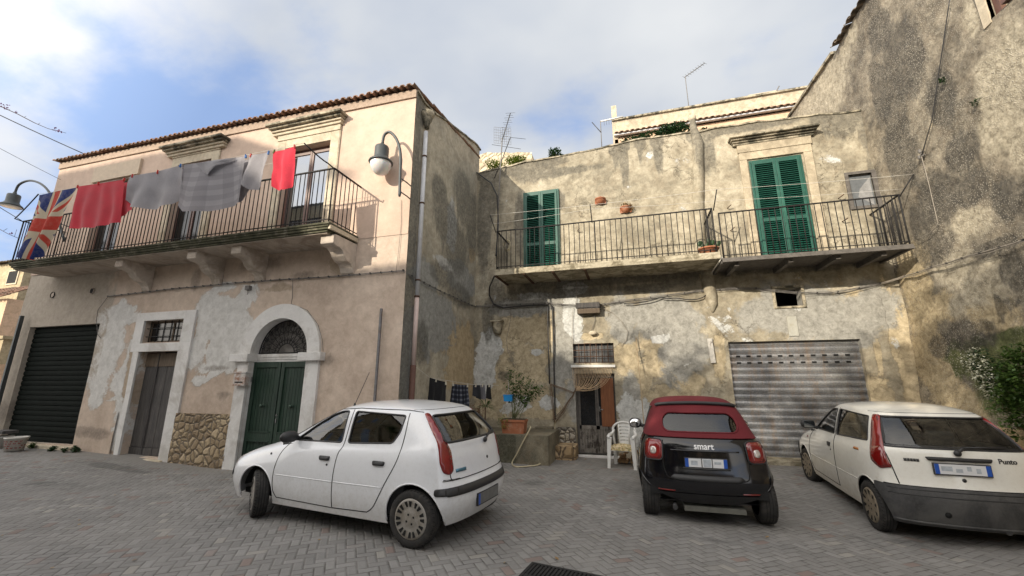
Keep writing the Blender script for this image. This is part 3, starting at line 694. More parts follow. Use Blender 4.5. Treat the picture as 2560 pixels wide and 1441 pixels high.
# white surround of the plank door and its little window
o0, o1 = X1(350, 784), X1(496, 775); oz = Z1(420, 780)
mb = MB(); yf = Y1 - .045
mb.prism([(o0, ww[2] - .02), (ww[0], ww[2] - .02), (ww[0], oz), (o0, oz)], fY, yf, Y1 + .01)
mb.prism([(ww[1], ww[2] - .02), (o1, ww[2] - .02), (o1, oz), (ww[1], oz)], fY, yf, Y1 + .01)
mb.prism([(ww[0], ww[3]), (ww[1], ww[3]), (ww[1], oz), (ww[0], oz)], fY, yf, Y1 + .01)
mb.prism([(o0, wdr[3]), (o1, wdr[3]), (o1, ww[2] - .02), (ww[1], ww[2] - .02), (ww[0], ww[2] - .02), (o0, ww[2] - .02)], fY, yf, Y1 + .01)
mb.prism([(wdr[0] - .14, 0.05), (wdr[0], .05), (wdr[0], wdr[3]), (wdr[0] - .20, wdr[3]), (wdr[0] - .16, 1.4), (wdr[0] - .19, .8)], fY, yf, Y1 + .01)
mb.prism([(wdr[1], .02), (o1 - .02, .02), (o1, wdr[3]), (wdr[1], wdr[3])], fY, yf, Y1 + .01)
mb.build('door_surround', M['trim'], H1, bevel=.006)
d = MB(); yd = Y1 + wdd - .02; xs = np.linspace(wdr[0], wdr[1], 8)
for i, (a, b) in enumerate(zip(xs, xs[1:])): d.box(a + .003, b - .003, yd - .004 * (i % 2), yd + .04, .30, wdr[3] - .03)
d.box(wdr[0], (xs[4] + xs[3]) / 2 + .1, yd - .015, yd + .03, .13, .29); d.box((xs[4] + xs[3]) / 2 + .12, wdr[1], yd - .015, yd + .03, .13, .29)
wd = d.build('plank_door', M['oldwood'], H1); tag(wd, 'weathered grey plank door')
d = MB(); d.box(wdr[0] + .42, wdr[0] + .435, yd - .03, yd - .008, .14, wdr[3] - .05); d.build('cover_strip', M['oldwood'], wd)
d = MB(); d.box(wdr[0], wdr[1], yd - .018, yd + .0, wdr[3] - .34, wdr[3] - .032); d.build('top_board', M['oldwood_top'], wd)
# barred little window
d = MB(); yw = Y1 + wdd * .7; d.box(ww[0], ww[1], yw, yw + .03, ww[2], ww[2] + .05); d.box(ww[0], ww[1], yw, yw + .03, ww[3] - .05, ww[3])
for x in (ww[0], (ww[0] + ww[1]) / 2 + .1, ww[1] - .05): d.box(x, x + .05, yw - .002, yw + .03, ww[2], ww[3])
wf = d.build('window_frame', M['oldwood_top'], H1)
d = MB(); d.box(ww[0], ww[1], yw + .012, yw + .018, ww[2], ww[3]); d.build('pane', M['panedark'], wf)
d = MB()
for i in range(6): x = ww[0] + .1 + (ww[1] - ww[0] - .15) * i / 5; d.bar((x, Y1 + .06, ww[2]), (x, Y1 + .06, ww[3]), .010, 6)
for q in (.28, .66): z = ww[2] + (ww[3] - ww[2]) * q; d.bar((ww[0], Y1 + .055, z), (ww[1], Y1 + .055, z), .010, 6)
d.build('window_bars', M['iron'], H1)
# arched surround, pilasters and capitals of the green door
R0, R1_ = gar, X1(803, 882) - gac; na = 30
inn = [(gac + R0 * math.cos(math.pi * i / na), zcap + R0 * math.sin(math.pi * i / na)) for i in range(na + 1)]
outr = [(gac + R1_ * math.cos(math.pi * i / na), zcap + (Z1(721, 761) - zcap) * math.sin(math.pi * i / na)) for i in range(na + 1)]
mb = MB(); mb.ring(outr, inn, fY, Y1 - .06, Y1 + .01); mb.ring(inn, [(gac + (R0 - .004) * math.cos(math.pi * i / na), zcap + (R0 - .004) * math.sin(math.pi * i / na)) for i in range(na + 1)], fY, Y1 + .008, Y1 + grd)
mb.build('door_arch', M['trim'], H1)
mb = MB(); pl0 = X1(602, 904)
mb.prism([(pl0 - .02, -.15), (ga0, -.15), (ga0, zcapb), (pl0, zcapb)], fY, Y1 - .06, Y1 + .01); mb.box(ga0 - .004, ga0 + .004, Y1 + .008, Y1 + grd, -.15, zcapb); mb.build('pilaster', M['trim'], H1, bevel=.006); mb = MB(); mb.box(ga1, X1(802, 904), Y1 - .06, Y1 + .01, -.15, zcapb)
mb.build('pilaster', M['trim'], H1, bevel=.006)
mb = MB(); mb.box(X1(588, 895), ga0 + .03, Y1 - .14, Y1 + grd - .02, zcapb, zcap); mb.build('capital', M['trim'], H1, bevel=.008); mb = MB(); mb.box(ga1 - .14, X1(813, 890), Y1 - .14, Y1 + grd - .02, zcapb, zcap); mb.build('capital', M['trim'], H1, bevel=.008)
mb = MB(); yt = Y1 + grd - .08; h_ = (zcap - zcapb)
for i, (a, b) in enumerate(((0, .3), (.3, .62), (.62, 1.))): mb.box(ga0 + .03, ga1 - .14, yt - .015 * i, yt + .06, zcapb + h_ * a, zcapb + h_ * b)
mb.build('transom', M['trim'], H1)
# fanlight grille
d = MB(); yg = Y1 + grd - .05
def arcp(r, a0, a1, n=14, cx=gac, cz=zcap, y=yg): return [(cx + r * math.cos(a0 + (a1 - a0) * i / n), y, cz + r * math.sin(a0 + (a1 - a0) * i / n)) for i in range(n + 1)]
d.tube(arcp(R0 * .97, 0, math.pi, 24), .013, 5); d.tube(arcp(R0 * .30, 0, math.pi, 12), .012, 5); d.tube(arcp(R0 * .62, 0, math.pi, 20), .007, 4)
for i in range(1, 12):
    a = math.pi * i / 12
    d.bar((gac + R0 * .3 * math.cos(a), yg, zcap + R0 * .3 * math.sin(a)), (gac + R0 * .96 * math.cos(a), yg, zcap + R0 * .96 * math.sin(a)), .008, 5)
    for rr, rad in ((.46, .055), (.74, .075), (.88, .05)):
        cx, cz = gac + R0 * rr * math.cos(a), zcap + R0 * rr * math.sin(a)
        d.tube(arcp(rad, a + .4, a + 4.2, 9, cx, cz, yg - .005), .006, 4)
        d.tube(arcp(rad * .8, a - 1, a - 4.4, 9, cx, cz, yg - .008), .006, 4)
d.bar((ga0, yg, zcap + .02), (ga1, yg, zcap + .02), .014, 5)
d.build('fanlight_grille', M['iron'], H1)
d = MB(); d.quad(*[(gac + R0 * math.cos(math.pi * i / 20), yg + .06, zcap + R0 * math.sin(math.pi * i / 20)) for i in range(21)]); fl = d.build('fanlight', simple('dusty_glass', (.13, .12, .11), .35, var=.4), H1)
# green double door
yd = Y1 + grd - .10; xm = (ga0 + ga1) / 2
for side, (a, b) in enumerate(((ga0, xm - .012), (xm + .012, ga1))):
    d = MB(); wq = .085; zb0 = -.02; zt_ = zcapb
    d.box(a, a + wq, yd - .03, yd + .03, zb0, zt_); d.box(b - wq, b, yd - .03, yd + .03, zb0, zt_)
    for (z0, z1) in ((zb0, zb0 + .16), (zb0 + .58, zb0 + .76), (zt_ - .12, zt_)): d.box(a + wq, b - wq, yd - .028, yd + .03, z0, z1)
    lf = d.build('door_leaf', M['greenwood'], H1, bevel=.006)
    d = MB()
    n = 7
    for i in range(n):
        xa, xb = a + wq + (b - a - 2 * wq) * i / n, a + wq + (b - a - 2 * wq) * (i + 1) / n
        d.box(xa + .004, xb - .004, yd + .0, yd + .02, zb0 + .17, zb0 + .57); d.box(xa + .004, xb - .004, yd + .0, yd + .02, zb0 + .77, zt_ - .125)
    d.box(a + wq, b - wq, yd + .012, yd + .025, zb0 + .1, zt_ - .1)
    for z in (zb0 + .755, zb0 + .575): d.box(a + wq - .01, b - wq + .01, yd - .045, yd - .02, z, z + .022)
    d.build('panel', M['greenwood'], lf)
    d = MB(); Mx = Matrix.Translation(((a + b) / 2, yd - .0, zb0 + 1.28)) @ Matrix.Rotation(R(90), 4, 'X')
    d.lathe([(0, .075), (.03, .07), (.036, .05), (.02, .03), (.018, .02), (.04, .01), (.04, 0)], Mx, 12); d.build('knob', simple('green_bronze', (.05, .08, .06), .4, .5), lf)
    if side == 1:
        d = MB(); d.box(xm + .03, xm + .055, yd - .045, yd - .03, zb0 + .95, zb0 + 1.03); d.box(xm + .032, xm + .053, yd - .045, yd - .03, zb0 + 1.08, zb0 + 1.12); d.build('lock_plate', M['chrome'], lf)
d = MB(); d.box(ga0 - .1, ga1 + .1, Y1 - .12, Y1 + grd, -.12, -.02); d.build('threshold', M['stone'], H1, bevel=.01)
d = MB(); p = onY(632, 949, Y1 + .1); d.box(ga0 + .004, ga0 + .012, Y1 + .05, Y1 + .17, p.z - .05, p.z + .05)
d.build('number_plate', M['plategrey'], H1)
# stone cladding
mb = wall('Y', Y1 - .05, X1(446, 1034), pl0 + .01, -.25, Z1(500, 1035), (), .06, lambda u, z: -.022 * abs(fbm(u, 2, z, 6)), top=None)
o = mb.build('stone_cladding', M['clad'], H1, fix=False)
mb = MB(); mb.box(X1(446, 1034), pl0, Y1 - .048, Y1 - .002, -.2, Z1(500, 1034)); mb.build('cladding_edge', M['clad'], H1)
mb = MB(); p0, p1 = X1(205, 1010), X1(300, 1010)  # proud old plinth between shutter and plank door
mk = wall('Y', Y1 - .03, X1(232, 1025), wdr[0] - .30, -.2, Z1(280, 1028), (), .1, lambda u, z: -.01 * fbm(u, 5, z, 2), maskf=lambda u, z: (white(u, z) * .6, 0, 0, dark1(u, z)))
o = mk.build('plinth', M['pink'], H1, fix=False); set_cols(o, mk.cols)
# round vents
for (px, py, m_) in ((133, 738, 'corbel'), (231, 728, 'void')):
    c = onY(px, py, Y1); d = MB(); Mx = Matrix.Translation((c.x, Y1 - .012, c.z)) @ Matrix.Rotation(R(90), 4, 'X')
    d.lathe([(.085, -.005), (.085, .012), (.075, .012), (.07, .0)], Mx, 20)
    v_ = d.build('round_vent', M['corbel' if m_ == 'void' else 'void'], H1)
    d = MB(); d.lathe([(.071, .003), (.0, .003)], Mx @ Matrix.Translation((.012 if m_ == 'corbel' else 0, 0, 0)), 20); d.build('vent_cover', M[m_ if m_ == 'void' else 'corbel'], v_)
# upstairs glazed doors
for nm, h in (('A', dA), ('B', dB), ('C', dC)):
    yq = Y1 + .14; d = MB(); a, b, z0, z1 = h; fw = .055; xm = (a + b) / 2
    d.box(a, b, yq, yq + .05, z1 - .06, z1)
    for (p, q) in ((a, xm - .004), (xm + .004, b)):
        d.box(p, p + fw, yq - .01, yq + .04, z0, z1 - .06); d.box(q - fw, q, yq - .01, yq + .04, z0, z1 - .06)
        d.box(p + fw, q - fw, yq - .01, yq + .04, z1 - .14, z1 - .06); d.box(p + fw, q - fw, yq - .01, yq + .04, z0, z0 + .3)
    fr_ = d.build('balcony_door', M['brown'], H1, bevel=.004)
    d = MB(); d.box(a + fw, xm - fw, yq + .01, yq + .016, z0 + .3, z1 - .14); d.box(xm + fw, b - fw, yq + .01, yq + .016, z0 + .3, z1 - .14); d.build('pane', M['pane' if nm == 'A' else 'panedark'], fr_)
def pediment(x0, x1, ztop, Yf, name, parent, m1, proj=.26, hgt=.22):
    """moulded stone hood"""
    mb = MB(); st = [(0, .55, 1.), (.05, .72, 1.), (.10, .86, 1.0), (.17, 1.0, 1.), (.22, .97, 1.)]
    zs_ = [ztop - hgt, ztop - hgt * .72, ztop - hgt * .48, ztop - hgt * .26, ztop]
    pr_ = [.35, .5, .74, 1.0]
    for i in range(4):
        mb.cur = 1 if i > 1 else 0; p_ = proj * pr_[i]; e = .05 + p_ * .55; mb.box(x0 - e + .12, x1 + e - .12, Yf - p_, Yf + .01, zs_[i] + .0005 * i, zs_[i + 1] + (.001 if i < 3 else 0))
    return mb.build(name, [M['stone'] if parent == H1 else m1, m1], parent, bevel=.012)
for h, c0, c1, cy in ((dA, (680, 318), (880, 270), 0), (dB, (418, 372), (590, 330), 0)):
    zc = Z1(*c1, Y1 - .2); x0, x1 = X1(c0[0] + 14, c0[1]), X1(c1[0] - 14, c1[1])
    ped = pediment(x0, x1, zc + .0, Y1 - .012, 'hood_moulding', H1, M['stone_dark'], .27, .24)
    mb = MB(); jw = .235; yf = Y1 - .05; a, b, z0, z1 = h; zf = zc - .24
    mb.box(a - jw, a, yf, Y1 - .012, z0, z1 + .22); mb.box(b, b + jw, yf, Y1 - .012, z0, z1 + .22); mb.box(a, b, yf, Y1 - .012, z1, z1 + .22)
    mb.box(a - jw - .015, b + jw + .015, yf - .02, Y1 - .012, z1 + .22, zf); mb.box(b + jw + .0, b + jw + .02, yf + .005, Y1 - .012, z0, z1 + .22)
    mb.build('stone_surround', M['stone'], H1, bevel=.008)
mb = MB(); a, b, z0, z1 = dC; mb.box(a - .35, X1(358, 410), Y1 - .075, Y1 - .012, z1 + .02, Z1(361, 399)); mb.build('blind_box', simple('cream_paint_box', (.55, .45, .34), .85, var=.1), H1)
# balcony
YB = 5.97; zb = Z1(822, 553, YB); xb1 = X1(822, 553, YB); xb0 = X1(18, 660, YB)
mb = MB()
for (e, za, zb_) in ((0, -.045, 0), (.025, -.085, -.045), (.05, -.13, -.085), (.085, -.17, -.13)):
    mb.box(xb0 + e, xb1 - e, YB + e, Y1 - .002, zb + za, zb + zb_ - .0004)
bal = mb.build('balcony_slab', M['moss'], H1, bevel=.012)
mb = MB(); mb.box(xb0 + .12, xb1 - .12, YB + .12, Y1 - .003, zb - .19, zb - .171); mb.build('soffit', M['soffit'], bal)
mb = MB(); mb.box(xb1 - .045, xb1 + .004, YB + .05, Y1 - .003, zb - .13, zb - .046); mb.box(xb0 + .3, xb1 - .01, YB + .03, Y1 - .013, zb + .0005, zb + .004); mb.build('slab_edge', M['stone'], bal)
for px in (288, 470, 582, 812):
    py = {288: 672, 470: 655, 582: 643, 812: 615}[px]
    c = onY(px, py, YB + .16); w2 = .155 if px == 812 else .13
    prof = [(0, 0), (-.66, 0), (-.70, -.03), (-.70, -.19), (-.62, -.22), (-.50, -.23), (-.42, -.27), (-.36, -.36), (-.27, -.43), (-.16, -.46), (-.10, -.52), (-.05, -.62), (0, -.66)]
    d = MB(); d.prism([(Y1 + a, zb - .17 + b) for a, b in prof], lambda u, v, dd: (dd, u, v), c.x - w2, c.x + w2)
    d.build('corbel', M['corbel'], bal, bevel=.012)
def railing(x0, x1, Yf, Yw, z0, z1, parent, sp=.115, ends=(1, 1), mat='iron', r=.0095, every=0):  # one balustrade
    d = MB(); n = int(round((x1 - x0) / sp))
    for i in range(n + 1):
        x = x0 + (x1 - x0) * i / n; rr = r * (1.7 if i in (0, n) or (every and i % every == 0) else 1)
        d.bar((x, Yf, z0), (x, Yf, z1), rr, 5)
    d.box(x0 - .012, x1 + .012, Yf - .018, Yf + .018, z1, z1 + .022); d.box(x0 - .01, x1 + .01, Yf - .01, Yf + .01, z0 + .06, z0 + .075)
    for e, x in zip(ends, (x0, x1)):
        if not e: continue
        m_ = int(round((Yw - Yf) / sp))
        for i in range(1, m_): y = Yf + (Yw - Yf) * i / m_; d.bar((x, y, z0), (x, y, z1), r, 5)
        d.box(x - .018, x + .018, Yf + .018, Yw, z1, z1 + .022); d.box(x - .01, x + .01, Yf + .01, Yw, z0 + .06, z0 + .075)
    return d.build('railing', M[mat], parent)
zr1 = Z1(831, 421, YB + .05) - .02
rl1 = railing(xb0 + .06, xb1 - .05, YB + .05, Y1, zb, zr1, H1)
YL = 5.42                                              # laundry line out in front of the railing
la, lb = onY(760, 358, YL), onY(96, 486, YL)
for x, e in ((xb1 - .05, la), (xb0 + .06, lb)):
    d = MB()
    pts = [(x, YB + .05, zr1 - .0), (x, YB - .12, zr1 + .02)]
    for i in range(1, 7):
        t = i / 6; pts.append((x + (e.x - x) * t, YB - .12 + (YL - YB + .12) * t, zr1 + .02 + (e.z - zr1 - .02) * (t ** 1.3)))
    d.tube(pts, .013, 6); d.build('line_arm', M['iron'], rl1)
# rain pipe on the side wall
def yside(px, py): return onX(px, py, XC + .07).y
yp0, yp1 = yside(1037, 915), yside(1062, 320)
def pz(py): return onX(1050, py, XC + .07).z
yp = (yp0 + yp1) / 2
dp = MB(); dp.bar((XC + .07, yp, pz(745)), (XC + .07, yp, pz(312)), .048, 14); dpo = dp.build('rain_pipe', M['pvcgrey'], H1)
d = MB(); d.bar((XC + .07, yp, pz(915)), (XC + .07, yp, pz(745)), .046, 14); d.build('pink_section', M['pvcpink'], dpo)
d = MB(); d.bar((XC + .07, yp, -.1), (XC + .07, yp, pz(915)), .056, 14); d.build('iron_section', M['castiron'], dpo)
d = MB()
for py in (505, 704, 745, 380): d.bar((XC + .07, yp, pz(py) - .015), (XC + .07, yp, pz(py) + .02), .055, 14)
d.build('pipe_collar', M['rust'], dpo)
d = MB(); zh = pz(265); d.lathe([(.0, 0), (.055, .0), (.06, .10), (.10, .18), (.13, .30), (.155, .33), (.155, .40), (.125, .40), (.10, .30)], Matrix.Translation((XC + .09, yp, zh - .36)), 18); d.build('hopper', M['stone_dark'], dpo)
# grey post standing against the facade, near the corner
# ================================================================ old grey-yellow house
def X2(px, py, Y=Y2): return onY(px, py, Y).x
def Z2(px, py, Y=Y2): return onY(px, py, Y).z
H2 = thing('weathered_house', (.5, Y2, 0), 'low weathered house with peeling plaster, green shutters and two iron balconies in the middle', 'house')
tp = [onY(x, y, Y2) for x, y in ((1192, 436), (1240, 424), (1300, 409), (1350, 400), (1420, 388), (1480, 376), (1540, 364), (1600, 350), (1680, 339), (1735, 333), (1790, 320), (1900, 306), (2060, 288), (2150, 279), (2200, 270))]
tx = [p.x for p in tp]; tz = [p.z for p in tp]
def topH2(u): return float(np.interp(u, tx, tz)) + .035 * nz(u, 3, 0, 2.5) + .02 * nz(u, 1, 0, 9)
gar_ = (X2(1825, 900), X2(2160, 900), gz(2.8, Y2) + .10, Z2(1980, 852)); gard = .16
dor = (X2(1439, 1000), X2(1539, 1000), .02, Z2(1490, 934)); grl = (X2(1433, 885), X2(1535, 885), Z2(1480, 908), Z2(1480, 859))
ven = (X2(1938, 740), X2(2004, 740), Z2(1970, 766), Z2(1970, 720)); smw = (X2(2127, 480), X2(2186, 475), Z2(2165, 515), Z2(2150, 436))
holes2 = [(*gar_, gard), (*dor, .22), (*grl, .16), (*ven, .3), (*smw, .12)]
b2 = lambda l: blobs(l, lambda px, py: (onY(px, py, Y2).x, onY(px, py, Y2).z))
o_och = b2([(1310, 830, 65, 50), (1330, 900, 45, 60), (1265, 950, 40, 60), (1240, 985, 45, 60), (1640, 880, 35, 60), (1600, 850, 25, 25), (1470, 842, 35, 9), (1690, 985, 60, 25), (1800, 900, 16, 60), (1600, 960, 30, 60), (1575, 900, 30, 40), (2240, 830, 18, 130), (2190, 1000, 40, 60), (2270, 900, 30, 130), (2195, 880, 10, 50), (1720, 960, 40, 30), (1340, 1010, 50, 40), (2150, 735, 80, 6), (1420, 925, 12, 40), (1610, 1010, 30, 20)])
g_gry = b2([(1640, 790, 70, 50), (1720, 870, 50, 60), (1700, 800, 60, 50), (1990, 780, 160, 60), (1420, 830, 30, 120), (1440, 1000, 25, 60), (1350, 760, 90, 18), (1280, 770, 70, 22), (2130, 800, 60, 60), (1400, 900, 22, 70), (1560, 800, 40, 60), (1580, 985, 18, 50), (1700, 900, 40, 60), (2190, 760, 50, 50)])
w_wht = b2([(1215, 900, 22, 75), (1235, 870, 14, 50), (1290, 1010, 30, 20), (1440, 720, 34, 14), (1650, 845, 25, 12), (1345, 880, 20, 10), (1370, 1005, 22, 16), (1590, 1060, 40, 60), (1340, 740, 40, 8), (1570, 1020, 20, 40), (1430, 790, 22, 50)])
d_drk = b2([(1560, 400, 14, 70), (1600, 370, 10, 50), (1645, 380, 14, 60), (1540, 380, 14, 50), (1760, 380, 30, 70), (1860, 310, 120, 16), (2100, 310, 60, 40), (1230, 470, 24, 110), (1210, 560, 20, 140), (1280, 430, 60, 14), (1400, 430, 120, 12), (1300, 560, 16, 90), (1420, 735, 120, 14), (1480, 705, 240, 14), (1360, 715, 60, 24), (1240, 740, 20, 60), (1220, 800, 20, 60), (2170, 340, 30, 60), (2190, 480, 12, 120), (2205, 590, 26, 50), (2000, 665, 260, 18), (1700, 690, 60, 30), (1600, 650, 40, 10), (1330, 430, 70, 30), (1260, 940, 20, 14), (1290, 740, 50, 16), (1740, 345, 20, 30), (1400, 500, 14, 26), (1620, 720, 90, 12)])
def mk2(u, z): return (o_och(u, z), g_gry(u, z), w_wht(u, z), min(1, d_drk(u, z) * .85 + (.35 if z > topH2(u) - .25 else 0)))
def rel2(u, z):
    e = o_och(u, z)
    return -.022 * fbm(u, 4, z, .8) - .01 * fbm(u, 8, z, 4) + (.03 * max(0, min(1, (e - .4) * 4)))
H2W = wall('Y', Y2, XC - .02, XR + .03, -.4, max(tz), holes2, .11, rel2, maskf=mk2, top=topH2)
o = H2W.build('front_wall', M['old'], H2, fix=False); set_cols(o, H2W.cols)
mb = MB(); u = XC
while u < XR - .1:
    v = min(u + .22, XR); mb.prism([(u, topH2(u) - .01), (v, topH2(v) - .01), (v, topH2(v) + .03 + .02 * nz(v, 0, 0, 5)), (u, topH2(u) + .03 + .02 * nz(u, 0, 0, 5))], fY, Y2 - .03, Y2 + .35); u = v
mb.build('parapet_top', M['stone_dark'], H2)
tiles(XC + .9, XR - .1, Y2 + .12, Y2 + 4.0, lambda x: topH2(x) + .02, lambda x: topH2(x) + 1.0, .24, 'tiled_roof', M['tileold'], H2, rows=9, jag=.03)
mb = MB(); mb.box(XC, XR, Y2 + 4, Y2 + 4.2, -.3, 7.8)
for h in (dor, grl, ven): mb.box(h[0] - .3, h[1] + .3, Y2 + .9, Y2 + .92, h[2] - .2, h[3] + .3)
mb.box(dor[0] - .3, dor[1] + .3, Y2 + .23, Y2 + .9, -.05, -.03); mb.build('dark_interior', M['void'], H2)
# half round flue down the wall
pts = [(1731, 300, .075), (1733, 318, .085), (1737, 334, .11), (1745, 360, .14), (1746, 420, .14), (1746, 520, .135), (1752, 620, .13), (1765, 680, .15), (1776, 740, .15), (1782, 762, .11), (1782, 782, .03)]
d = MB(); d.smooth = True; P_ = []
for x, y, r in pts: p = onY(x, y, Y2 + .0); P_.append((p + Vector((0, 0.01, 0)), r))
pp = []; rr_ = []
for i in range(len(P_) - 1):
    for t in (0, .25, .5, .75): pp.append(P_[i][0].lerp(P_[i + 1][0], t)); rr_.append(P_[i][1] + (P_[i + 1][1] - P_[i][1]) * t)
pp.append(P_[-1][0]); rr_.append(P_[-1][1])
d.tube(pp, rr_, 20)
fo = d.build('plastered_flue', M['old'], H2); set_cols(fo, [mk2(v.co.x + ORG[H2.name].x, v.co.z) for v in fo.data.vertices])
d = MB(); d.lathe([(.0, .14), (.07, .13), (.10, .08), (.095, .0), (.08, -.02)], Matrix.Translation(pp[0]), 16); d.build('flue_cap', M['stone'], H2)
# garage shutter (corrugated, two perforated rows)
d = MB(); yq = Y2 + gard - .03; z = gar_[2]; pit_ = .15; rows = []; HOL = MB()
while z < gar_[3] - .01:
    prof = [(0, .002), (.006, -.018), (.018, -.018), (.024, -.006), (.032, -.024), (.075, -.033), (.118, -.024), (.126, -.006), (.132, -.018), (.144, -.018), (.15, .002)]
    for (a, da), (b, db) in zip(prof, prof[1:]):
        if z + a < gar_[3]: d.quad((gar_[0], yq + da, z + a), (gar_[1], yq + da, z + a), (gar_[1], yq + db, min(z + b, gar_[3])), (gar_[0], yq + db, min(z + b, gar_[3])))
    rows.append(z); z += pit_
d.box(gar_[0], gar_[1], yq - .035, yq + .005, gar_[2] - .03, gar_[2] + .02)
gs_ = d.build('garage_shutter', M['galv'], H2, fix=False)
zt = [min(rows, key=lambda q: abs(q + .05 - Z2(1980, y_))) for y_ in (898, 912)]
if zt[0] == zt[1]: zt[1] = zt[0] - pit_
for zz in zt:
    for i in range(11):
        x = gar_[0] + .20 + (gar_[1] - gar_[0] - .44) * i / 10; HOL.box(x - .045, x + .045, yq - .0345, yq - .028, zz + .055, zz + .098)
HOL.build('perforation', M['void'], gs_)
d = MB(); z = gar_[2]
for zz in rows: d.box(gar_[0], gar_[1], yq - .006, yq - .002, zz - .004, zz + .003)
d.build('rusty_seam', M['rust'], gs_)
mb = MB(); mb.box(gar_[0] - .15, gar_[1] + .15, Y2 - .28, Y2 + gard - .03, -.15, gar_[2] - .02); mb.build('garage_sill', M['slab'], H2, bevel=.02)
# louvred shutters
def louvred(x0, x1, z0, z1, Yf, nm='shutter', mid=.38):
    xm = (x0 + x1) / 2
    d = MB(); fr = .05
    d.box(x0 - fr, x0, Yf - .02, Yf + .04, z0, z1 + fr); d.box(x1, x1 + fr, Yf - .02, Yf + .04, z0, z1 + fr); d.box(x0, x1, Yf - .02, Yf + .04, z1, z1 + fr)
    f_ = d.build(nm + '_frame', M['greenshut'], H2, bevel=.004)
    for a, b in ((x0 + .003, xm - .003), (xm + .003, x1 - .003)):
        d = MB(); st = .062; zm = z0 + (z1 - z0) * mid
        d.box(a, a + st, Yf - .05, Yf - .005, z0 + .01, z1 - .005); d.box(b - st, b, Yf - .05, Yf - .005, z0 + .01, z1 - .005)
        for za, zb_ in ((z0 + .01, z0 + .10), (zm - .045, zm + .045), (z1 - .08, z1 - .005)): d.box(a + st, b - st, Yf - .048, Yf - .007, za, zb_)
        lf = d.build(nm + '_leaf', M['greenshut'], H2, bevel=.003)
        d = MB()
        for za, zb_ in ((z0 + .10, zm - .045), (zm + .045, z1 - .08)):
            n = int((zb_ - za) / .052)
            for i in range(n):
                zc = za + (zb_ - za) * (i + .5) / n; Mx = Matrix.Translation(((a + b) / 2, Yf - .026, zc)) @ Matrix.Rotation(R(38), 4, 'X')
                hw = (b - a) / 2 - st; d.box(-hw, hw, -.024, .024, -.0045, .0045, Mx)
        d.build('louvres', M['greenshut'], lf)
    mb = MB(); mb.box(x0, x1, Yf - .002, Yf + .01, z0, z1); mb.build('dark_backing', M['void'], f_)
YB2 = 9.5; z2L = Z2(1500, 655, YB2); zL = (Z2(1237, 671, YB2) + Z2(1800, 634, YB2)) / 2; zRr = Z2(2050, 626, YB2)
louvred(X2(1314, 600), X2(1396, 600), zL, Z2(1355, 483), Y2 - .03)
louvred(X2(1876, 410), X2(1998, 410), zRr + .02, Z2(1935, 402), Y2 - .03, mid=.42)
# stone surround and hood of the big shutter
a, b = X2(1872, 402), X2(2002, 392); z1 = Z2(1935, 396) + .03
mb = MB(); mb.box(a - .22, a - .05, Y2 - .055, Y2 + .01, zRr, z1 + .0); mb.box(b + .05, b + .24, Y2 - .055, Y2 + .01, zRr, z1); mb.box(a - .22, b + .24, Y2 - .06, Y2 + .01, z1, z1 + .20)
mb.box(a - .24, b + .26, Y2 - .075, Y2 + .01, z1 + .202, Z2(1930, 350)); mb.build('stone_surround', M['stone_dull'], H2, bevel=.01)
pediment(X2(1826, 350), X2(2030, 322), Z2(1930, 328, Y2 - .2), Y2, 'hood_moulding', H2, M['stone_dark'], .26, .20)
# small upper window and lower vent opening
d = MB(); a, b, z0, z1 = smw
for bx4 in ((a - .07, a, z0 - .07, z1 + .07), (b, b + .09, z0 - .07, z1 + .07), (a, b, z0 - .07, z0), (a, b, z1, z1 + .07)): d.box(bx4[0], bx4[1], Y2 - .035, Y2 + .03, bx4[2], bx4[3])
f_ = d.build('window_frame', M['darkwood'], H2, bevel=.005)
d = MB(); d.box(a, b, Y2 + .05, Y2 + .06, z0, z1); d.build('pane', simple('dull_pane', (.13, .14, .15), .3, var=.2), f_)
d = MB(); d.quad((b - .02, Y2 + .045, z1 - .08), (b - .03, Y2 + .045, z0 + .02), (a + .15, Y2 + .045, z0 + .25), (b - .25, Y2 + .045, z0 + .45)); d.build('curtain', simple('grey_net', (.24, .24, .24), .9), f_)
d = MB(); a, b, z0, z1 = ven
for bx4 in ((a - .06, a, z0 - .05, z1 + .05), (b, b + .06, z0 - .05, z1 + .05), (a, b, z0 - .05, z0), (a, b, z1, z1 + .05)): d.box(bx4[0], bx4[1], Y2 - .03, Y2 + .02, bx4[2], bx4[3])
d.build('vent_frame', M['stone_dark'], H2, bevel=.006)
# white mortar patch
p, q = onY(1966, 792, Y2 - .03), onY(1998, 840, Y2 - .03); d = MB(); d.box(p.x, q.x, Y2 - .032, Y2 + .02, q.z, p.z); d.build('mortar_patch', simple('pale_mortar', (.40, .395, .35), .9, var=.1, dirt=((.3, .27, .2), .55, .5)), H2)
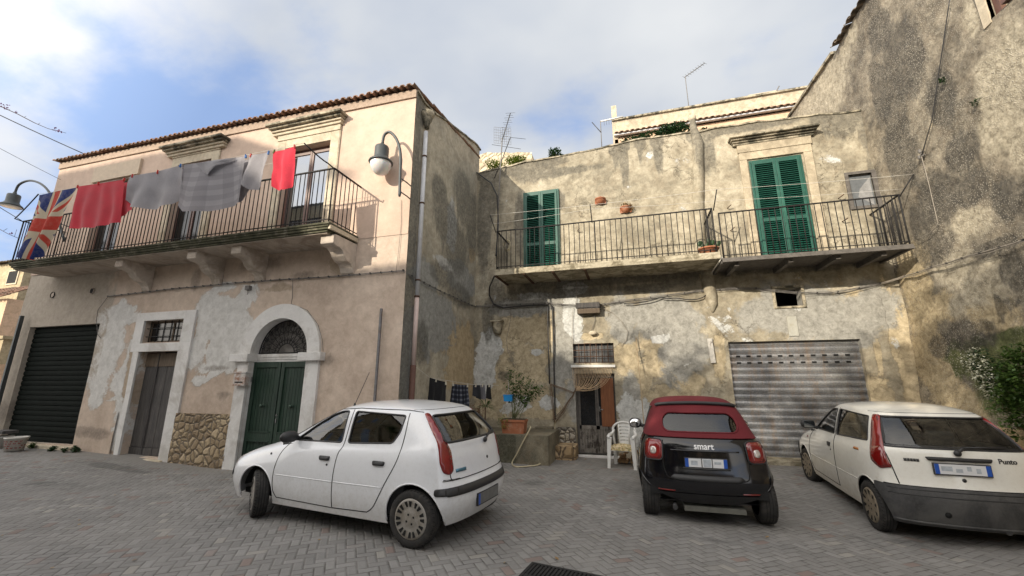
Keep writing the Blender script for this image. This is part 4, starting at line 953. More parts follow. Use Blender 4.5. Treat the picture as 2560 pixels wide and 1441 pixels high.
# barred window over the door
d = MB(); a, b, z0, z1 = grl
d.box(a, b, Y2 + .10, Y2 + .13, z0, z0 + .04); d.box(a, b, Y2 + .10, Y2 + .13, z1 - .04, z1)
for x in (a, a + (b - a) * .48, b - .04): d.box(x, x + .04, Y2 + .098, Y2 + .13, z0, z1)
f_ = d.build('fanlight_frame', M['oldwood'], H2); d = MB(); d.box(a, b, Y2 + .112, Y2 + .118, z0, z1); d.build('pane', simple('grimy_glass', (.10, .10, .10), .3, var=.4, scale=3), f_)
d = MB()
for i in range(8): x = a + (b - a) * i / 7; d.bar((x, Y2 + .02, z0 - .03), (x, Y2 + .02, z1 + .03), .011, 5)
for q in (.0, .33, .66, 1.): z = z0 + (z1 - z0) * q; d.bar((a - .02, Y2 + .01, z), (b + .02, Y2 + .01, z), .011, 5)
d.build('window_bars', M['rust'], H2)
d = MB(); d.box(X2(1428, 915), X2(1538, 915), Y2 - .07, Y2 + .0, Z2(1480, 919), Z2(1480, 913)); d.build('door_lintel_shelf', M['plasticwhite'], H2)
# entrance door
d = MB(); a, b, z0, z1 = dor; yq = Y2 + .16; xm = a + (b - a) * .52
d.box(a, a + .06, yq, yq + .05, z0, z1); d.box(b - .04, b, yq, yq + .05, z0, z1); d.box(a + .06, b - .04, yq, yq + .05, z1 - .05, z1); dfr = d.build('door_frame', M['darkwood'], H2, bevel=.004)
zr = z0 + .62
for k_, (p, q) in enumerate(((a + .06, xm - .005), (xm + .005, b - .04))):
    d = MB(); wq = .05
    d.box(p, p + wq, yq - .03, yq + .01, z0 + .02, zr - .05); d.box(q - wq * .6, q, yq - .03, yq + .01, z0 + .02, zr - .05)
    d.box(p + wq, q - wq * .6, yq - .028, yq + .01, zr - .05, zr + .04); d.box(p + wq, q - wq * .6, yq - .028, yq + .01, z0 + .02, z0 + .12); 
    for i in range(5):
        xa = p + wq + (q - p - 1.6 * wq) * i / 5; d.box(xa + .003, xa + (q - p - 1.6 * wq) / 5 - .003, yq - .014, yq, z0 + .12, zr - .05)
    lf = d.build('door_leaf', M['peelwood'], H2, bevel=.003)
    d = MB(); d.box(p, p + .04, yq - .03, yq + .01, zr + .04, z1 - .05); d.box(q - .03, q, yq - .03, yq + .01, zr + .04, z1 - .05); d.box(p + .04, q - .03, yq - .028, yq + .01, z1 - .11, z1 - .05); d.build('upper_frame', M['darkwood'], lf)
    d = MB(); d.box(p + wq, q - wq * .6, yq - .008, yq - .004, zr + .04, z1 - .11); d.build('pane', M['panedark'], lf)
d = MB(); d.box(b - .36, b - .045, yq - .045, yq - .032, zr + .03, z1 - .12); d.build('inner_shutter', M['orangewood'], H2)
d = MB(); d.box(xm + .06, xm + .08, yq - .05, yq - .03, z0 + 1.0, z0 + 1.12); d.bar((xm + .07, yq - .06, z0 + 1.05), (xm + .17, yq - .06, z0 + 1.05), .008, 6); d.build('door_handle', M['chrome'], dfr)
d = MB(); d.box(a - .02, b + .02, Y2 - .10, Y2 + .15, -.10, .02); d.build('marble_threshold', M['trim'], H2, bevel=.006)
# low cladding and steps left of the door
wq = wall('Y', Y2 - .05, X2(1385, 1100), dor[0] - .02, -.3, Z2(1410, 1068), (), .06, lambda u, z: -.02 * abs(fbm(u, 2, z, 7)))
wq.build('pebble_cladding', M['cladgrey'], H2, fix=False)
# balconies
def slab2(x0, x1, Yf, zt, th, mat, name='balcony_slab'):
    d = MB(); d.smooth = False
    n = int((x1 - x0) / .12)
    d.grid(n, 4, lambda a, b: (x0 + (x1 - x0) * a, Yf + .010 * fbm(a * (x1 - x0), b, 0, 3), zt - th + th * b + .006 * nz(a * 40, b, 0)))
    d.quad((x0, Yf, zt), (x1, Yf, zt), (x1, Y2, zt), (x0, Y2, zt)); d.quad((x0, Yf, zt - th), (x1, Yf, zt - th), (x1, Y2, zt - th), (x0, Y2, zt - th))
    d.quad((x0, Yf, zt - th), (x0, Yf, zt), (x0, Y2, zt), (x0, Y2, zt - th)); d.quad((x1, Yf, zt - th), (x1, Yf, zt), (x1, Y2, zt), (x1, Y2, zt - th))
    return d.build(name, mat, H2)
bl0, bl1 = X2(1237, 680, YB2), X2(1802, 645, YB2)
sl = slab2(bl0, bl1, YB2, zL, .15, M['slab'])
for px, py in ((1240, 695), (1310, 688), (1382, 683), (1462, 678)):
    x = X2(px, py, YB2 + .05) ; d = MB(); d.box(x - .03, x + .03, YB2 + .02, Y2, zL - .175, zL - .151); d.build('iron_joist', M['rust'], sl)
br0, br1 = bl1 + .03, XR - .22; zrt = Z2(2040, 628, YB2)
d = MB(); d.box(br0, br1, YB2, Y2, zrt - .055, zrt); d.box(br0, br1, YB2 - .02, YB2 + .06, zrt - .10, zrt - .056); d.box(br0 - .02, br0 + .05, YB2 + .06, Y2, zrt - .11, zrt - .056); d.box(br1 - .06, br1, YB2 + .06, Y2, zrt - .10, zrt - .056)
sr = d.build('thin_balcony_slab', M['darkwood'], H2, bevel=.006)
for px in (1830, 1960, 2075, 2185):
    x = X2(px, 655, YB2 + .5); d = MB(); d.box(x - .045, x + .045, YB2 + .12, Y2, zrt - .17, zrt - .056); d.build('timber_joist', M['darkwood'], sr)
zt2 = (Z2(1240, 578, YB2 + .04) + Z2(1783, 521, YB2 + .04)) / 2 - .022
rl2 = railing(bl0 + .04, bl1 - .06, YB2 + .04, Y2, zL, zt2, H2, .125, (1, 1), every=20)
zt3 = Z2(2050, 507, YB2 + .04) - .02
rl3 = railing(br0 + .04, br1 - .04, YB2 + .04, Y2, zrt, zt3, H2, .125, (0, 1))
arms = []
for rl, a_, b_ in ((rl2, (1240, 578), (1225, 538)), (rl2, (1480, 553), (1475, 510)), (rl2, (1783, 522), (1792, 474)), (rl3, (2247, 488), (2284, 436))):
    p, q = onY(*a_, YB2 + .04), onY(*b_, YB2 - .12); d = MB(); d.tube([p - Vector((0, 0, .05)), q], .013, 5); d.build('line_arm', M['iron'], rl); arms.append((p, q))
def wire(pts, r=.004, sag=0.0, n=12, name='cable', mat='cable', label='', cat='cable', wob=0, group=None, clips=0):
    out = []
    for a, b in zip(pts, pts[1:]):
        a, b = Vector(a), Vector(b); m = max(2, int((b - a).length / .15)) if wob else n
        for i in range(m): t = i / m; p = a.lerp(b, t); p.z -= sag * 4 * t * (1 - t) * (b - a).length; p.z += wob * nz(p.x, p.y, p.z, 3); out.append(p)
    out.append(Vector(pts[-1])); d = MB(); d.tube(out, r, 5)
    o = d.build(name, M[mat])
    return tag(o, label, cat, group)
P2 = lambda px, py, Y=Y2 - .03: onY(px, py, Y)
wire([arms[0][1], arms[2][1], arms[3][1]], .0035, .006, name='washing_line', mat='line', label='upper white washing line stretched along the balconies of the weathered house', cat='washing line')
wire([arms[0][0].lerp(arms[0][1], .45), arms[1][1].lerp(arms[1][0], .3), arms[2][0].lerp(arms[2][1], .4), arms[3][0].lerp(arms[3][1], .3)], .003, .006, name='washing_line', mat='line', label='lower white washing line just above the balcony rails of the weathered house', cat='washing line')
# little iron hooks on the wall
for px, py in ((1445, 580), (1818, 522), (1826, 578), (2095, 497), (2105, 555)):
    p = P2(px, py, Y2 + .02); d = MB(); d.tube([p, p + Vector((0, -.10, -.01)), p + Vector((.06, -.16, .03))], .012, 5); d.build('wall_hook', M['rust'], H2)

# ================================================================ tall rubble building on the right
H3 = thing('tall_rubble_building', (XR, 8, 0), 'towering dark stained rubble building closing the square on the right', 'building')
er = [onX(x, y, XR) for x, y in ((2170, 0), (2100, 105), (1970, 290))]
eave = er[1].z - .05
br_ = lambda l: blobs(l, lambda px, py: (onX(px, py, XR).y, onX(px, py, XR).z))
r_och = br_([(2300, 760, 40, 130), (2330, 900, 50, 90), (2290, 640, 30, 50), (2270, 680, 20, 60), (2420, 1010, 60, 40), (2380, 960, 30, 50), (2470, 790, 60, 50), (2370, 770, 40, 40)])
r_pal = br_([(2070, 230, 55, 90), (2110, 110, 18, 60), (2500, 200, 70, 90), (2540, 120, 40, 60), (2480, 330, 40, 60), (2420, 560, 60, 40), (2430, 50, 18, 60), (2020, 280, 40, 40), (2380, 680, 60, 50), (2530, 330, 40, 90), (2460, 700, 90, 60), (2130, 70, 16, 50), (2395, 770, 20, 25)])
r_mos = br_([(2450, 900, 90, 60), (2500, 960, 80, 80), (2520, 850, 60, 30), (2400, 900, 30, 50)])
r_drk = br_([(2260, 150, 60, 130), (2200, 80, 40, 70), (2200, 230, 30, 110), (2250, 380, 50, 110), (2340, 500, 60, 80), (2420, 470, 70, 50), (2520, 500, 60, 60), (2330, 620, 60, 50), (2300, 560, 30, 60), (2480, 620, 90, 22), (2420, 840, 80, 40), (2530, 680, 40, 60), (2490, 770, 10, 45), (2350, 250, 50, 90), (2400, 380, 50, 60), (2520, 760, 30, 20), (2350, 870, 30, 30), (2240, 560, 16, 60)])
def mk3(u, z): return (r_och(u, z), r_pal(u, z), r_mos(u, z), min(1, r_drk(u, z) * .95))
def rel3(u, z):
    b_ = max(0, 1.9 - z) * .12 if u < 10 else max(0, 1.9 - z) * .05
    return .05 * fbm(u, 9, z, .55) + .02 * fbm(u, 2, z, 3.0) - b_
uwr = (onX(2558, 0, XR).y - 1.4, onX(2476, 30, XR).y, onX(2478, 52, XR).z, eave - .9)
h3 = wall('X', XR, 1.2, 16.0, -.4, eave, [(*uwr, .25)], .12, rel3, maskf=mk3, depth=.25, top=lambda u: eave + (0 if u < 10.9 else (u - 10.9) * .07) + .03 * nz(u, 2, 2, 3))
# reveals of this wall go +X
o = h3.build('rubble_wall', M['rub'], H3, fix=False); set_cols(o, h3.cols)
d = MB(); d.box(XR + .26, XR + .27, uwr[0], uwr[1], uwr[2], uwr[3]); d.build('dark_room', M['void'], H3)
d = MB(); d.box(XR - .03, XR + .04, uwr[1], uwr[1] + .14, uwr[2] - .05, uwr[3]); d.build('window_jamb', M['stone'], H3)
d = MB()
for y in (uwr[1] - .06, uwr[1] - .42, uwr[1] - .78): d.box(XR + .05, XR + .11, y - .05, y + .05, uwr[2], uwr[3])
d.box(XR - .06, XR + .10, uwr[0], uwr[1] - .25, uwr[2] + .02, uwr[2] + .09); d.build('window_frame', M['brown'], H3)
d = MB(); d.box(XR + .12, XR + .13, uwr[0], uwr[1], uwr[2], uwr[3]); d.build('shutter_board', simple('cream_shutter', (.52, .43, .30), .8), H3)
d = MB(); d.prism([(11.2, eave + .02), (16, eave + .38), (16, eave + .46), (11.2, eave + .10)], fX, XR - .06, XR + .4); d.build('coping', M['stone_dark'], H3)
tiles(1.0, 10.9, XR - .16, XR + 4.0, lambda x: eave + .0, lambda x: eave + 1.3, .24, 'tiled_roof', M['tileold'], H3, axis='Y', rows=9, jag=.03)
mb = MB(); mb.box(XR + .9, XR + 9, 1.2, 1.3, -.4, eave); mb.box(XR + .9, XR + 9, 16.0, 16.1, -.4, eave); mb.box(XR + 8.9, XR + 9, 1.2, 16, -.4, eave)
o = mb.build('far_walls', M['farwall'], H3); set_cols(o, [(0, 0, 0, .3)] * len(o.data.vertices))
# eroded bank at the foot of the tall wall
d = MB(); d.smooth = True
def bank(a, b):
    y = Y2 + .05 - a * 6.2; h_ = 1.35 - .25 * a + .12 * nz(y, 0, 0, 1.1); wdt = .95 + .15 * nz(y, 4, 0, 1)
    t = b; x = XR + .1 - wdt * (t ** .9); z = h_ * (1 - t) ** .8 + gz(5, y) - .05
    x += .05 * fbm(y, z, 3, 2.2); z += .05 * fbm(y, x, 1, 2.4); return (x, y, z)
d.grid(60, 16, bank)
bk = d.build('eroded_bank', M['bank'], H3); set_cols(bk, [(0, 0, 0, .35)] * len(bk.data.vertices))

# ================================================================ houses behind
YP = 18.0
H4 = thing('peach_house', (3, YP, 0), 'peach coloured house with cement parapet rising behind the weathered roof', 'house')
px0, px1 = onY(1534, 320, YP).x, 12.; zt = onY(1770, 268, YP).z; zb_ = onY(1770, 305, YP).z; zc_ = onY(1700, 320, YP).z
mb = MB(); mb.box(px0 + .1, px1, YP, YP + 6, -.3, zc_ - .02); o = mb.build('wall', M['peach'], H4); set_cols(o, [(0, 0, 0, 0)] * len(o.data.vertices))
mb = MB(); mb.box(px0, px1, YP - .12, YP + 5, zb_ + .12, zt); o = mb.build('parapet', M['parapet'], H4); set_cols(o, [(0, 0, 0, .35)] * len(o.data.vertices))
mb = MB(); mb.box(px0 - .05, px1, YP - .22, YP + .1, zt, zt + .08); mb.build('coping', M['stone_dark'], H4)
mb = MB(); mb.box(px0, px1, YP - .26, YP - .12, zb_ - .09, zb_ - .03); mb.build('gutter', M['pvcgrey'], H4)
tiles(px0, px1, YP - .36, YP - .1, lambda x: zb_ - .02, lambda x: zb_ + .15, .24, 'eaves_tiles', M['tile'], H4, rows=1)
mb = MB(); mb.box(px0 + .02, px1, YP - .10, YP - .001, zc_ - .4, zc_ - .15); o = mb.build('string_course', M['peach'], H4); set_cols(o, [(0, 0, 0, .2)] * len(o.data.vertices))
mb = MB(); p = onY(1534, 268, YP); mb.box(p.x - .12, p.x + .12, YP - .1, YP + .2, zt - 1.2, p.z); mb.build('corner_pillar', M['parapet'], H4)
mb = MB(); p, q = onY(1870, 238, YP + 3), onY(1945, 232, YP + 3); mb.box(p.x, q.x, YP + 3, YP + 5, zt - .5, p.z); mb.build('roof_hut', M['parapet'], H4)
d = MB(); p = onY(1942, 232, YP + 3); d.tube([p + Vector((0, 0, -.3)), p + Vector((0, 0, .1)), p + Vector((.15, 0, .35))], .03, 5); d.build('bent_rod', M['cable'], H4)
for o in [x for x in bpy.data.objects if x.parent == H4 and 'm' not in x.data.color_attributes]: pass
for nm in ('corner_pillar', 'roof_hut'):
    o = bpy.data.objects[nm]; set_cols(o, [(0, 0, 0, .3)] * len(o.data.vertices))
H5 = wall('Y', 14.2, onY(1150, 400, 14.2).x, onY(1330, 400, 14.2).x, 4, onY(1240, 378, 14.2).z, (), .15, lambda u, z: .03 * fbm(u, 0, z, 3), top=lambda u: onY(1240, 378, 14.2).z - abs(u - onY(1215, 378, 14.2).x) * .16 + .04 * nz(u, 0, 0, 3))
nv_ = len(H5.v); H5.box(onY(1150, 400, 14.2).x, onY(1330, 400, 14.2).x, 14.22, 14.9, 3, onY(1240, 392, 14.2).z - .15)
tag(H5.build('rubble_garden_wall', M['rubble']), 'cracked pale rubble wall showing between the two roofs', 'wall')
# far left houses
def farhouse(name, x0, x1, y0, y1, z1, label, wins=(), mat='farwall', roofm='tileold'):
    h = thing(name, ((x0 + x1) / 2, y0, 0), label, 'house'); mb = MB(); mb.box(x0, x1, y0, y1, -.3, z1)
    o = mb.build('wall', M[mat], h); set_cols(o, [(0, 0, 0, .3)] * len(o.data.vertices))
    tiles(x0 - .15, x1 + .15, y0 - .3, y0 + (y1 - y0) * .5, lambda x: z1, lambda x: z1 + .8, .24, 'roof', M[roofm], h, rows=5)
    for (a, b, c, d_, face) in wins:
        w_ = MB(); w2 = MB()
        if face == 'Y':
            w_.box(a, b, y0 - .04, y0 + .02, c, d_); w2.box(a + .08, b - .08, y0 - .05, y0 - .042, c + .08, d_ - .08)
        else:
            w_.box(x1 - .02, x1 + .04, a, b, c, d_); w2.box(x1 + .042, x1 + .05, a + .08, b - .08, c + .08, d_ - .08)
        f_ = w_.build('window', M['stone'], h); w2.build('pane', M['void'], f_)
    return h
p = onY(60, 650, 12.5)
farhouse('ochre_house', p.x - 9, p.x + .3, 12.5, 20, p.z - .1, 'old ochre house glimpsed at the far left behind the pink house', [(onY(33, 690, 12.5).x - .4, onY(33, 690, 12.5).x + .5, onY(33, 712, 12.5).z, onY(33, 676, 12.5).z, 'Y'), (onY(30, 900, 12.5).x - .8, onY(30, 900, 12.5).x + .1, onY(33, 930, 12.5).z, onY(33, 850, 12.5).z, 'Y')])
p = onY(22, 738, 10.5)
farhouse('orange_fronted_house', p.x - 8, p.x, 10.5, 12.3, p.z - .15, 'low orange plastered house with clay tiles at the far left edge', [], 'peach', 'tile')
p = onY(28, 850, 10.4); d = MB(); d.box(p.x - .9, p.x + .35, 10.0, 10.4, p.z, p.z + .12); d.box(p.x - .9, p.x + .2, 10.1, 10.4, p.z - 1.0, p.z - .0)
tag(d.build('roofed_porch', M['farwall']), 'small ochre porch with a pale flat top in front of the orange house', 'porch'); set_cols(bpy.data.objects['roofed_porch'], [(0, 0, 0, .3)] * len(bpy.data.objects['roofed_porch'].data.vertices))

# ================================================================ the other side of the square, behind the camera
def opp(name, x0, x1, y1, z1, label, floors=3):
    h = thing(name, ((x0 + x1) / 2, y1, 0), label, 'house'); mb = MB(); mb.box(x0, x1, y1 - 7, y1, -.3, z1)
    o = mb.build('wall', M['farwall'], h); set_cols(o, [(0, 0, 0, .3)] * len(o.data.vertices))
    n = int((x1 - x0) / 2.6)
    for f_ in range(floors):
        for i in range(n):
            x = x0 + (x1 - x0) * (i + .5) / n; zb0 = .9 + f_ * (z1 - .8) / floors; w_ = MB(); w_.box(x - .55, x + .55, y1 + .003, y1 + .05, zb0, zb0 + 1.6); fo_ = w_.build('window', M['stone'], h)
            w_ = MB(); w_.box(x - .42, x + .42, y1 + .052, y1 + .06, zb0 + .12, zb0 + 1.48); w_.build('pane', M['pane'], fo_)
    tiles(x0 - .2, x1 + .2, y1 + .25, y1 - 6.5, lambda x: z1, lambda x: z1 + 1.2, .3, 'roof', M['tileold'], h, rows=6)
# ================================================================ cars
def car_cage(levels, L):
    """levels: list of (s[13], y[13], z[13]); s runs from the nose backwards"""
    V = []; F = []; n = 24
    for (s_, y_, z_) in levels:
        idx = list(range(13)) + list(range(11, 0, -1))
        for q, i in enumerate(idx):
            sg = 1 if q <= 12 else -1
            V.append((L / 2 - s_[i], sg * y_[i], z_[i]))
    for k in range(len(levels) - 1):
        for q in range(n): F.append((k * n + q, k * n + (q + 1) % n, (k + 1) * n + (q + 1) % n, (k + 1) * n + q))
    me = bpy.data.meshes.new('cage'); me.from_pydata(V, [], F)
    bm = bmesh.new(); bm.from_mesh(me)
    bmesh.ops.remove_doubles(bm, verts=bm.verts, dist=.0008); bmesh.ops.dissolve_degenerate(bm, edges=bm.edges, dist=.0005)
    bm.to_mesh(me); bm.free()
    ob = bpy.data.objects.new('cage', me); sc.collection.objects.link(ob)
    md = ob.modifiers.new('s', 'SUBSURF'); md.levels = 3; md.render_levels = 3
    dg = bpy.context.evaluated_depsgraph_get(); m2 = bpy.data.meshes.new_from_object(ob.evaluated_get(dg))
    bm = bmesh.new(); bm.from_mesh(m2)
    bmesh.ops.recalc_face_normals(bm, faces=bm.faces)
    bpy.data.objects.remove(ob); bpy.data.meshes.remove(me); bpy.data.meshes.remove(m2)
    return bm
def inpoly(u, v, P):
    c = False; n = len(P)
    for i in range(n):
        a, b = P[i], P[(i + 1) % n]
        if (a[1] > v) != (b[1] > v) and u < (b[0] - a[0]) * (v - a[1]) / (b[1] - a[1]) + a[0]: c = not c
    return c
def smoothpoly(P, r=.04, n=4):
    """round the corners of a polygon"""
    out = []; N = len(P)
    for i in range(N):
        p, a, b = Vector(P[i]), Vector(P[i - 1]), Vector(P[(i + 1) % N])
        da, db = (a - p), (b - p); ra = min(r, da.length * .45); rb = min(r, db.length * .45); A = p + da.normalized() * ra; B = p + db.normalized() * rb
        for k in range(n + 1): t = k / n; q = A * (1 - t) ** 2 + p * 2 * t * (1 - t) + B * t * t; out.append((q.x, q.y))
    return out
class Car:
    def __init__(s, levels, L, root):
        s.L = L; s.root = root; s.bm = car_cage(levels, L); s.bvh = BVHTree.FromBMesh(s.bm)
    def basis(s, phi):      # phi: direction one looks along, in the car's frame
        d = Vector((math.cos(phi), math.sin(phi), 0)); return d, Vector((-math.sin(phi), math.cos(phi), 0))
    def hit(s, u, v, phi, off=0.):
        d, t = s.basis(phi); o = t * u + Vector((0, 0, v)) - d * 4
        loc, nor, i, dist = s.bvh.ray_cast(o, d)
        if loc is None:
            loc, nor, i, dist = s.bvh.find_nearest(t * u + Vector((0, 0, v)) - d * .6)
        if nor.dot(d) > 0: nor = -nor
        return loc + nor * off, nor
    def side(s, sg): return -math.pi / 2 if sg > 0 else math.pi / 2
    def sp(s, pts, sg):      # (s,z) side coordinates -> (u,v)
        # side sg=+1: d=(0,-1), t=(1,0) -> u = x ; sg=-1: d=(0,1), t=(-1,0) -> u=-x
        return [((s.L / 2 - a) * (1 if sg > 0 else -1), z) for a, z in pts]
    def cut(s, poly, phi, keep=None):
        d, t = s.basis(phi); P = poly
        us = [p[0] for p in P]; vs = [p[1] for p in P]; lo = (min(us) - .12, min(vs) - .12); hi = (max(us) + .12, max(vs) + .12)
        def reg():
            out = []
            for f in s.bm.faces:
                c = f.calc_center_median(); u, v = c.dot(t), c.z
                if lo[0] < u < hi[0] and lo[1] < v < hi[1] and c.dot(d) < -.15 and abs(f.normal.dot(d)) > .12: out.append(f)
            return out
        n = len(P)
        for i in range(n):
            a, b = P[i], P[(i + 1) % n]; e = Vector((b[0] - a[0], b[1] - a[1]))
            if e.length < 1e-4: continue
            A, B = t * a[0] + Vector((0, 0, a[1])), t * b[0] + Vector((0, 0, b[1])); nrm = (B - A).cross(d).normalized()
            fs = reg(); geo = set(fs)
            for f in fs: geo.update(f.edges); geo.update(f.verts)
            bmesh.ops.bisect_plane(s.bm, geom=list(geo), plane_co=A, plane_no=nrm, dist=1e-5)
        dele = []
        for f in reg():
            c = f.calc_center_median()
            if inpoly(c.dot(t), c.z, P): dele.append(f)
        return dele
    def cut_delete(s, poly, phi): bmesh.ops.delete(s.bm, geom=s.cut(poly, phi), context='FACES')
    def bisect(s, co, no, pred):
        fs = [f for f in s.bm.faces if pred(f.calc_center_median())]; geo = set(fs)
        for f in fs: geo.update(f.edges); geo.update(f.verts)
        bmesh.ops.bisect_plane(s.bm, geom=list(geo), plane_co=co, plane_no=no, dist=1e-5)
    def take(s, faces, name, mat, parent=None, thick=0., smooth=True):
        mb = MB(); mb.smooth = smooth; idx = {}
        for f in faces:
            q = []
            for v in f.verts:
                if v not in idx: idx[v] = len(mb.v); mb.v.append(tuple(v.co + v.normal * thick))
                q.append(idx[v])
            mb._f(q)
        o = mb.build(name, mat, parent or s.root, local=True, fix=False)
        bmesh.ops.delete(s.bm, geom=faces, context='FACES')
        return o
    def patch(s, poly, phi, name, mat, parent=None, off=.004, st=.05, skirt=.006, thick=None):
        n = len(poly); B = []
        for i in range(n):
            a, b = poly[i], poly[(i + 1) % n]; m = max(1, int(math.hypot(b[0] - a[0], b[1] - a[1]) / st))
            for k in range(m): t = k / m; B.append((a[0] + (b[0] - a[0]) * t, a[1] + (b[1] - a[1]) * t))
        nb = len(B); pts = list(B); us = [p[0] for p in B]; vs = [p[1] for p in B]
        u = min(us) + st / 2
        while u < max(us):
            v = min(vs) + st / 2
            while v < max(vs):
                if inpoly(u, v, B) and min(math.hypot(u - a, v - b) for a, b in B) > st * .4: pts.append((u, v))
                v += st
            u += st
        res = delaunay_2d_cdt([Vector(p) for p in pts], [(i, (i + 1) % nb) for i in range(nb)], [], 1, 1e-6)
        mb = MB(); mb.smooth = True; nn = []
        for p in res[0]:
            l, no = s.hit(p.x, p.y, phi, off); mb.v.append(tuple(l)); nn.append(no)
        for f in res[2]: mb._f(f)
        if skirt:
            k = len(mb.v); mb.smooth = False
            oi = {}
            for i, p in enumerate(res[0]): oi[(round(p.x, 5), round(p.y, 5))] = i
            bi = [oi.get((round(a, 5), round(b, 5))) for a, b in B]
            if None not in bi:
                for i in bi: mb.v.append(tuple(Vector(mb.v[i]) - nn[i] * (off + skirt)))
                for i in range(nb): mb._f((bi[i], bi[(i + 1) % nb], k + (i + 1) % nb, k + i))
        return mb.build(name, mat, parent or s.root, local=True)
    def line(s, pts, phi, name, mat, parent=None, r=.004, off=0., closed=False, st=.04, n=5, build=True, mb=None):
        out = []; N = len(pts)
        for i in range(N if closed else N - 1):
            a, b = pts[i], pts[(i + 1) % N]; m = max(1, int(math.hypot(b[0] - a[0], b[1] - a[1]) / st))
            for k in range(m): t = k / m; out.append(s.hit(a[0] + (b[0] - a[0]) * t, a[1] + (b[1] - a[1]) * t, phi, off)[0])
        if not closed: out.append(s.hit(*pts[-1], phi, off)[0])
        mb2 = mb or MB(); mb2.tube(out, r, n, closed=closed)
        return mb2.build(name, mat, parent or s.root, local=True) if build else mb2
def curve(pts, n=8):
    """catmull-rom through 2-D points"""
    out = []; P = [pts[0]] + list(pts) + [pts[-1]]
    for i in range(1, len(P) - 2):
        p0, p1, p2, p3 = [Vector(q) for q in P[i - 1:i + 3]]
        for k in range(n):
            t = k / n; q = .5 * ((2 * p1) + (p2 - p0) * t + (2 * p0 - 5 * p1 + 4 * p2 - p3) * t * t + (3 * p1 - p0 - 3 * p2 + p3) * t ** 3); out.append((q.x, q.y))
    out.append(tuple(pts[-1])); return out
def wheel(root, x, y, r, w_, sg, hub, steer=0., style=0, rim=.70):
    """sg: outer side. The tyre is the wheel; the hubcap is its part"""
    Mx = Matrix.Translation((x, y, r)) @ Matrix.Rotation(steer, 4, 'Z') @ Matrix.Rotation(-sg * math.pi / 2, 4, 'X')
    # local z of the lathe = outward
    h = w_ / 2; d = MB()
    prof = [(r * rim, -h), (r * .9, -h), (r * .97, -h * .82), (r, -h * .6), (r, h * .6), (r * .975, h * .82), (r * .93, h * .96), (r * .80, h * 1.02), (r * (rim + .04), h * .96), (r * rim, h * .90), (r * rim, h * .3)]
    d.lathe(prof, Mx, 40)
    t = d.build('wheel', M['tyre'], root, local=True)
    d = MB()
    for q in (-.36, 0, .36): d.lathe([(r * 1.001, h * q - .004), (r * 1.0035, h * q), (r * 1.001, h * q + .004)], Mx, 40)
    for i in range(44):
        a = 2 * math.pi * i / 44
        for q0, q1 in ((.62, .9),): d.tube([Mx @ Vector((r * 1.0 * math.cos(a), r * 1.0 * math.sin(a), h * q0 * 1.)), Mx @ Vector((r * .965 * math.cos(a + .04), r * .965 * math.sin(a + .04), h * q1))], .004, 4)
    d.build('tread_groove', M['void'], t, local=True)
    R_ = r * rim * 1.02
    d = MB(); d.lathe([(R_, h * .86), (R_ * .97, h * .98), (R_ * .86, h * 1.0), (R_ * .6, h * .92), (R_ * .42, h * .96), (R_ * .3, h * 1.02), (0, h * 1.03)], Mx, 36)
    d.cur = 1; nh = 8 if style == 0 else 10
    def pt(rr, a, z): return tuple(Mx @ Vector((rr * math.cos(a), rr * math.sin(a), z)))
    for i in range(nh):
        a = 2 * math.pi * i / nh + .2
        if style == 0:
            for da in (-.17, .17): d.quad(pt(R_ * .60, a + da * .9 - .08, h * .99), pt(R_ * .60, a + da * .9 + .08, h * .99), pt(R_ * .88, a + da + .11, h * 1.05), pt(R_ * .88, a + da - .11, h * 1.05))
        else:
            d.quad(pt(R_ * .60, a - .05, h * .99), pt(R_ * .60, a + .05, h * .99), pt(R_ * .86, a + .14, h * 1.05), pt(R_ * .90, a, h * 1.05), pt(R_ * .86, a - .14, h * 1.05))
    for i in range(4):
        a = 2 * math.pi * i / 4 + .5; cx, cy = R_ * .24 * math.cos(a), R_ * .24 * math.sin(a)
        d.quad(*[tuple(Mx @ Vector((cx + R_ * .06 * math.cos(b), cy + R_ * .06 * math.sin(b), h * 1.05))) for b in [k * math.pi / 4 for k in range(8)]])
    d.build('hubcap', [M[hub], M['void']], t, local=True)
    return t
def seat(root, x, y, w_=.46, z=.30):
    d = MB(); d.box(x - .25, x + .25, y - w_ / 2, y + w_ / 2, z, z + .20)
    Mx = Matrix.Translation((x - .25, y, z + .12)) @ Matrix.Rotation(R(-14), 4, 'Y'); d.box(-.06, .06, -w_ / 2, w_ / 2, 0, .56, Mx); d.box(-.045, .045, -.13, .13, .60, .80, Mx)
    d.build('seat', M['seatgrey'], root, bevel=.03, local=True)
def steering(root, x, y, z):
    d = MB(); Mx = Matrix.Translation((x, y, z)) @ Matrix.Rotation(R(-65), 4, 'Y')
    d.tube([Mx @ Vector((.18 * math.cos(a), .18 * math.sin(a), 0)) for a in [i * math.pi / 10 for i in range(20)]], .014, 6, closed=True)
    d.tube([Mx @ Vector((0, -.17, 0)), Mx @ Vector((0, .17, 0))], .016, 6); d.tube([Mx @ Vector((0, 0, 0)), Mx @ Vector((0, 0, -.3))], .03, 6)
    d.build('steering_wheel', M['interior'], root, local=True)
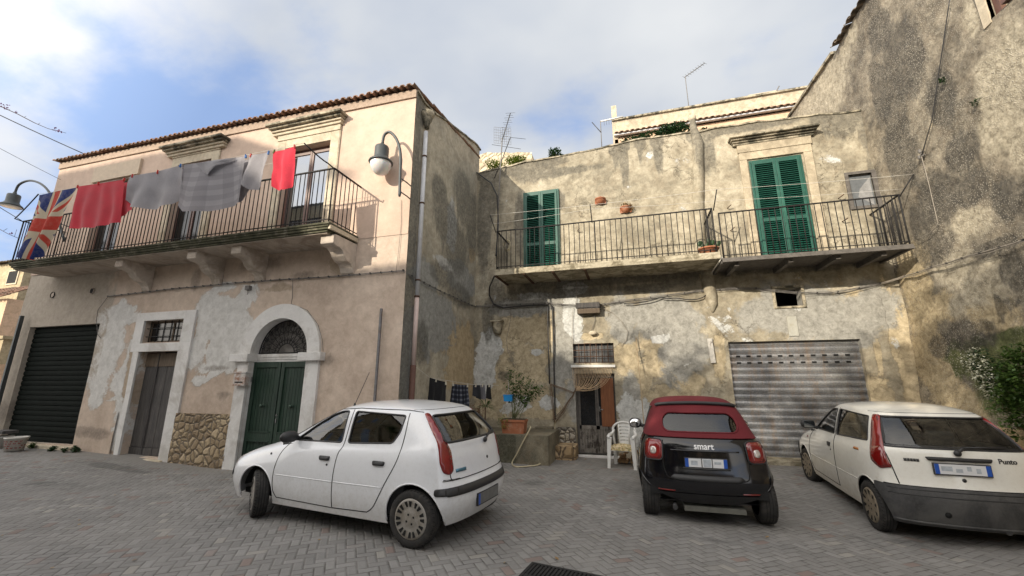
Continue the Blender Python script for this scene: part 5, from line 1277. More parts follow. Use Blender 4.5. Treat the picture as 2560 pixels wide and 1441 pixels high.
def plate(car, u, v, phi, w_, h_, mat, off, root, bands=True, smudges=(), tilt=0.):
    p, n_ = car.hit(u, v, phi, off); d_, t_ = car.basis(phi); n_ = -d_
    U = -t_; Vv = Vector((0, 0, 1))
    f = lambda a, b, c: tuple(p + U * a + Vv * b + n_ * c)
    def rect(a0, a1, b0, b1, c0, c1, mb):
        P = [f(a0, b0, c0), f(a1, b0, c0), f(a1, b1, c0), f(a0, b1, c0), f(a0, b0, c1), f(a1, b0, c1), f(a1, b1, c1), f(a0, b1, c1)]; k = len(mb.v); mb.v += P
        for q in ((3, 2, 1, 0), (4, 5, 6, 7), (0, 1, 5, 4), (1, 2, 6, 5), (2, 3, 7, 6), (3, 0, 4, 7)): mb._f([k + i for i in q])
    d = MB(); rect(-w_ / 2 - .008, w_ / 2 + .008, -h_ / 2 - .012, h_ / 2 + .008, -.02, .004, d); fr = d.build('number_plate', M['black'], root, local=True)
    d = MB(); rect(-w_ / 2, w_ / 2, -h_ / 2, h_ / 2, .004, .007, d); ms = [mat] + sorted(set(x[4] for x in smudges))
    for k_, (a0, a1, b0, b1, mm) in enumerate(smudges): d.cur = ms.index(mm); rect(a0, a1, b0, b1, .0072, .0080 + .0002 * k_, d)
    d.build('plate_face', [M[q] for q in ms], fr, local=True)
    if bands:
        d = MB(); rect(-w_ / 2, -w_ / 2 + .042, -h_ / 2, h_ / 2, .0072, .0085, d); d.build('blue_band', M['plateblue'], fr, local=True)
        if bands == 2: d = MB(); rect(w_ / 2 - .042, w_ / 2, -h_ / 2, h_ / 2, .0072, .0085, d); d.build('blue_band', M['plateblue'], fr, local=True)
    return fr
def cartext(car, txt, size, u, v, phi, off, mat, root, depth=.006):
    d_, t_ = car.basis(phi)
    def f(a, b, c): l, n = car.hit(u - a, v + b, phi, off + c); return tuple(l)
    return text_mb(txt, size, f, depth).build('lettering', M[mat], root, local=True)

def punto_levels(rear=0., wid=1.0, nose=0.):
    Y_ = lambda a: [q * wid for q in a]
    sw = [1.20, 1.9, 2.6, 3.26]
    L = [
     ([.13, .15, .23, .42, .80] + sw + [3.50, 3.64, 3.71, 3.73], [0, .40, .69, .76, .78, .785, .79, .79, .785, .76, .69, .40, 0], [.20] * 9 + [.22] * 4),
     ([.04, .07, .16, .38, .80] + sw + [3.54, 3.70, 3.78, 3.80], [0, .42, .72, .81, .825, .825, .825, .825, .825, .81, .72, .42, 0], [.36] * 13),
     ([.02, .05, .14, .37, .80] + sw + [3.54, 3.71, 3.80, 3.82], [0, .42, .725, .82, .835, .835, .835, .835, .835, .82, .73, .42, 0], [.50] * 13),
     ([.05, .08, .17, .38, .80] + sw + [3.53, 3.68, 3.76, 3.78], [0, .42, .71, .815, .835, .84, .84, .84, .835, .81, .72, .42, 0], [.60] * 13),
     ([.09, .12, .19, .38, .80] + sw + [3.52, 3.65, 3.725, 3.745], [0, .41, .69, .79, .825, .835, .84, .84, .835, .80, .71, .41, 0], [.66, .66, .66, .66, .70, .72, .73, .73, .73, .70, .68, .66, .66]),
     ([.20, .22, .28, .42, .80] + sw + [3.51, 3.63, 3.69, 3.70], [0, .40, .65, .75, .795, .81, .825, .825, .82, .79, .69, .40, 0], [.73, .73, .73, .74, .81, .84, .865, .88, .89, .89, .88, .87, .87]),
     ([.58, .60, .62, .66, .92, 1.25, 1.9, 2.6, 3.24, 3.49, 3.60, 3.645, 3.655], [0, .38, .62, .70, .765, .785, .80, .80, .79, .76, .665, .395, 0], [.875, .872, .855, .845, .875, .905, .925, .945, .97, .98, .985, .985, .985]),
     ([1.00, 1.03, 1.12, 1.20, 1.30, 1.45, 1.9, 2.6, 3.20, 3.45, 3.55, 3.60, 3.61], [0, .40, .64, .71, .745, .76, .775, .775, .76, .73, .645, .385, 0], [.975, .97, .96, .955, .955, .955, .96, .985, 1.02, 1.04, 1.045, 1.045, 1.045]),
     ([1.45, 1.47, 1.54, 1.62, 1.68, 1.78, 2.05, 2.62, 3.08, 3.31, 3.41, 3.455, 3.465], [0, .38, .60, .66, .685, .70, .715, .715, .69, .66, .585, .35, 0], [1.20, 1.20, 1.19, 1.19, 1.19, 1.19, 1.19, 1.20, 1.20, 1.21, 1.21, 1.21, 1.21]),
     ([1.84, 1.86, 1.92, 1.97, 2.01, 2.09, 2.25, 2.62, 2.98, 3.15, 3.23, 3.275, 3.285], [0, .36, .55, .595, .615, .625, .635, .635, .615, .585, .53, .33, 0], [1.395, 1.39, 1.375, 1.375, 1.38, 1.39, 1.40, 1.40, 1.385, 1.37, 1.365, 1.37, 1.37]),
     ([1.93, 1.94, 1.98, 2.02, 2.06, 2.13, 2.28, 2.62, 2.95, 3.10, 3.17, 3.20, 3.21], [0, .33, .50, .54, .56, .57, .58, .58, .56, .53, .48, .30, 0], [1.425, 1.42, 1.41, 1.41, 1.415, 1.425, 1.435, 1.44, 1.425, 1.41, 1.405, 1.405, 1.405]),
     ([2.05, 2.05, 2.08, 2.11, 2.15, 2.22, 2.35, 2.62, 2.88, 3.0, 3.05, 3.07, 3.08], [0, .22, .32, .34, .35, .36, .36, .36, .35, .33, .30, .20, 0], [1.465, 1.462, 1.46, 1.46, 1.465, 1.47, 1.478, 1.48, 1.465, 1.45, 1.44, 1.44, 1.44]),
     ([2.15, 2.16, 2.17, 2.19, 2.22, 2.28, 2.38, 2.62, 2.80, 2.90, 2.94, 2.96, 2.97], [0] * 13, [1.475, 1.475, 1.475, 1.476, 1.48, 1.485, 1.492, 1.495, 1.482, 1.47, 1.46, 1.458, 1.455])]
    if rear < 0:
        for k in range(0, 7):
            for i in (9, 10, 11, 12): L[k][0][i] -= .045
    elif rear:
        for k, ds in ((1, -.03), (2, -.04), (3, -.03), (4, -.02), (6, .025), (7, .045), (8, .06), (9, .035), (10, .02)):
            for i in (9, 10, 11, 12): L[k][0][i] += ds
    return [(s_, Y_(y_), z_) for s_, y_, z_ in L]
def circ(cx, cz, r, n=26): return [(cx + r * math.cos(2 * math.pi * i / n), cz + r * math.sin(2 * math.pi * i / n)) for i in range(n)]
def arches(c, fs, rs, rad, wr, paintm, lip=.010, zc=None):
    zc = zc or wr + .02
    for sg in (1, -1):
        ph = c.side(sg)
        for s_ in (fs, rs):
            u = c.sp([(s_, 0)], sg)[0][0]; P = circ(u, zc, rad); c.cut_delete(P, ph)
            arc = [(u + rad * math.cos(a), zc + rad * math.sin(a)) for a in np.linspace(R(-12), R(192), 30)]
            c.line(arc, ph, 'arch_lip', paintm, r=lip, off=-.004, n=8)
        for s_ in (fs, rs):
            x = c.L / 2 - s_; d = MB(); Mx = Matrix.Translation((x, sg * .50, zc)) @ Matrix.Rotation(-sg * math.pi / 2, 4, 'X')
            d.lathe([(rad * .3, -.0), (rad + .01, .0), (rad + .01, .20)], Mx, 28, *((R(188), R(352)) if sg > 0 else (R(8), R(172)))); d.build('wheel_well', M['void'], c.root, local=True)
def finish_body(c, name, mat, **kw):
    fs = list(c.bm.faces); return c.take(fs, name, mat, **kw)
def underfloor(root, L, w_=.60, z=.22):
    d = MB(); d.box(-L / 2 + .35, L / 2 - .35, -w_, w_, z, z + .06); d.build('underfloor', M['void'], root, local=True)

# ---------------- white five door hatchback, side on
rc = onZ(1033, 1375, gz(-2.3, 4.2)); fc = onZ(638, 1294, gz(-4.7, 4.6))
th = math.atan2(fc.y - rc.y, fc.x - rc.x) + R(.5)
h_ = Vector((math.cos(th), math.sin(th), 0)); n_ = Vector((-math.sin(th), math.cos(th), 0)); L1 = 3.82
org = rc - h_ * (L1 / 2 - 3.26) - n_ * .79 + h_ * .05
org.z = (rc.z + fc.z) / 2
C1 = thing('parked_car', org, 'white five door hatchback parked side on in front of the pink house', 'car', 'cars parked in the square', rz=th)
C1.rotation_euler = (0, math.atan2(rc.z - fc.z, 2.46), th)
C1.scale = (1, 1, .97); c = Car(punto_levels(rear=-1., wid=.975), L1, C1); sidewin = {}
arches(c, .80, 3.26, .335, .285, M['paint1'])
wins = {'front': smoothpoly([(1.37, .985), (2.17, 1.00), (2.13, 1.365), (2.02, 1.36), (1.86, 1.31), (1.62, 1.165)], .035), 'rear': smoothpoly([(2.27, 1.00), (2.92, 1.03), (2.985, 1.15), (2.995, 1.335), (2.25, 1.365)], .035)}
rwin = smoothpoly([(-.50, 1.335), (.50, 1.335), (.60, 1.05), (-.60, 1.05)], .05)
wsh = smoothpoly([(-.50, 1.37), (.50, 1.37), (.66, 1.0), (-.66, 1.0)], .05)
for sg in (1, -1):
    for k_, P in wins.items(): c.cut_delete(c.sp(P, sg), c.side(sg))
c.cut_delete(rwin, 0.); c.cut_delete([(-u, v) for u, v in wsh], math.pi)
bumper = [f for f in c.bm.faces if False]
body1 = finish_body(c, 'body', M['paint1'])
for sg in (1, -1):
    ph = c.side(sg)
    for k_, P in wins.items():
        Q = c.sp(P, sg); g_ = c.patch(Q, ph, 'side_window', M['carglass'], off=-.012, skirt=0, st=.08)
        c.line(Q, ph, 'window_seal', M['black'], g_, r=.011, off=-.003, closed=True)
    door_f = curve([(1.30, .955), (1.19, .80), (1.135, .58), (1.14, .38), (1.20, .285)], 5) + [(2.13, .27)]
    mb = c.line(c.sp(door_f, sg), ph, '', None, r=.0062, off=-.001, build=False)
    mb = c.line(c.sp(curve([(2.20, 1.385), (2.215, 1.0), (2.17, .86), (2.14, .55), (2.14, .27)], 5), sg), ph, '', None, r=.0062, off=-.001, build=False, mb=mb)
    mb = c.line(c.sp(curve([(3.03, 1.36), (3.06, 1.08), (3.04, .86), (2.90, .60), (2.76, .36), (2.66, .285)], 5) + [(2.14, .27)], sg), ph, '', None, r=.0062, off=-.001, build=False, mb=mb)
    mb = c.line(c.sp([(1.95, 1.375), (2.3, 1.40), (3.0, 1.392), (3.18, 1.37)], sg), ph, '', None, r=.006, off=0, build=False, mb=mb)
    mb.build('door_gap', M['void'], body1, local=True)
    c.line(c.sp([(1.15, .56), (2.13, .56)], sg), ph, 'rub_crease', M['paint1'], r=.008, off=-.003); c.line(c.sp([(2.15, .56), (2.86, .565)], sg), ph, 'rub_crease', M['paint1'], r=.008, off=-.003)
    for s_, nm in ((1.98, 'door_handle'), (2.80, 'door_handle')):
        c.patch(c.sp(smoothpoly([(s_ - .085, .84), (s_ + .085, .84), (s_ + .075, .79), (s_ - .075, .79)], .02), sg), ph, nm, M['black'], off=.016, st=.03, skirt=.02)
    c.patch(c.sp(circ(2.03, .745, .014, 8), sg), ph, 'door_lock', M['black'], off=.004); c.patch(c.sp(circ(1.02, .80, .014, 8), sg), ph, 'side_repeater', M['darkgrey'], off=.006)
    # mirror
    p, _ = c.hit(*c.sp([(1.42, .985)], sg)[0], ph); d = MB()
    Mx = Matrix.Translation(p + Vector((.03, sg * .12, .05))) @ Matrix.Rotation(sg * R(-8), 4, 'Z') @ Matrix.Diagonal((.065, .12, .075, 1))
    d.smooth = True; d.lathe([(0.01, -1), (.55, -.86), (.9, -.5), (1, 0), (.9, .5), (.55, .86), (.01, 1)], Mx @ Matrix.Rotation(R(90), 4, 'X'), 16); d.bar(p - Vector((0, sg * .02, -.02)), p + Vector((.03, sg * .1, .03)), .028, 8)
    d.build('door_mirror', M['black'], C1, local=True)
    # tail lamp on the rear pillar
    P3 = [(-1.31, .575, 1.36), (-1.36, .535, 1.36), (-1.53, .60, 1.20), (-1.675, .63, 1.045), (-1.735, .63, .96), (-1.80, .655, .76), (-1.78, .70, .72), (-1.72, .755, .75), (-1.685, .775, .85), (-1.655, .755, .97), (-1.60, .715, 1.06), (-1.45, .645, 1.21)]
    ph2 = -sg * R(48); d_, t_ = c.basis(ph2); Q = [(Vector((x, sg * y, z)).dot(t_), z) for x, y, z in P3]
    if sg < 0: Q = Q[::-1]
    lo_ = [q for q in Q]
    c.patch(smoothpoly(Q, .03, 3), ph2, 'tail_lamp', M['lampred'], off=.005, st=.04, skirt=.01)
g_ = c.patch(rwin, 0., 'rear_window', M['carglass'], off=-.008, skirt=0, st=.1); c.line(rwin, 0., 'window_seal', M['black'], g_, r=.015, off=-.002, closed=True)
q_ = [(-u, v) for u, v in wsh]; g_ = c.patch(q_, math.pi, 'windscreen', M['carglass'], off=-.008, skirt=0, st=.1); c.line(q_, math.pi, 'window_seal', M['black'], g_, r=.012, off=-.002, closed=True)
# tailgate seam, bumper seam and strip
mb = c.line(curve([(-.60, 1.05), (-.585, .93), (-.61, .74), (-.60, .665)], 4), 0., '', None, r=.0062, build=False, mb=None)
mb = c.line(curve([(.60, 1.05), (.585, .93), (.61, .74), (.60, .665)], 4), 0., '', None, r=.0062, build=False, mb=mb)
mb = c.line([(-.60, .665), (.60, .665)], 0., '', None, r=.0055, build=False, mb=mb)
for sg in (1, -1): mb = c.line(c.sp([(3.58, .68), (3.66, .67)], sg), c.side(sg), '', None, r=.005, build=False, mb=mb); mb = c.line([(sg * .60, .665), (sg * .70, .668)], 0., '', None, r=.005, build=False, mb=mb)
mb = c.line([(-.55, 1.395), (.55, 1.395)], 0., '', None, r=.004, build=False, mb=mb)
mb.build('tailgate_gap', M['void'], body1, local=True)
c.patch(smoothpoly([(-.70, .60), (.70, .60), (.70, .515), (-.70, .515)], .03), 0., 'bumper_strip', M['black'], off=.012, st=.06, skirt=.014)
for sg in (1, -1):
    ph2 = -sg * R(42); d_, t_ = c.basis(ph2)
    Q = [(Vector((x, sg * y, z)).dot(t_), z) for x, y, z in ((-1.66, .81, .60), (-1.90, .66, .60), (-1.90, .66, .515), (-1.66, .81, .53))]
    if sg < 0: Q = Q[::-1]
    c.patch(smoothpoly(Q, .025), ph2, 'bumper_strip', M['black'], off=.0125, st=.05, skirt=.014)
plate(c, 0., .405, 0., .50, .115, 'plategrey', .012, C1, 1)
c.patch([(.36, .735), (.53, .735), (.53, .770), (.36, .770)], 0., 'badge', M['badge'], off=.006)
d = MB(); p0, _ = c.hit(-.15, 1.0, 0., .02); p1, _ = c.hit(-.47, 1.075, 0., .02)
d.tube([p0, p1], .012, 6); d.lathe([(0, .03), (.03, .02), (.035, 0)], Matrix.Translation(p0) @ Matrix.Rotation(R(-90), 4, 'Y'), 10); d.build('rear_wiper', M['black'], C1, local=True)
c.patch(circ(-.15, .80, .018, 10), 0., 'boot_lock', M['black'], off=.005)
d = MB(); p, _ = c.hit(*c.sp([(2.02, 1.38)], 1)[0], c.side(1)); p = Vector((L1 / 2 - 2.12, .12, 1.475)); p = Vector((L1 / 2 - 2.08, .50, 1.43)); d.tube([p, p + Vector((-.20, 0, .42))], .004, 5); d.lathe([(.016, 0), (.012, .03), (0, .04)], Matrix.Translation(p - Vector((0, 0, .012))), 10); d.build('aerial', M['black'], C1, local=True)
# headlamp and front bumper wear
for sg in (1, -1):
    ph2 = math.pi + sg * R(50) * 1; d_, t_ = c.basis(ph2)
    Q = [(Vector((x, sg * y, z)).dot(t_), z) for x, y, z in ((1.62, .77, .72), (1.78, .62, .70), (1.84, .50, .66), (1.84, .52, .58), (1.74, .74, .60))]
    if (Q[1][0] - Q[0][0]) * (Q[2][1] - Q[1][1]) - (Q[1][1] - Q[0][1]) * (Q[2][0] - Q[1][0]) < 0: Q = Q[::-1]
    c.patch(smoothpoly(Q, .03), ph2, 'headlamp', M['lampclear'], off=.008, st=.04)
    Q = [(Vector((x, sg * y, z)).dot(t_), z) for x, y, z in ((1.70, .80, .55), (1.88, .60, .55), (1.88, .62, .47), (1.72, .80, .46))]
    c.patch(smoothpoly(Q, .03), ph2, 'bumper_strip', M['black'], off=.012, st=.04)
for (s_, sg, st_) in ((.80, 1, -.52), (.80, -1, -.50), (3.26, 1, 0), (3.26, -1, 0)): wheel(C1, L1 / 2 - s_, sg * .72, .288, .165, sg, 'hubcap', st_)
underfloor(C1, L1)
for y in (.36, -.36): seat(C1, L1 / 2 - 2.05, y)
seat(C1, L1 / 2 - 2.95, 0, 1.2, .34)
steering(C1, L1 / 2 - 1.62, .36, .88); d = MB(); d.box(L1 / 2 - 1.55, L1 / 2 - 1.15, -.68, .68, .66, .90); d.build('dashboard', M['interior'], C1, bevel=.05, local=True)
d = MB(); d.box(-1.5, .7, -.70, .70, .27, .30); [d.box(-1.2, .75, s_ * .735 - .01, s_ * .735 + .01, .3, .94) for s_ in (1, -1)]; d.box(-1.6, -1.55, -.6, .6, .3, .95); d.build('cabin_lining', M['interior'], C1, local=True)

# ---------------- cream white three door hatchback, seen from behind
rc3 = onZ(2186, 1320, gz(2.85, 6.8)); L3 = 3.79; th3 = R(86.6)
h_ = Vector((math.cos(th3), math.sin(th3), 0)); n_ = Vector((-math.sin(th3), math.cos(th3), 0))
org = rc3 - h_ * (L3 / 2 - 3.26 + .05) - n_ * .77
org.z = rc3.z + .02
C3 = thing('parked_car', org, 'dirty cream white three door hatchback with grey bumpers at the right edge, seen from behind', 'car', 'cars parked in the square', rz=th3)
C3.rotation_euler = (0, -math.atan2(.05, 2.46), th3)
C3.scale = (1, 1, 1.035); c = Car(punto_levels(rear=1., wid=.95), L3, C3)
arches(c, .80, 3.26, .325, .28, M['paint3'])
wins = {'front': smoothpoly([(1.37, .985), (2.24, 1.00), (2.20, 1.355), (2.02, 1.35), (1.86, 1.30), (1.62, 1.165)], .035), 'rear': smoothpoly([(2.32, 1.00), (3.28, 1.05), (3.12, 1.335), (2.29, 1.36)], .03)}
rwin = smoothpoly([(-.54, 1.35), (.54, 1.35), (.65, 1.03), (-.65, 1.03)], .03)
wsh = smoothpoly([(-.49, 1.37), (.49, 1.37), (.64, 1.0), (-.64, 1.0)], .05)
for sg in (1, -1):
    for k_, P in wins.items(): c.cut_delete(c.sp(P, sg), c.side(sg))
c.cut_delete(rwin, 0.); c.cut_delete([(-u, v) for u, v in wsh], math.pi)
xb_ = L3 / 2 - 3.46
c.bisect(Vector((0, 0, .615)), Vector((0, 0, 1)), lambda q: q.x < xb_ + .3 or q.x > L3 / 2 - .5); c.bisect(Vector((xb_, 0, 0)), Vector((1, 0, 0)), lambda q: q.z < .9)
c.bisect(Vector((L3 / 2 - .42, 0, 0)), Vector((1, 0, 0)), lambda q: q.z < .9)
bf = [f for f in c.bm.faces if f.calc_center_median().z < .615 and f.calc_center_median().x < xb_]
rb = c.take(bf, 'rear_bumper', M['bumpgrey'], thick=.016)
c.bm.faces.ensure_lookup_table()
bf = [f for f in c.bm.faces if f.calc_center_median().z < .615 and f.calc_center_median().x > L3 / 2 - .42]
c.take(bf, 'front_bumper', M['bumpgrey'], thick=.012)
body3 = finish_body(c, 'body', M['paint3'])
for z_ in (.585, .53): c.line([(-.70, z_), (.70, z_)], 0., 'bumper_groove', M['black'], rb, r=.006, off=.015)
for z_ in (.25,): c.line([(-.68, z_), (.68, z_)], 0., 'bumper_lip', M['bumpgrey'], rb, r=.016, off=.012)
c.line([(-.72, .618), (.72, .618)], 0., 'bumper_gap', M['void'], body3, r=.007, off=.004)
for sg in (1, -1):
    ph = c.side(sg)
    for k_, P in wins.items():
        Q = c.sp(P, sg); g_ = c.patch(Q, ph, 'side_window', M['carglass'], off=-.010, skirt=0, st=.08); c.line(Q, ph, 'window_seal', M['black'], g_, r=.011, off=-.003, closed=True)
    mb = c.line(c.sp(curve([(1.30, .955), (1.19, .80), (1.135, .58), (1.14, .38), (1.20, .285)], 5) + [(2.25, .275)], sg), ph, '', None, r=.0062, off=-.001, build=False)
    mb = c.line(c.sp(curve([(2.26, 1.375), (2.28, 1.0), (2.30, .86), (2.30, .5), (2.26, .275)], 5), sg), ph, '', None, r=.0062, off=-.001, build=False, mb=mb); mb.build('door_gap', M['void'], body3, local=True)
    c.line(c.sp([(1.15, .53), (3.0, .535)], sg), ph, 'rub_crease', M['paint3'], r=.008, off=-.003)
    c.patch(c.sp(smoothpoly([(2.10 - .065, .86), (2.10 + .065, .86), (2.155, .80), (2.06, .80)], .02), sg), ph, 'door_handle', M['black'], off=.010, st=.03, skirt=.02)
    c.patch(c.sp(circ(2.17, .76, .014, 8), sg), ph, 'door_lock', M['black'], off=.004); c.patch(c.sp(smoothpoly([(1.0, .815), (1.07, .815), (1.07, .785), (1.0, .785)], .01), sg), ph, 'side_repeater', M['lampdeep'], off=.006)
    p, _ = c.hit(*c.sp([(1.44, .985)], sg)[0], ph); d = MB()
    Mx = Matrix.Translation(p + Vector((.02, sg * .13, .06))) @ Matrix.Diagonal((.05, .11, .07, 1))
    d.smooth = True; d.lathe([(0.01, -1), (.6, -.9), (.95, -.6), (1, 0), (.95, .6), (.6, .9), (.01, 1)], Mx @ Matrix.Rotation(R(90), 4, 'X'), 16); d.bar(p - Vector((0, sg * .02, 0)), p + Vector((.02, sg * .1, .03)), .028, 8)
    mo = d.build('door_mirror', M['black'], C3, local=True)
    d = MB(); d.box(p.x - .034, p.x - .03, min(p.y + sg * .05, p.y + sg * .20), max(p.y + sg * .05, p.y + sg * .20), p.z + .01, p.z + .11); d.build('mirror_glass', M['pane'], mo, local=True)
    P3 = [(-1.30, .575, 1.36), (-1.395, .545, 1.36), (-1.57, .625, 1.18), (-1.69, .675, 1.04), (-1.77, .70, .86), (-1.80, .69, .80), (-1.70, .76, .77), (-1.60, .805, .84), (-1.57, .79, .98), (-1.52, .745, 1.10), (-1.40, .66, 1.26)]
    ph2 = -sg * R(40); d_, t_ = c.basis(ph2)
    def lamp(P, nm, mat, off):
        Q = [(Vector((x, sg * y, z)).dot(t_), z) for x, y, z in P]
        if sg < 0: Q = Q[::-1]
        return c.patch(smoothpoly(Q, .02, 3), ph2, nm, M[mat], off=off, st=.04, skirt=.014)
    lamp(P3, 'tail_lamp', 'lampred', .010)
    lamp([(-1.66, .685, 1.02), (-1.755, .70, .88), (-1.79, .70, .81), (-1.70, .76, .785), (-1.605, .80, .85), (-1.575, .785, .985)], 'tail_lamp_lower', 'lampdeep', .014)
g_ = c.patch(rwin, 0., 'rear_window', M['carglass'], off=-.006, skirt=0, st=.1); c.line(rwin, 0., 'window_seal', M['black'], g_, r=.013, off=-.002, closed=True)
brd = MB()
for a_, b_, w0 in (([(-.50, 1.335), (.50, 1.335)], 0, .014), ([(-.63, 1.055), (.63, 1.055)], 0, .026), ([(-.645, 1.06), (-.54, 1.33)], 0, .034), ([(.645, 1.06), (.54, 1.33)], 0, .034)): c.line(a_, 0., '', None, r=w0, off=-.03, build=False, mb=brd)
brd.build('glass_border', M['black'], g_, local=True)
q_ = [(-u, v) for u, v in wsh]; c.patch(q_, math.pi, 'windscreen', M['carglass'], off=-.008, skirt=0, st=.1)
mb = c.line(curve([(-.67, 1.03), (-.645, .90), (-.62, .75), (-.60, .63)], 4), 0., '', None, r=.0062, build=False); mb = c.line(curve([(.67, 1.03), (.645, .90), (.62, .75), (.60, .63)], 4), 0., '', None, r=.0062, build=False, mb=mb); mb = c.line([(-.55, 1.392), (.55, 1.392)], 0., '', None, r=.004, build=False, mb=mb)
mb.build('tailgate_gap', M['void'], body3, local=True)
c.patch(smoothpoly([(-.28, .945), (.32, .945), (.30, .905), (-.26, .905)], .018), 0., 'tailgate_grip', M['black'], off=.022, st=.04, skirt=.024)
sm = [(-.19, -.09, -.02, .03, 'smudge'), (-.06, .0, -.03, .01, 'smudge'), (.04, .08, -.01, .035, 'smudge'), (.12, .16, -.03, .02, 'smudge')]
plate(c, .02, .825, 0., .50, .105, 'platewhite', .02, C3, 2, sm)

cartext(c, 'Punto', .072, -.42, .925, 0., .002, 'darkgrey', C3)
for i in range(5): c.patch([(.38 + .028 * i, .915), (.404 + .028 * i, .915), (.404 + .028 * i, .885), (.38 + .028 * i, .885)], 0., 'badge', M['darkgrey'], off=.006, st=.05)
c.patch(circ(.02, .715, .02, 12), 0., 'boot_lock', M['black'], off=.005)
d = MB(); p0, _ = c.hit(.02, .99, 0., .02); p1, _ = c.hit(-.06, 1.04, 0., .03); p2, _ = c.hit(-.46, 1.055, 0., .03); d.tube([p0, p1], .016, 6); d.tube([p1, p2], .009, 6); d.lathe([(0, .03), (.03, .025), (.034, 0)], Matrix.Translation(p0) @ Matrix.Rotation(R(-90), 4, 'Y'), 12)
d.build('rear_wiper', M['black'], C3, local=True)
c.patch(circ(.25, .36, .03, 12), 0., 'tow_eye_hole', M['void'], off=.020)
c.patch(c.sp(smoothpoly([(2.98, .93), (3.12, .93), (3.13, .90), (2.97, .90)], .01), 1), c.side(1), 'sticker', M['orangesticker'], off=.003)
d = MB(); d.tube([(-1.55, -.25, .24), (-1.85, -.25, .23)], .03, 10); d.lathe([(0, -.30), (.10, -.29), (.11, .25), (0, .26)], Matrix.Translation((-1.5, .28, .24)) @ Matrix.Rotation(R(90), 4, 'X'), 14); d.build('exhaust', M['darkgrey'], C3, local=True)
for (s_, sg, st_) in ((.80, 1, .06), (.80, -1, .06), (3.26, 1, 0), (3.26, -1, 0)): wheel(C3, L3 / 2 - s_, sg * .705, .283, .165, sg, 'hub2', st_, 1)
underfloor(C3, L3)
for y in (.36, -.36): seat(C3, L3 / 2 - 2.05, y)
seat(C3, L3 / 2 - 2.95, 0, 1.15, .30)
steering(C3, L3 / 2 - 1.62, .36, .88); d = MB(); d.box(L3 / 2 - 1.55, L3 / 2 - 1.15, -.66, .66, .66, .90); d.build('dashboard', M['interior'], C3, bevel=.05, local=True)
d = MB(); d.box(-1.5, .7, -.68, .68, .27, .30); [d.box(-1.3, .75, s_ * .72 - .01, s_ * .72 + .01, .3, .94) for s_ in (1, -1)]; d.box(-1.68, -1.2, -.55, .55, .86, .88); d.box(-1.68, -1.64, -.6, .6, .3, .88); d.build('cabin_lining', M['interior'], C3, local=True)

# ---------------- black two seater with red canvas top, seen from behind
lc = onZ(1630, 1287, gz(.2, 6.4)); rc2 = onZ(1915, 1309, gz(1.5, 6.4)); LS = 2.70; thS = R(90.5)
h_ = Vector((math.cos(thS), math.sin(thS), 0)); n_ = Vector((-math.sin(thS), math.cos(thS), 0))
mid = (lc + rc2) / 2; org = mid + h_ * (1.35 - .37); org.z = mid.z
C2 = thing('parked_car', org, 'small black two seat car with dark red canvas roof between plastic chair and garage shutter', 'car', 'cars parked in the square', rz=thS)
def lvl(front, frontw, z, ws, rear, rearw, zs=None):
    # stations: 0-2 front, 3..9 side, 10-12 rear
    sf, sr = front, rear
    s_ = [sf, sf + .03, sf + .14, .32, .62, .95, 1.35, 1.80, 2.22, 2.46, sr - .12, sr - .03, sr]
    s_[9] = min(2.46, sr - .17); s_[3] = max(.32, sf + .2)
    y_ = [0, frontw * .55, frontw, ws[0], ws[1], ws[2], ws[3], ws[4], ws[5], ws[6], rearw, rearw * .58, 0]
    z_ = zs or [z] * 13
    return (s_, y_, z_)
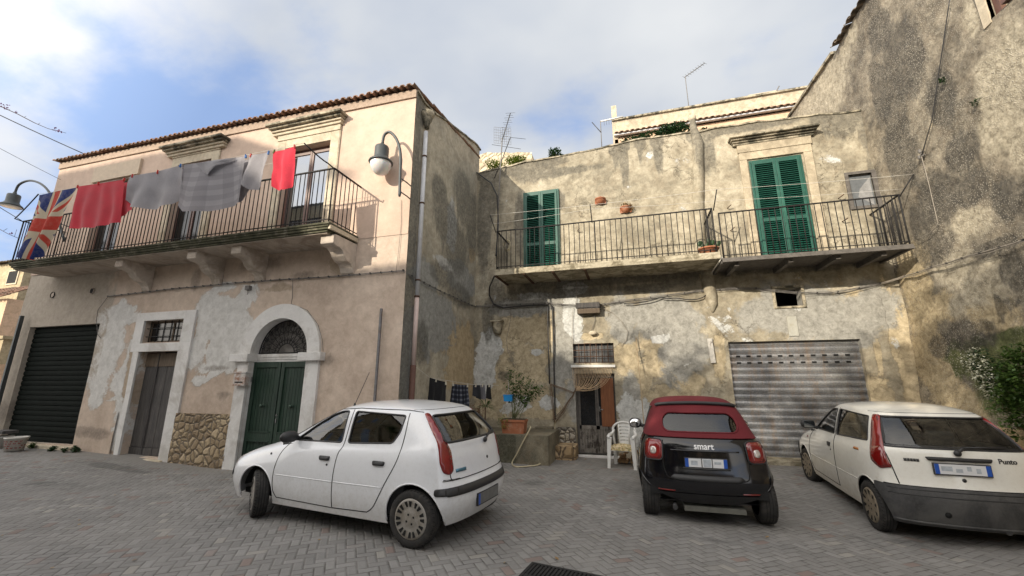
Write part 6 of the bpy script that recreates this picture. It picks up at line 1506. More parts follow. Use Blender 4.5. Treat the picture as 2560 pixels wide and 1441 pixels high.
SL = [lvl(.10, .62, .22, (.72, .76, .76, .77, .79, .80, .76), 2.62, .64, [.22] * 9 + [.24, .25, .26, .26]),
      lvl(.03, .66, .38, (.75, .81, .80, .80, .815, .835, .81), 2.70, .70),
      lvl(.02, .67, .52, (.76, .825, .81, .81, .825, .845, .825), 2.715, .72),
      lvl(.06, .66, .62, (.75, .82, .815, .815, .83, .84, .815), 2.69, .71),
      lvl(.13, .62, .74, (.72, .79, .80, .81, .82, .815, .785), 2.655, .685),
      lvl(.24, .58, .86, (.66, .74, .775, .79, .80, .785, .755), 2.63, .66, [.84, .84, .83, .82, .86, .88, .88, .90, .92, .92, .90, .90, .90]),
      ([.42, .44, .48, .55, .74, 1.0, 1.38, 1.82, 2.18, 2.40, 2.50, 2.57, 2.59], [0, .34, .53, .62, .70, .735, .755, .765, .745, .71, .625, .36, 0], [.93, .93, .92, .91, .93, .95, .96, .98, 1.0, 1.0, 1.0, 1.0, 1.0]),
      ([.66, .68, .74, .82, .92, 1.10, 1.42, 1.80, 2.12, 2.32, 2.42, 2.48, 2.50], [0, .34, .52, .60, .655, .69, .71, .72, .70, .665, .585, .35, 0], [1.02, 1.02, 1.01, 1.01, 1.01, 1.02, 1.03, 1.05, 1.07, 1.08, 1.08, 1.09, 1.09]),
      ([.95, .97, 1.02, 1.08, 1.15, 1.26, 1.46, 1.76, 2.0, 2.16, 2.25, 2.30, 2.32], [0, .32, .50, .56, .60, .625, .645, .65, .625, .595, .53, .32, 0], [1.27, 1.27, 1.26, 1.26, 1.26, 1.27, 1.28, 1.29, 1.30, 1.30, 1.31, 1.31, 1.31]),
      ([1.20, 1.21, 1.24, 1.28, 1.33, 1.40, 1.54, 1.74, 1.92, 2.04, 2.11, 2.14, 2.15], [0, .30, .46, .51, .54, .56, .57, .565, .545, .52, .465, .29, 0], [1.46, 1.455, 1.44, 1.44, 1.445, 1.45, 1.46, 1.46, 1.455, 1.45, 1.45, 1.455, 1.455]),
      ([1.28, 1.29, 1.31, 1.34, 1.38, 1.44, 1.56, 1.74, 1.88, 1.97, 2.01, 2.03, 2.04], [0, .26, .39, .43, .455, .475, .48, .475, .455, .43, .385, .24, 0], [1.51, 1.505, 1.50, 1.50, 1.505, 1.51, 1.515, 1.515, 1.505, 1.50, 1.495, 1.495, 1.495]),
      ([1.40, 1.41, 1.42, 1.44, 1.46, 1.50, 1.58, 1.70, 1.80, 1.84, 1.86, 1.87, 1.88], [0, .14, .22, .25, .26, .27, .27, .27, .26, .25, .22, .13, 0], [1.535, 1.535, 1.535, 1.535, 1.535, 1.54, 1.545, 1.545, 1.54, 1.535, 1.53, 1.53, 1.53]),
      ([1.45, 1.45, 1.46, 1.47, 1.49, 1.52, 1.58, 1.68, 1.75, 1.79, 1.80, 1.81, 1.82], [0] * 13, [1.54, 1.54, 1.54, 1.54, 1.545, 1.545, 1.55, 1.55, 1.545, 1.54, 1.535, 1.535, 1.535])]
c = Car(SL, LS, C2)
arches(c, .42, 2.28, .315, .30, M['paintblack'], lip=.012, zc=.29)
rwin = smoothpoly([(-.40, 1.345), (.40, 1.345), (.475, 1.27), (.485, 1.16), (.43, 1.10), (-.43, 1.10), (-.485, 1.16), (-.475, 1.27)], .05)
dwin = smoothpoly([(1.02, 1.03), (1.86, 1.06), (1.72, 1.39), (1.36, 1.38), (1.18, 1.25)], .04)
wsh = smoothpoly([(-.44, 1.42), (.44, 1.42), (.56, 1.06), (-.56, 1.06)], .05)
for sg in (1, -1): c.cut_delete(c.sp(dwin, sg), c.side(sg))
c.cut_delete(rwin, 0.); c.cut_delete([(-u, v) for u, v in wsh], math.pi)
# canvas above a plane sloping a little, behind the doors
xs_ = LS / 2
top = lambda q: q.z > 1.035 + .10 * max(0, (xs_ - q.x) - 0) * 0 and ((xs_ - q.x) > 1.95 or q.z > 1.405)
c.bisect(Vector((0, 0, 1.035)), Vector((0, 0, 1)), lambda q: q.x < -.5); c.bisect(Vector((0, 0, 1.405)), Vector((0, 0, 1)), lambda q: q.x > -.7); c.bisect(Vector((xs_ - 1.95, 0, 0)), Vector((1, 0, 0)), lambda q: q.z > .95); c.bisect(Vector((xs_ - 1.30, 0, 0)), Vector((1, 0, 0)), lambda q: q.z > 1.35)
tf = [f for f in c.bm.faces if (lambda q: (q.z > 1.035 and (xs_ - q.x) > 1.95) or (q.z > 1.405 and (xs_ - q.x) > 1.30))(f.calc_center_median())]
roof = c.take(tf, 'canvas_roof', M['softtop'], thick=.012)
# lower dark bumper apron
c.bisect(Vector((0, 0, .375)), Vector((0, 0, 1)), lambda q: q.x < -.95)
af = [f for f in c.bm.faces if f.calc_center_median().z < .375 and f.calc_center_median().x < -1.0]
ap = c.take(af, 'rear_apron', M['apron'], thick=.010)
body2 = finish_body(c, 'body', M['paintblack'])
g_ = c.patch(rwin, 0., 'rear_window', M['carglass'], off=-.004, skirt=0, st=.08); c.line(rwin, 0., 'window_seal', M['softtop'], g_, r=.015, off=.006, closed=True)
for sg in (1, -1):
    Q = c.sp(dwin, sg); g_ = c.patch(Q, c.side(sg), 'side_window', M['carglass'], off=-.008, skirt=0, st=.08); c.line(Q, c.side(sg), 'window_seal', M['black'], g_, r=.012, off=-.002, closed=True)
q_ = [(-u, v) for u, v in wsh]; c.patch(q_, math.pi, 'windscreen', M['carglass'], off=-.006, skirt=0, st=.1)
# spoiler roll across the canvas
pts = [(-.52, 1.405), (-.48, 1.425), (-.30, 1.44), (0, 1.448), (.30, 1.44), (.48, 1.425), (.52, 1.405)]
o3 = [c.hit(u, v, 0., .035)[0] for u, v in curve(pts, 4)]; d = MB(); d.tube(o3, [.014] + [.024] * (len(o3) - 2) + [.014], 10); d.build('roof_spoiler', M['black'], C2, local=True)
c.line([(-.60, 1.045), (-.5, 1.04), (.5, 1.04), (.60, 1.045)], 0., 'canvas_hem', M['softtop'], roof, r=.009, off=.010)
# tailgate lines
tgp = curve([(-.50, 1.0), (-.52, .80), (-.50, .62), (-.42, .545), (0, .53), (.42, .545), (.50, .62), (.52, .80), (.50, 1.0)], 5)
c.line(tgp, 0., 'tailgate_gap', M['void'], body2, r=.007, off=0.)
c.patch(smoothpoly([(-.40, .60), (.40, .60), (.45, .555), (.38, .525), (-.38, .525), (-.45, .555)], .02), 0., 'tailgate_vent', M['black'], off=.003)
c.line([(-.42, .885), (.42, .885)], 0., 'tailgate_crease', M['paintblack'], body2, r=.012, off=-.004)
for sg in (1, -1):
    ph2 = -sg * R(16); d_, t_ = c.basis(ph2); p_, _n = c.hit(*(Vector((-1.25, sg * .645, 0)).dot(t_), .86), ph2); uc = Vector(p_).dot(t_)
    sq = lambda w_, h_: smoothpoly([(uc - w_, .875 - h_), (uc + w_, .875 - h_), (uc + w_, .875 + h_), (uc - w_, .875 + h_)], .06, 6)
    tl = c.patch(sq(.112, .118), ph2, 'tail_lamp', M['lampdeep'], off=.022, st=.03, skirt=.03)
    c.patch(sq(.096, .103), ph2, 'lamp_red_ring', M['lampred'], tl, off=.026, st=.04); c.patch([(a, b - .005) for a, b in smoothpoly([(uc - .040, .825), (uc + .040, .825), (uc + .040, .915), (uc - .040, .915)], .035, 5)], ph2, 'reversing_light', M['lampclear'], tl, off=.030, st=.03)
    c.line(sq(.120, .126), ph2, 'lamp_bezel', M['black'], tl, r=.010, off=.012, closed=True)
    u0 = sg * .50; c.patch(smoothpoly([(u0 - .11, .405), (u0 + .11, .405), (u0 + .09, .385), (u0 - .09, .385)], .01), 0., 'reflector', M['lampdeep'], off=.004)
    ph = c.side(sg); mb = c.line(c.sp(curve([(.98, 1.0), (.90, .85), (.84, .6), (.88, .30)], 5) + [(1.86, .30)] + curve([(1.86, .30), (1.95, .6), (1.96, .9), (1.88, 1.05)], 5), sg), ph, '', None, r=.005, build=False); mb.build('door_gap', M['void'], body2, local=True)
    p, _ = c.hit(*c.sp([(1.05, 1.03)], sg)[0], ph); d = MB(); Mx = Matrix.Translation(p + Vector((.02, sg * .15, .05))) @ Matrix.Diagonal((.06, .105, .085, 1))
    d.smooth = True; d.lathe([(0.01, -1), (.6, -.88), (.93, -.55), (1, 0), (.93, .55), (.6, .88), (.01, 1)], Mx @ Matrix.Rotation(R(90), 4, 'X'), 16); d.bar(p - Vector((0, sg * .02, 0)), p + Vector((.02, sg * .1, .02)), .03, 8); mo = d.build('door_mirror', M['black'], C2, local=True)
    d = MB(); Mx2 = Matrix.Translation(p + Vector((-.042, sg * .15, .05))) @ Matrix.Rotation(R(-90), 4, 'Y'); d.lathe([(0, .0), (.075, 0), (.078, -.01)], Mx2 @ Matrix.Diagonal((.9, 1.2, 1, 1)), 16); d.build('mirror_glass', simple('mirror_silver', (.8, .8, .8), .03, 1., var=0, bump=0), mo, local=True)
sm = [(-.20, -.07, -.05, .05, 'platewhite'), (-.18, -.10, -.03, .025, 'smudge'), (-.055, -.045, -.052, .052, 'black'), (-.03, .06, -.045, .045, 'smudge'), (.07, .08, -.052, .052, 'black'), (.10, .18, -.01, .02, 'smudge')]
plate(c, 0., .745, 0., .50, .105, 'platewhite', .018, C2, 2, sm)
c.line([(-.28, .675), (.28, .675)], 0., 'plate_holder', M['black'], body2, r=.012, off=.012)
cartext(c, 'smart', .105, .0, .940, 0., .003, 'textwhite', C2)
d = MB(); d.box(-1.26, -1.10, -.42, .30, .155, .215); d.build('underbody_shield', simple('dull_shield', (.16, .16, .14), .5, .4), C2, local=True)
d = MB(); d.tube([(-1.1, .40, .20), (-1.33, .42, .20)], .028, 12); d.build('exhaust', M['darkgrey'], C2, local=True)
for (s_, sg, w_) in ((.42, 1, .165), (.42, -1, .165), (2.28, 1, .20), (2.28, -1, .20)): wheel(C2, LS / 2 - s_, sg * (.70 if s_ > 1 else .68), .290, w_, sg, 'hubcap', 0, 1)
underfloor(C2, LS, .56)
for y in (.33, -.33): seat(C2, -.12, y, .48, .42)
d = MB(); d.box(LS / 2 - 1.25, LS / 2 - .85, -.66, .66, .72, .98); d.build('dashboard', M['interior'], C2, bevel=.05, local=True); steering(C2, .22, .34, .95)
d = MB(); d.box(-1.1, .5, -.66, .66, .30, .33); [d.box(-1.0, .45, s_ * .70 - .01, s_ * .70 + .01, .33, .98) for s_ in (1, -1)]; d.box(-1.05, -.55, -.58, .58, .90, .93); d.build('cabin_lining', M['interior'], C2, local=True)
# ================================================================ small things
rnd = random.Random(11)
def cloth_item(name, top, bottom, mat, label, cat, back=None, folds=4, amp=.03, uv=(0, 1, 0, 1), nu=40, nv=30, seed=0, Y=None, group=None, taper=.5):
    """top / bottom: pixel outlines measured on the photo, placed on the plane of the line"""
    Y = Y or YL
    T = [onY(*p, Y) for p in top]; B = [onY(*p, Y) for p in bottom]
    def along(P, t):
        n = len(P) - 1; q = min(n - 1e-6, t * n); i = int(q); return P[i].lerp(P[i + 1], q - i)
    d = MB(); d.smooth = True; uvs = []
    def layer(B_, off, seed):
        k = len(d.v)
        for j in range(nv + 1):
            v = j / nv
            for i in range(nu + 1):
                u = i / nu; p = along(T, u).lerp(along(B_, u), v)
                f = amp * (v ** taper) * (math.sin(u * folds * 6.283 + seed + 1.5 * nz(u * 2, v * 1.5, seed)) + .6 * nz(u * 5, v * 3, seed + 3))
                d.v.append((p.x + .3 * f * math.sin(v * 3), p.y + off * (1 - .3 * v) + f, p.z)); uvs.append((uv[0] + (uv[1] - uv[0]) * u, uv[3] + (uv[2] - uv[3]) * v))
        for j in range(nv):
            for i in range(nu): a = k + j * (nu + 1) + i; d._f((a, a + 1, a + nu + 2, a + nu + 1))
    layer(B, -.012, seed)
    if back: layer([onY(*p, Y) for p in back], .10, seed + 5)
    o = d.build(name, mat, fix=False)
    ul = o.data.uv_layers.new(name='UVMap'); 
    for lp in o.data.loops: ul.data[lp.index].uv = uvs[lp.vertex_index]
    return tag(o, label, cat, group)
wire([tuple(lb), tuple(la)], .0035, .004, name='washing_line', mat='line', label='washing line with the laundry in front of the pink house balcony', cat='washing line')
wire([(xb0 + .06, YB - .12, zr1 + .22), (xb1 - .2, YB - .2, zr1 + .22)], .0025, .004, name='washing_line', mat='line', label='second thin line just behind the laundry of the pink house balcony', cat='washing line')
cloth_item('flag', [(100, 489), (150, 478), (192, 470)], [(36, 642), (62, 648), (86, 650), (100, 640)], M['flag'], 'faded blue white and red crossed flag hanging at the left end of the line', 'flag', folds=2.0, amp=.07, uv=(.18, .86, 0, 1), seed=2)
cloth_item('red_towel', [(198, 467), (255, 459), (312, 450)], [(176, 573), (235, 569), (300, 556)], M['redcloth'], 'large dark red towel hung beside the crossed flag', 'towel', back=[(200, 560), (260, 556), (322, 522)], folds=3.5, amp=.022, seed=4)
cloth_item('grey_sheet', [(328, 441), (390, 431), (458, 413)], [(314, 500), (326, 519), (365, 523), (398, 522), (432, 512), (455, 488)], M['greycloth'], 'plain grey sheet sagging like a pouch between red towel and checked sheet', 'sheet', back=[(330, 480), (345, 505), (390, 506), (430, 470), (452, 440)], folds=2.5, amp=.045, seed=6)
cloth_item('checked_sheet', [(460, 413), (540, 402), (616, 392)], [(442, 512), (458, 530), (520, 529), (585, 516), (601, 508)], M['check'], 'large grey checked sheet hung in the middle of the washing line', 'sheet', back=[(470, 500), (520, 510), (590, 500), (622, 462)], folds=1.5, amp=.03, seed=8)
cloth_item('grey_pillowcase', [(627, 389), (650, 386), (674, 382)], [(605, 463), (622, 474), (645, 474), (657, 463)], M['greycloth'], 'small grey pillowcase on the line beside the bright red one', 'pillowcase', folds=1.2, amp=.04, seed=10, nu=20)
cloth_item('red_pillowcase', [(685, 381), (712, 376), (740, 366)], [(682, 468), (695, 476), (715, 477), (729, 464)], M['redbright'], 'bright red pillowcase at the right end of the washing line', 'pillowcase', folds=1.3, amp=.04, seed=12, nu=20)
cloth_item('draped_cloth', [(490, 409), (540, 401), (590, 395)], [(505, 430), (520, 438), (545, 415), (585, 402)], M['greycloth'], 'narrow grey cloth draped over the top of the checked sheet', 'cloth', folds=1, amp=.03, seed=14, Y=YL - .05, nu=20, nv=8)
def peg(px, py, mat, Y, label, group):
    p = onY(px, py, Y); d = MB(); Mx = Matrix.Translation(p) @ Matrix.Rotation(rnd.uniform(-.25, .25), 4, 'Y')
    d.box(-.007, -.001, -.022, .012, -.045, .035, Mx @ Matrix.Rotation(.12, 4, 'Y')); d.box(.001, .007, -.022, .012, -.045, .035, Mx @ Matrix.Rotation(-.12, 4, 'Y'))
    return tag(d.build('clothes_peg', M[mat]), label, 'clothes peg', group)
LG = 'clothes pegs on the laundry line'
for px, py, m_, lab in ((195, 467, 'pegr', 'red peg between the crossed flag and the red towel'), (247, 459, 'pegr', 'red peg in the middle of the dark red towel'), (311, 449, 'pegr', 'red peg on the right corner of the dark red towel'), (332, 440, 'pegr', 'red peg on the left corner of the plain grey sheet'), (395, 430, 'pegr', 'red peg in the middle of the plain grey sheet'), (452, 414, 'pegb', 'blue peg where plain grey sheet meets checked sheet'), (615, 391, 'pegb', 'dark blue peg at the right end of the checked sheet'), (628, 389, 'pegr', 'red peg on the left corner of the grey pillowcase'), (672, 382, 'pegb', 'blue peg on the right corner of the grey pillowcase'), (686, 379, 'leafyellow', 'yellow green peg on the left corner of the red pillowcase'), (737, 366, 'pegr', 'red peg on the right corner of the bright red pillowcase')):
    peg(px, py, m_, YL - .01, lab, LG)

# wall lamps
def street_lamp(arc, rimpx, ztop_px, zrim_px, zbot_px, label, Yp, globe=True, wallpts=()):
    global LD
    A = [onY(x, y, Yp) for x, y in arc]
    P = [];
    for i in range(len(A) - 1):
        p0 = A[max(0, i - 1)]; p1 = A[i]; p2 = A[i + 1]; p3 = A[min(len(A) - 1, i + 2)]
        for k in range(5): t = k / 5; P.append(.5 * ((2 * p1) + (p2 - p0) * t + (2 * p0 - 5 * p1 + 4 * p2 - p3) * t * t + (3 * p1 - p0 - 3 * p2 + p3) * t ** 3))
    P.append(A[-1]); head = A[-1]
    t_ = thing('wall_lamp', (A[0].x, Y1, A[0].z), label, 'street lamp', 'curved wall lamps on the pink house')
    d = MB(); d.tube(P, .030, 10); d.lathe([(0, -.06), (.02, -.05), (.03, -.02), (.034, .06), (.028, .07)], Matrix.Translation(A[0]), 12); d.build('arm', M['lampgrey'], t_)
    for wp in wallpts:
        q = onY(*wp, Yp); d = MB(); d.tube([q, q + Vector((.06, (Y1 - Yp) * .6, -.03)), q + Vector((.08, Y1 - Yp, -.05))], .013, 6); d.build('wall_bracket', M['lampgrey'], t_)
    zt_, zr_, zb_ = [onY(rimpx[0], y, Yp).z for y in (ztop_px, zrim_px, zbot_px)]; rr = abs(onY(rimpx[0] + rimpx[1], zrim_px, Yp).x - onY(rimpx[0], zrim_px, Yp).x)
    if globe: LD = (rr, zt_ - zr_)
    rr, H_ = LD; cx = head.x; zr_ = zt_ - H_; d = MB()
    d.lathe([(0, H_ + .06), (.04, H_ + .05), (.045, H_), (rr * .55, H_ * .93), (rr * .60, H_ * .85), (rr * .60, H_ * .35), (rr * .72, H_ * .2), (rr * .98, .03), (rr * 1.03, .0), (rr * .99, -.015), (rr * .9, -.01)], Matrix.Translation((cx, Yp, zr_)), 28)
    d.build('lamp_housing', M['lampgrey'], t_)
    d = MB(); g_ = zr_ - zb_ if globe else .03
    d.lathe([(rr * .9 * math.cos(a), -.01 - g_ * math.sin(a)) for a in [i * math.pi / 16 for i in range(9)]], Matrix.Translation((cx, Yp, zr_)), 28); d.build('globe', M['opal'], t_)
street_lamp([(999, 486), (1000, 440), (1001, 385), (992, 350), (975, 331), (961, 338), (956, 360)], (949, 25), 366, 408, 437, 'grey curved wall lamp with white globe near the right corner of the pink house', Y1 - .30, True, [(1000, 445), (998, 478)])
street_lamp([(160, 600), (143, 540), (128, 490), (105, 462), (75, 452), (48, 462), (37, 484)], (28, 26), 487, 522, 524, 'grey curved wall lamp with flared shade at the far left edge', Y1 - .30, False, [(150, 560)])
# letter box, cable box, post
p = onY(590, 932, Y1 - .12); q = onY(614, 965, Y1 - .12); d = MB(); d.box(p.x, q.x, Y1 - .16, Y1 - .05, q.z, p.z - .02); d.prism([(p.x - .01, p.z - .02), (q.x + .01, p.z - .02), (q.x, p.z + .02), (p.x, p.z + .02)], fY, Y1 - .17, Y1 - .05)
lbx = thing('letter_box', ((p.x + q.x) / 2, Y1 - .1, q.z), 'rusty white letter box on the pilaster of the green door', 'letter box'); d.build('box', simple('rusting_white_metal', (.52, .50, .47), .5, dirt=((.26, .10, .04), .52, .9), scale=14), lbx, bevel=.006)
d = MB(); d.box(p.x + .05, q.x - .05, Y1 - .163, Y1 - .159, q.z + .06, q.z + .085); d.build('slot', M['void'], lbx)
d = MB(); a = onY(955, 772, Y1 - .05); b = onY(936, 1010, Y1 - .05); d.box(a.x - .022, a.x + .022, Y1 - .09, Y1 - .05, 0, a.z); tag(d.build('metal_post', simple('dull_steel', (.20, .20, .21), .6, .4, dirt=((.14, .08, .05), .56, .6)), bevel=.004), 'thin grey metal post standing against the pink wall right of the arched door', 'post')
d = MB(); a = onY(55, 790, Y1 - .12); d.box(a.x - .035, a.x + .035, Y1 - .16, Y1 - .08, 0.15, a.z); tag(d.build('metal_post', M['lampgrey'], bevel=.004), 'dark green grey post at the left corner of the pink house', 'post')
# electric cables
def cable_run(pts, r, label, name='cable', mat='cable', clip=None, sag=.01, Y=None, wob=.006, extra=()):
    P = [p if isinstance(p, Vector) else onY(p[0], p[1], Y) for p in pts]
    t = thing(name, tuple((P[0] + P[-1]) / 2), label, 'cable'); out = []
    for a, b in zip(P, P[1:]):
        m = max(2, int((b - a).length / .12))
        for i in range(m): q = i / m; v = a.lerp(b, q); v.z -= sag * 4 * q * (1 - q); v.z += wob * nz(v.x, v.y, 0, 2.5); out.append(v)
    out.append(P[-1]); d = MB(); d.tube(out, r, 6)
    for (dz, rr) in extra: d.tube([v + Vector((0, -.01, dz + .008 * math.sin(i * .9))) for i, v in enumerate(out)], rr, 5)
    if clip:
        d.cur = 1; step_ = max(1, int(clip / .12))
        for v in out[::step_]: d.box(v.x - .010, v.x + .010, v.y - .018, v.y + .03, v.z - .015, v.z + .015)
    d.build('wires', [M[mat], M['black']], t)
    return t
yk = Y1 - .035
cable_run([onY(270, 741, yk), onY(430, 722, yk), onY(600, 706, yk), onY(700, 699, yk), onY(860, 689, yk), onY(1008, 676, yk), onX(1030, 690, XC + .04), onX(1100, 727, XC + .04), onX(1188, 767, XC + .04)], .009, 'bundled cable clipped across the pink facade and round the corner', clip=.34, sag=.004, extra=((-.022, .006),))
yk2 = Y2 - .05
cable_run([(1192, 766), (1232, 764), (1290, 761), (1368, 758), (1440, 764), (1500, 762), (1560, 752), (1640, 742), (1740, 728), (1830, 722), (1890, 721), (1960, 730), (2060, 733), (2130, 724), (2200, 709)], .010, 'bundled cables clipped across the weathered facade above door and garage', Y=yk2, clip=.42, sag=.008, extra=((-.03, .006), (.02, .005)))
cable_run([(1560, 760), (1600, 757), (1650, 744), (1700, 747), (1745, 748), (1768, 736)], .012, 'loose black loop of cable hanging below the bundle near the flue', Y=yk2 - .03, mat='black', sag=.02)
cable_run([onY(2200, 709, yk2), onX(2262, 690, XR - .08), onX(2330, 668, XR - .09), onX(2420, 640, XR - .09), onX(2500, 618, XR - .1), onX(2558, 600, XR - .1)], .012, 'thick cable rising along the tall rubble wall on the right', clip=.40, mat='cablelight', sag=.01, extra=((-.03, .008),))
cable_run([onX(2374, 0, XR - .06), onX(2352, 150, XR - .06), onX(2330, 300, XR - .06), onX(2304, 388, XR - .08)], .009, 'dark cable dropping down the upper part of the tall rubble wall', mat='black', sag=0, extra=((.0, .005),))
cable_run([onX(2304, 392, XR - .08), onX(2322, 460, XR - .08), onX(2345, 560, XR - .08), onX(2325, 583, XR - .08), onX(2292, 600, XR - .08)], .007, 'pale wire hanging from insulators on the tall rubble wall', mat='cablelight', sag=0)
d = MB()
for x, y in ((2300, 380), (2306, 388), (2299, 395)): p = onX(x, y, XR - .06); d.lathe([(0, .05), (.03, .04), (.02, .02), (.03, 0), (.02, -.03), (0, -.03)], Matrix.Translation(p), 10); d.tube([p, p + Vector((.08, 0, 0))], .01, 5)
tag(d.build('insulator', M['cable']), 'cluster of grey cable insulators on the tall rubble wall', 'insulator')
cable_run([onY(1192, 432, Y2 - .1), onY(1228, 458, Y2 - .15), onY(1243, 490, Y2 - .15), onY(1246, 560, Y2 - .2), onY(1240, 640, YB2 + .3)], .020, 'thick black cable bending down beside the left balcony of the weathered house', mat='black', sag=0, wob=0)
cable_run([onY(1236, 690, YB2 + .4), onY(1224, 718, Y2 - .3), onY(1223, 738, Y2 - .1), onY(1234, 760, Y2 - .08), onY(1258, 770, Y2 - .08), onY(1300, 766, Y2 - .08), onY(1368, 762, Y2 - .08)], .020, 'thick black cable looping below the left balcony into the bundle', mat='black', sag=0, wob=0)
for pts, lab in ((((1369, 762), (1371, 860), (1374, 960)), 'left black conduit running down the wall beside the door'), (((1381, 765), (1384, 860), (1386, 960), (1388, 1052)), 'right black conduit running down the wall beside the door')):
    t = cable_run([onY(*p, Y2 - .05) for p in pts], .019, lab, name='conduit', mat='black', sag=0, wob=0)
for pts, lab in ((((1496, 765), (1530, 782), (1555, 805), (1570, 830), (1566, 850), (1552, 866)), 'pale wire curving down from the bundle right of the barred window'), (((1433, 770), (1431, 800), (1432, 868)), 'pale pair of wires dropping to the barred window'), (((1277, 770), (1276, 800), (1266, 850), (1270, 880), (1286, 915)), 'pale wire hanging behind the tall potted shrub'), (((1443, 640), (1442, 690), (1441, 762)), 'thin wire between slab and cable bundle above the door')):
    cable_run([onY(*p, Y2 - .04) for p in pts], .0065, lab, mat='cablelight', sag=0, wob=.01)
cable_run([onY(270, 742, yk), onY(245, 775, yk), onY(241, 800, yk), onY(244, 836, yk), onY(252, 846, yk)], .007, 'drooping cable end beside the dark roller shutter', sag=0)
cable_run([onY(732, 698, yk), onY(731, 745, yk), onY(728, 760, yk), onY(768, 776, Y1 - .07), onY(795, 812, Y1 - .07), onY(806, 850, Y1 - .07), onY(808, 880, Y1 - .07)], .006, 'thin grey cable following the right side of the white door arch', sag=0, wob=0)
cable_run([onY(1003, 500, Y1 - .03), onY(1003, 560, Y1 - .03), onY(995, 640, Y1 - .03), onY(990, 680, Y1 - .03)], .004, 'thin wire dropping from the globe lamp to the facade cable', sag=0)
p = onY(620, 720, Y1 - .05); d = MB(); d.box(p.x - .06, p.x + .06, Y1 - .08, Y1 + .0, p.z - .05, p.z + .05); d.tube([p + Vector((0, 0, -.05)), p + Vector((.02, 0, -.12)), p + Vector((.0, 0, -.16))], .008, 5); tag(d.build('junction_box', M['cable'], bevel=.01), 'small grey junction box under the cable of the pink facade', 'junction box')
def aircable(pts, r, label): return wire([tuple(onY(x, y, Y)) for x, y, Y in pts], r, .01, name='overhead_wire', mat='black', label=label, cat='wire')
aircable([(-260, 160, 4.2), (212, 386, Y1 - .1)], .013, 'thick overhead wire reaching the roof corner of the pink house')
aircable([(-200, 262, 4.6), (152, 450, Y1 - .05)], .006, 'thin overhead wire below the thick one at the left')
aircable([(-120, 440, 5.2), (54, 552, YB)], .009, 'overhead wire reaching the left end of the balcony rail')
# flowering branch reaching in from the left
t = thing('flowering_branch', tuple(onY(-60, 240, 4.0)), 'bare climbing branch with purple bracts against the sky at the left', 'branch')
pts = [onY(x, y, 4.0) for x, y in ((-120, 225), (-40, 255), (5, 268), (45, 286), (85, 307), (120, 322), (165, 333))]; d = MB(); d.tube(pts, [.012, .010, .009, .008, .007, .005, .003], 6)
for x, y in ((20, 276), (60, 294), (95, 311)): p = onY(x, y, 4.0); d.tube([p, p + Vector((.03, .01, .03))], .003, 4)
d.build('twig', M['bark'], t); d = MB()
for cx, cy, n in ((5, 262, 9), (20, 266, 9), (14, 272, 6), (38, 279, 5), (136, 322, 6), (150, 328, 7), (143, 326, 5)):
    for i in range(n):
        p = onY(cx + rnd.uniform(-5, 5), cy + rnd.uniform(-4, 4), 4.0 + rnd.uniform(-.03, .03)); a = Vector((rnd.uniform(-1, 1), rnd.uniform(-1, 1), rnd.uniform(-1, 1))).normalized() * .014; b = a.orthogonal().normalized() * .012; d.quad(p - a, p + b, p + a, p - b)
d.build('bracts', M['purple'], t)
t = thing('flowering_branch', tuple(onY(-40, 570, 4.6)), 'small twig with a dark flower below the left lamp', 'branch')
pts = [onY(x, y, 4.6) for x, y in ((-60, 560), (0, 574), (22, 586), (46, 596))]; d = MB(); d.tube(pts, .005, 5); d.tube([onY(8, 578, 4.6), onY(18, 572, 4.6)], .004, 4); d.tube([onY(36, 592, 4.6), onY(42, 574, 4.6)], .003, 4); d.build('twig', M['bark'], t)
d = MB()
for i in range(8): p = onY(27 + rnd.uniform(-4, 4), 584 + rnd.uniform(-3, 3), 4.6); a = Vector((rnd.uniform(-1, 1), rnd.uniform(-1, 1), rnd.uniform(-1, 1))).normalized() * .014; b = a.orthogonal().normalized() * .012; d.quad(p - a, p + b, p + a, p - b)
d.build('bracts', M['purple'], t)

# foliage helper
def leaves(mb, c, rad, n, size, seed=0, hole=.0, flat=1., shell=.35):
    r_ = random.Random(seed)
    c = Vector(c); k = 0; tries = 0
    while k < n and tries < n * 8:
        tries += 1
        v = Vector((r_.gauss(0, 1), r_.gauss(0, 1), r_.gauss(0, 1))).normalized() * (shell + (1 - shell) * r_.random()) ** .6
        p = c + Vector((v.x * rad[0], v.y * rad[1], v.z * rad[2]))
        if hole and mn.noise(p * (1.6 / max(rad)) * 1.6 + Vector((seed, 0, 0))) < hole: continue
        a = Vector((r_.uniform(-1, 1), r_.uniform(-1, 1), r_.uniform(-.6, .4))).normalized(); b = a.cross(Vector((r_.uniform(-.6, .6), r_.uniform(-.6, .6), 1))).normalized()
        s_ = size * r_.uniform(.6, 1.3); q = len(mb.v)
        mb.v += [tuple(p), tuple(p + a * s_ * .5 + b * s_ * .28), tuple(p + a * s_), tuple(p + a * s_ * .5 - b * s_ * .28)]; mb._f((q, q + 1, q + 2, q + 3)); k += 1
def plant(name, base, rad, n, size, label, mat='leaf', stems=6, cat='shrub', cz=None, seed=1, hole=0., lumps=5, spread=.5):
    t = thing(name, base, label, cat); r_ = random.Random(seed); d = MB(); base = Vector(base); top_c = base + Vector((0, 0, rad[2] if cz is None else cz)); d2 = MB(); nl = n // lumps
    for i in range(lumps):
        o = Vector((r_.uniform(-1, 1) * rad[0] * spread, r_.uniform(-1, 1) * rad[1] * spread, r_.uniform(-1, 1) * rad[2] * spread)); cc = top_c + o
        leaves(d2, cc, [q * .62 for q in rad], nl, size, seed * 10 + i, hole)
        d.tube([base, base.lerp(cc, .5) + Vector((r_.uniform(-.03, .03), 0, 0)), cc], [.012, .008, .004], 5)
    d.build('stem', M['bark'], t); d2.build('foliage', M[mat], t, fix=False); return t
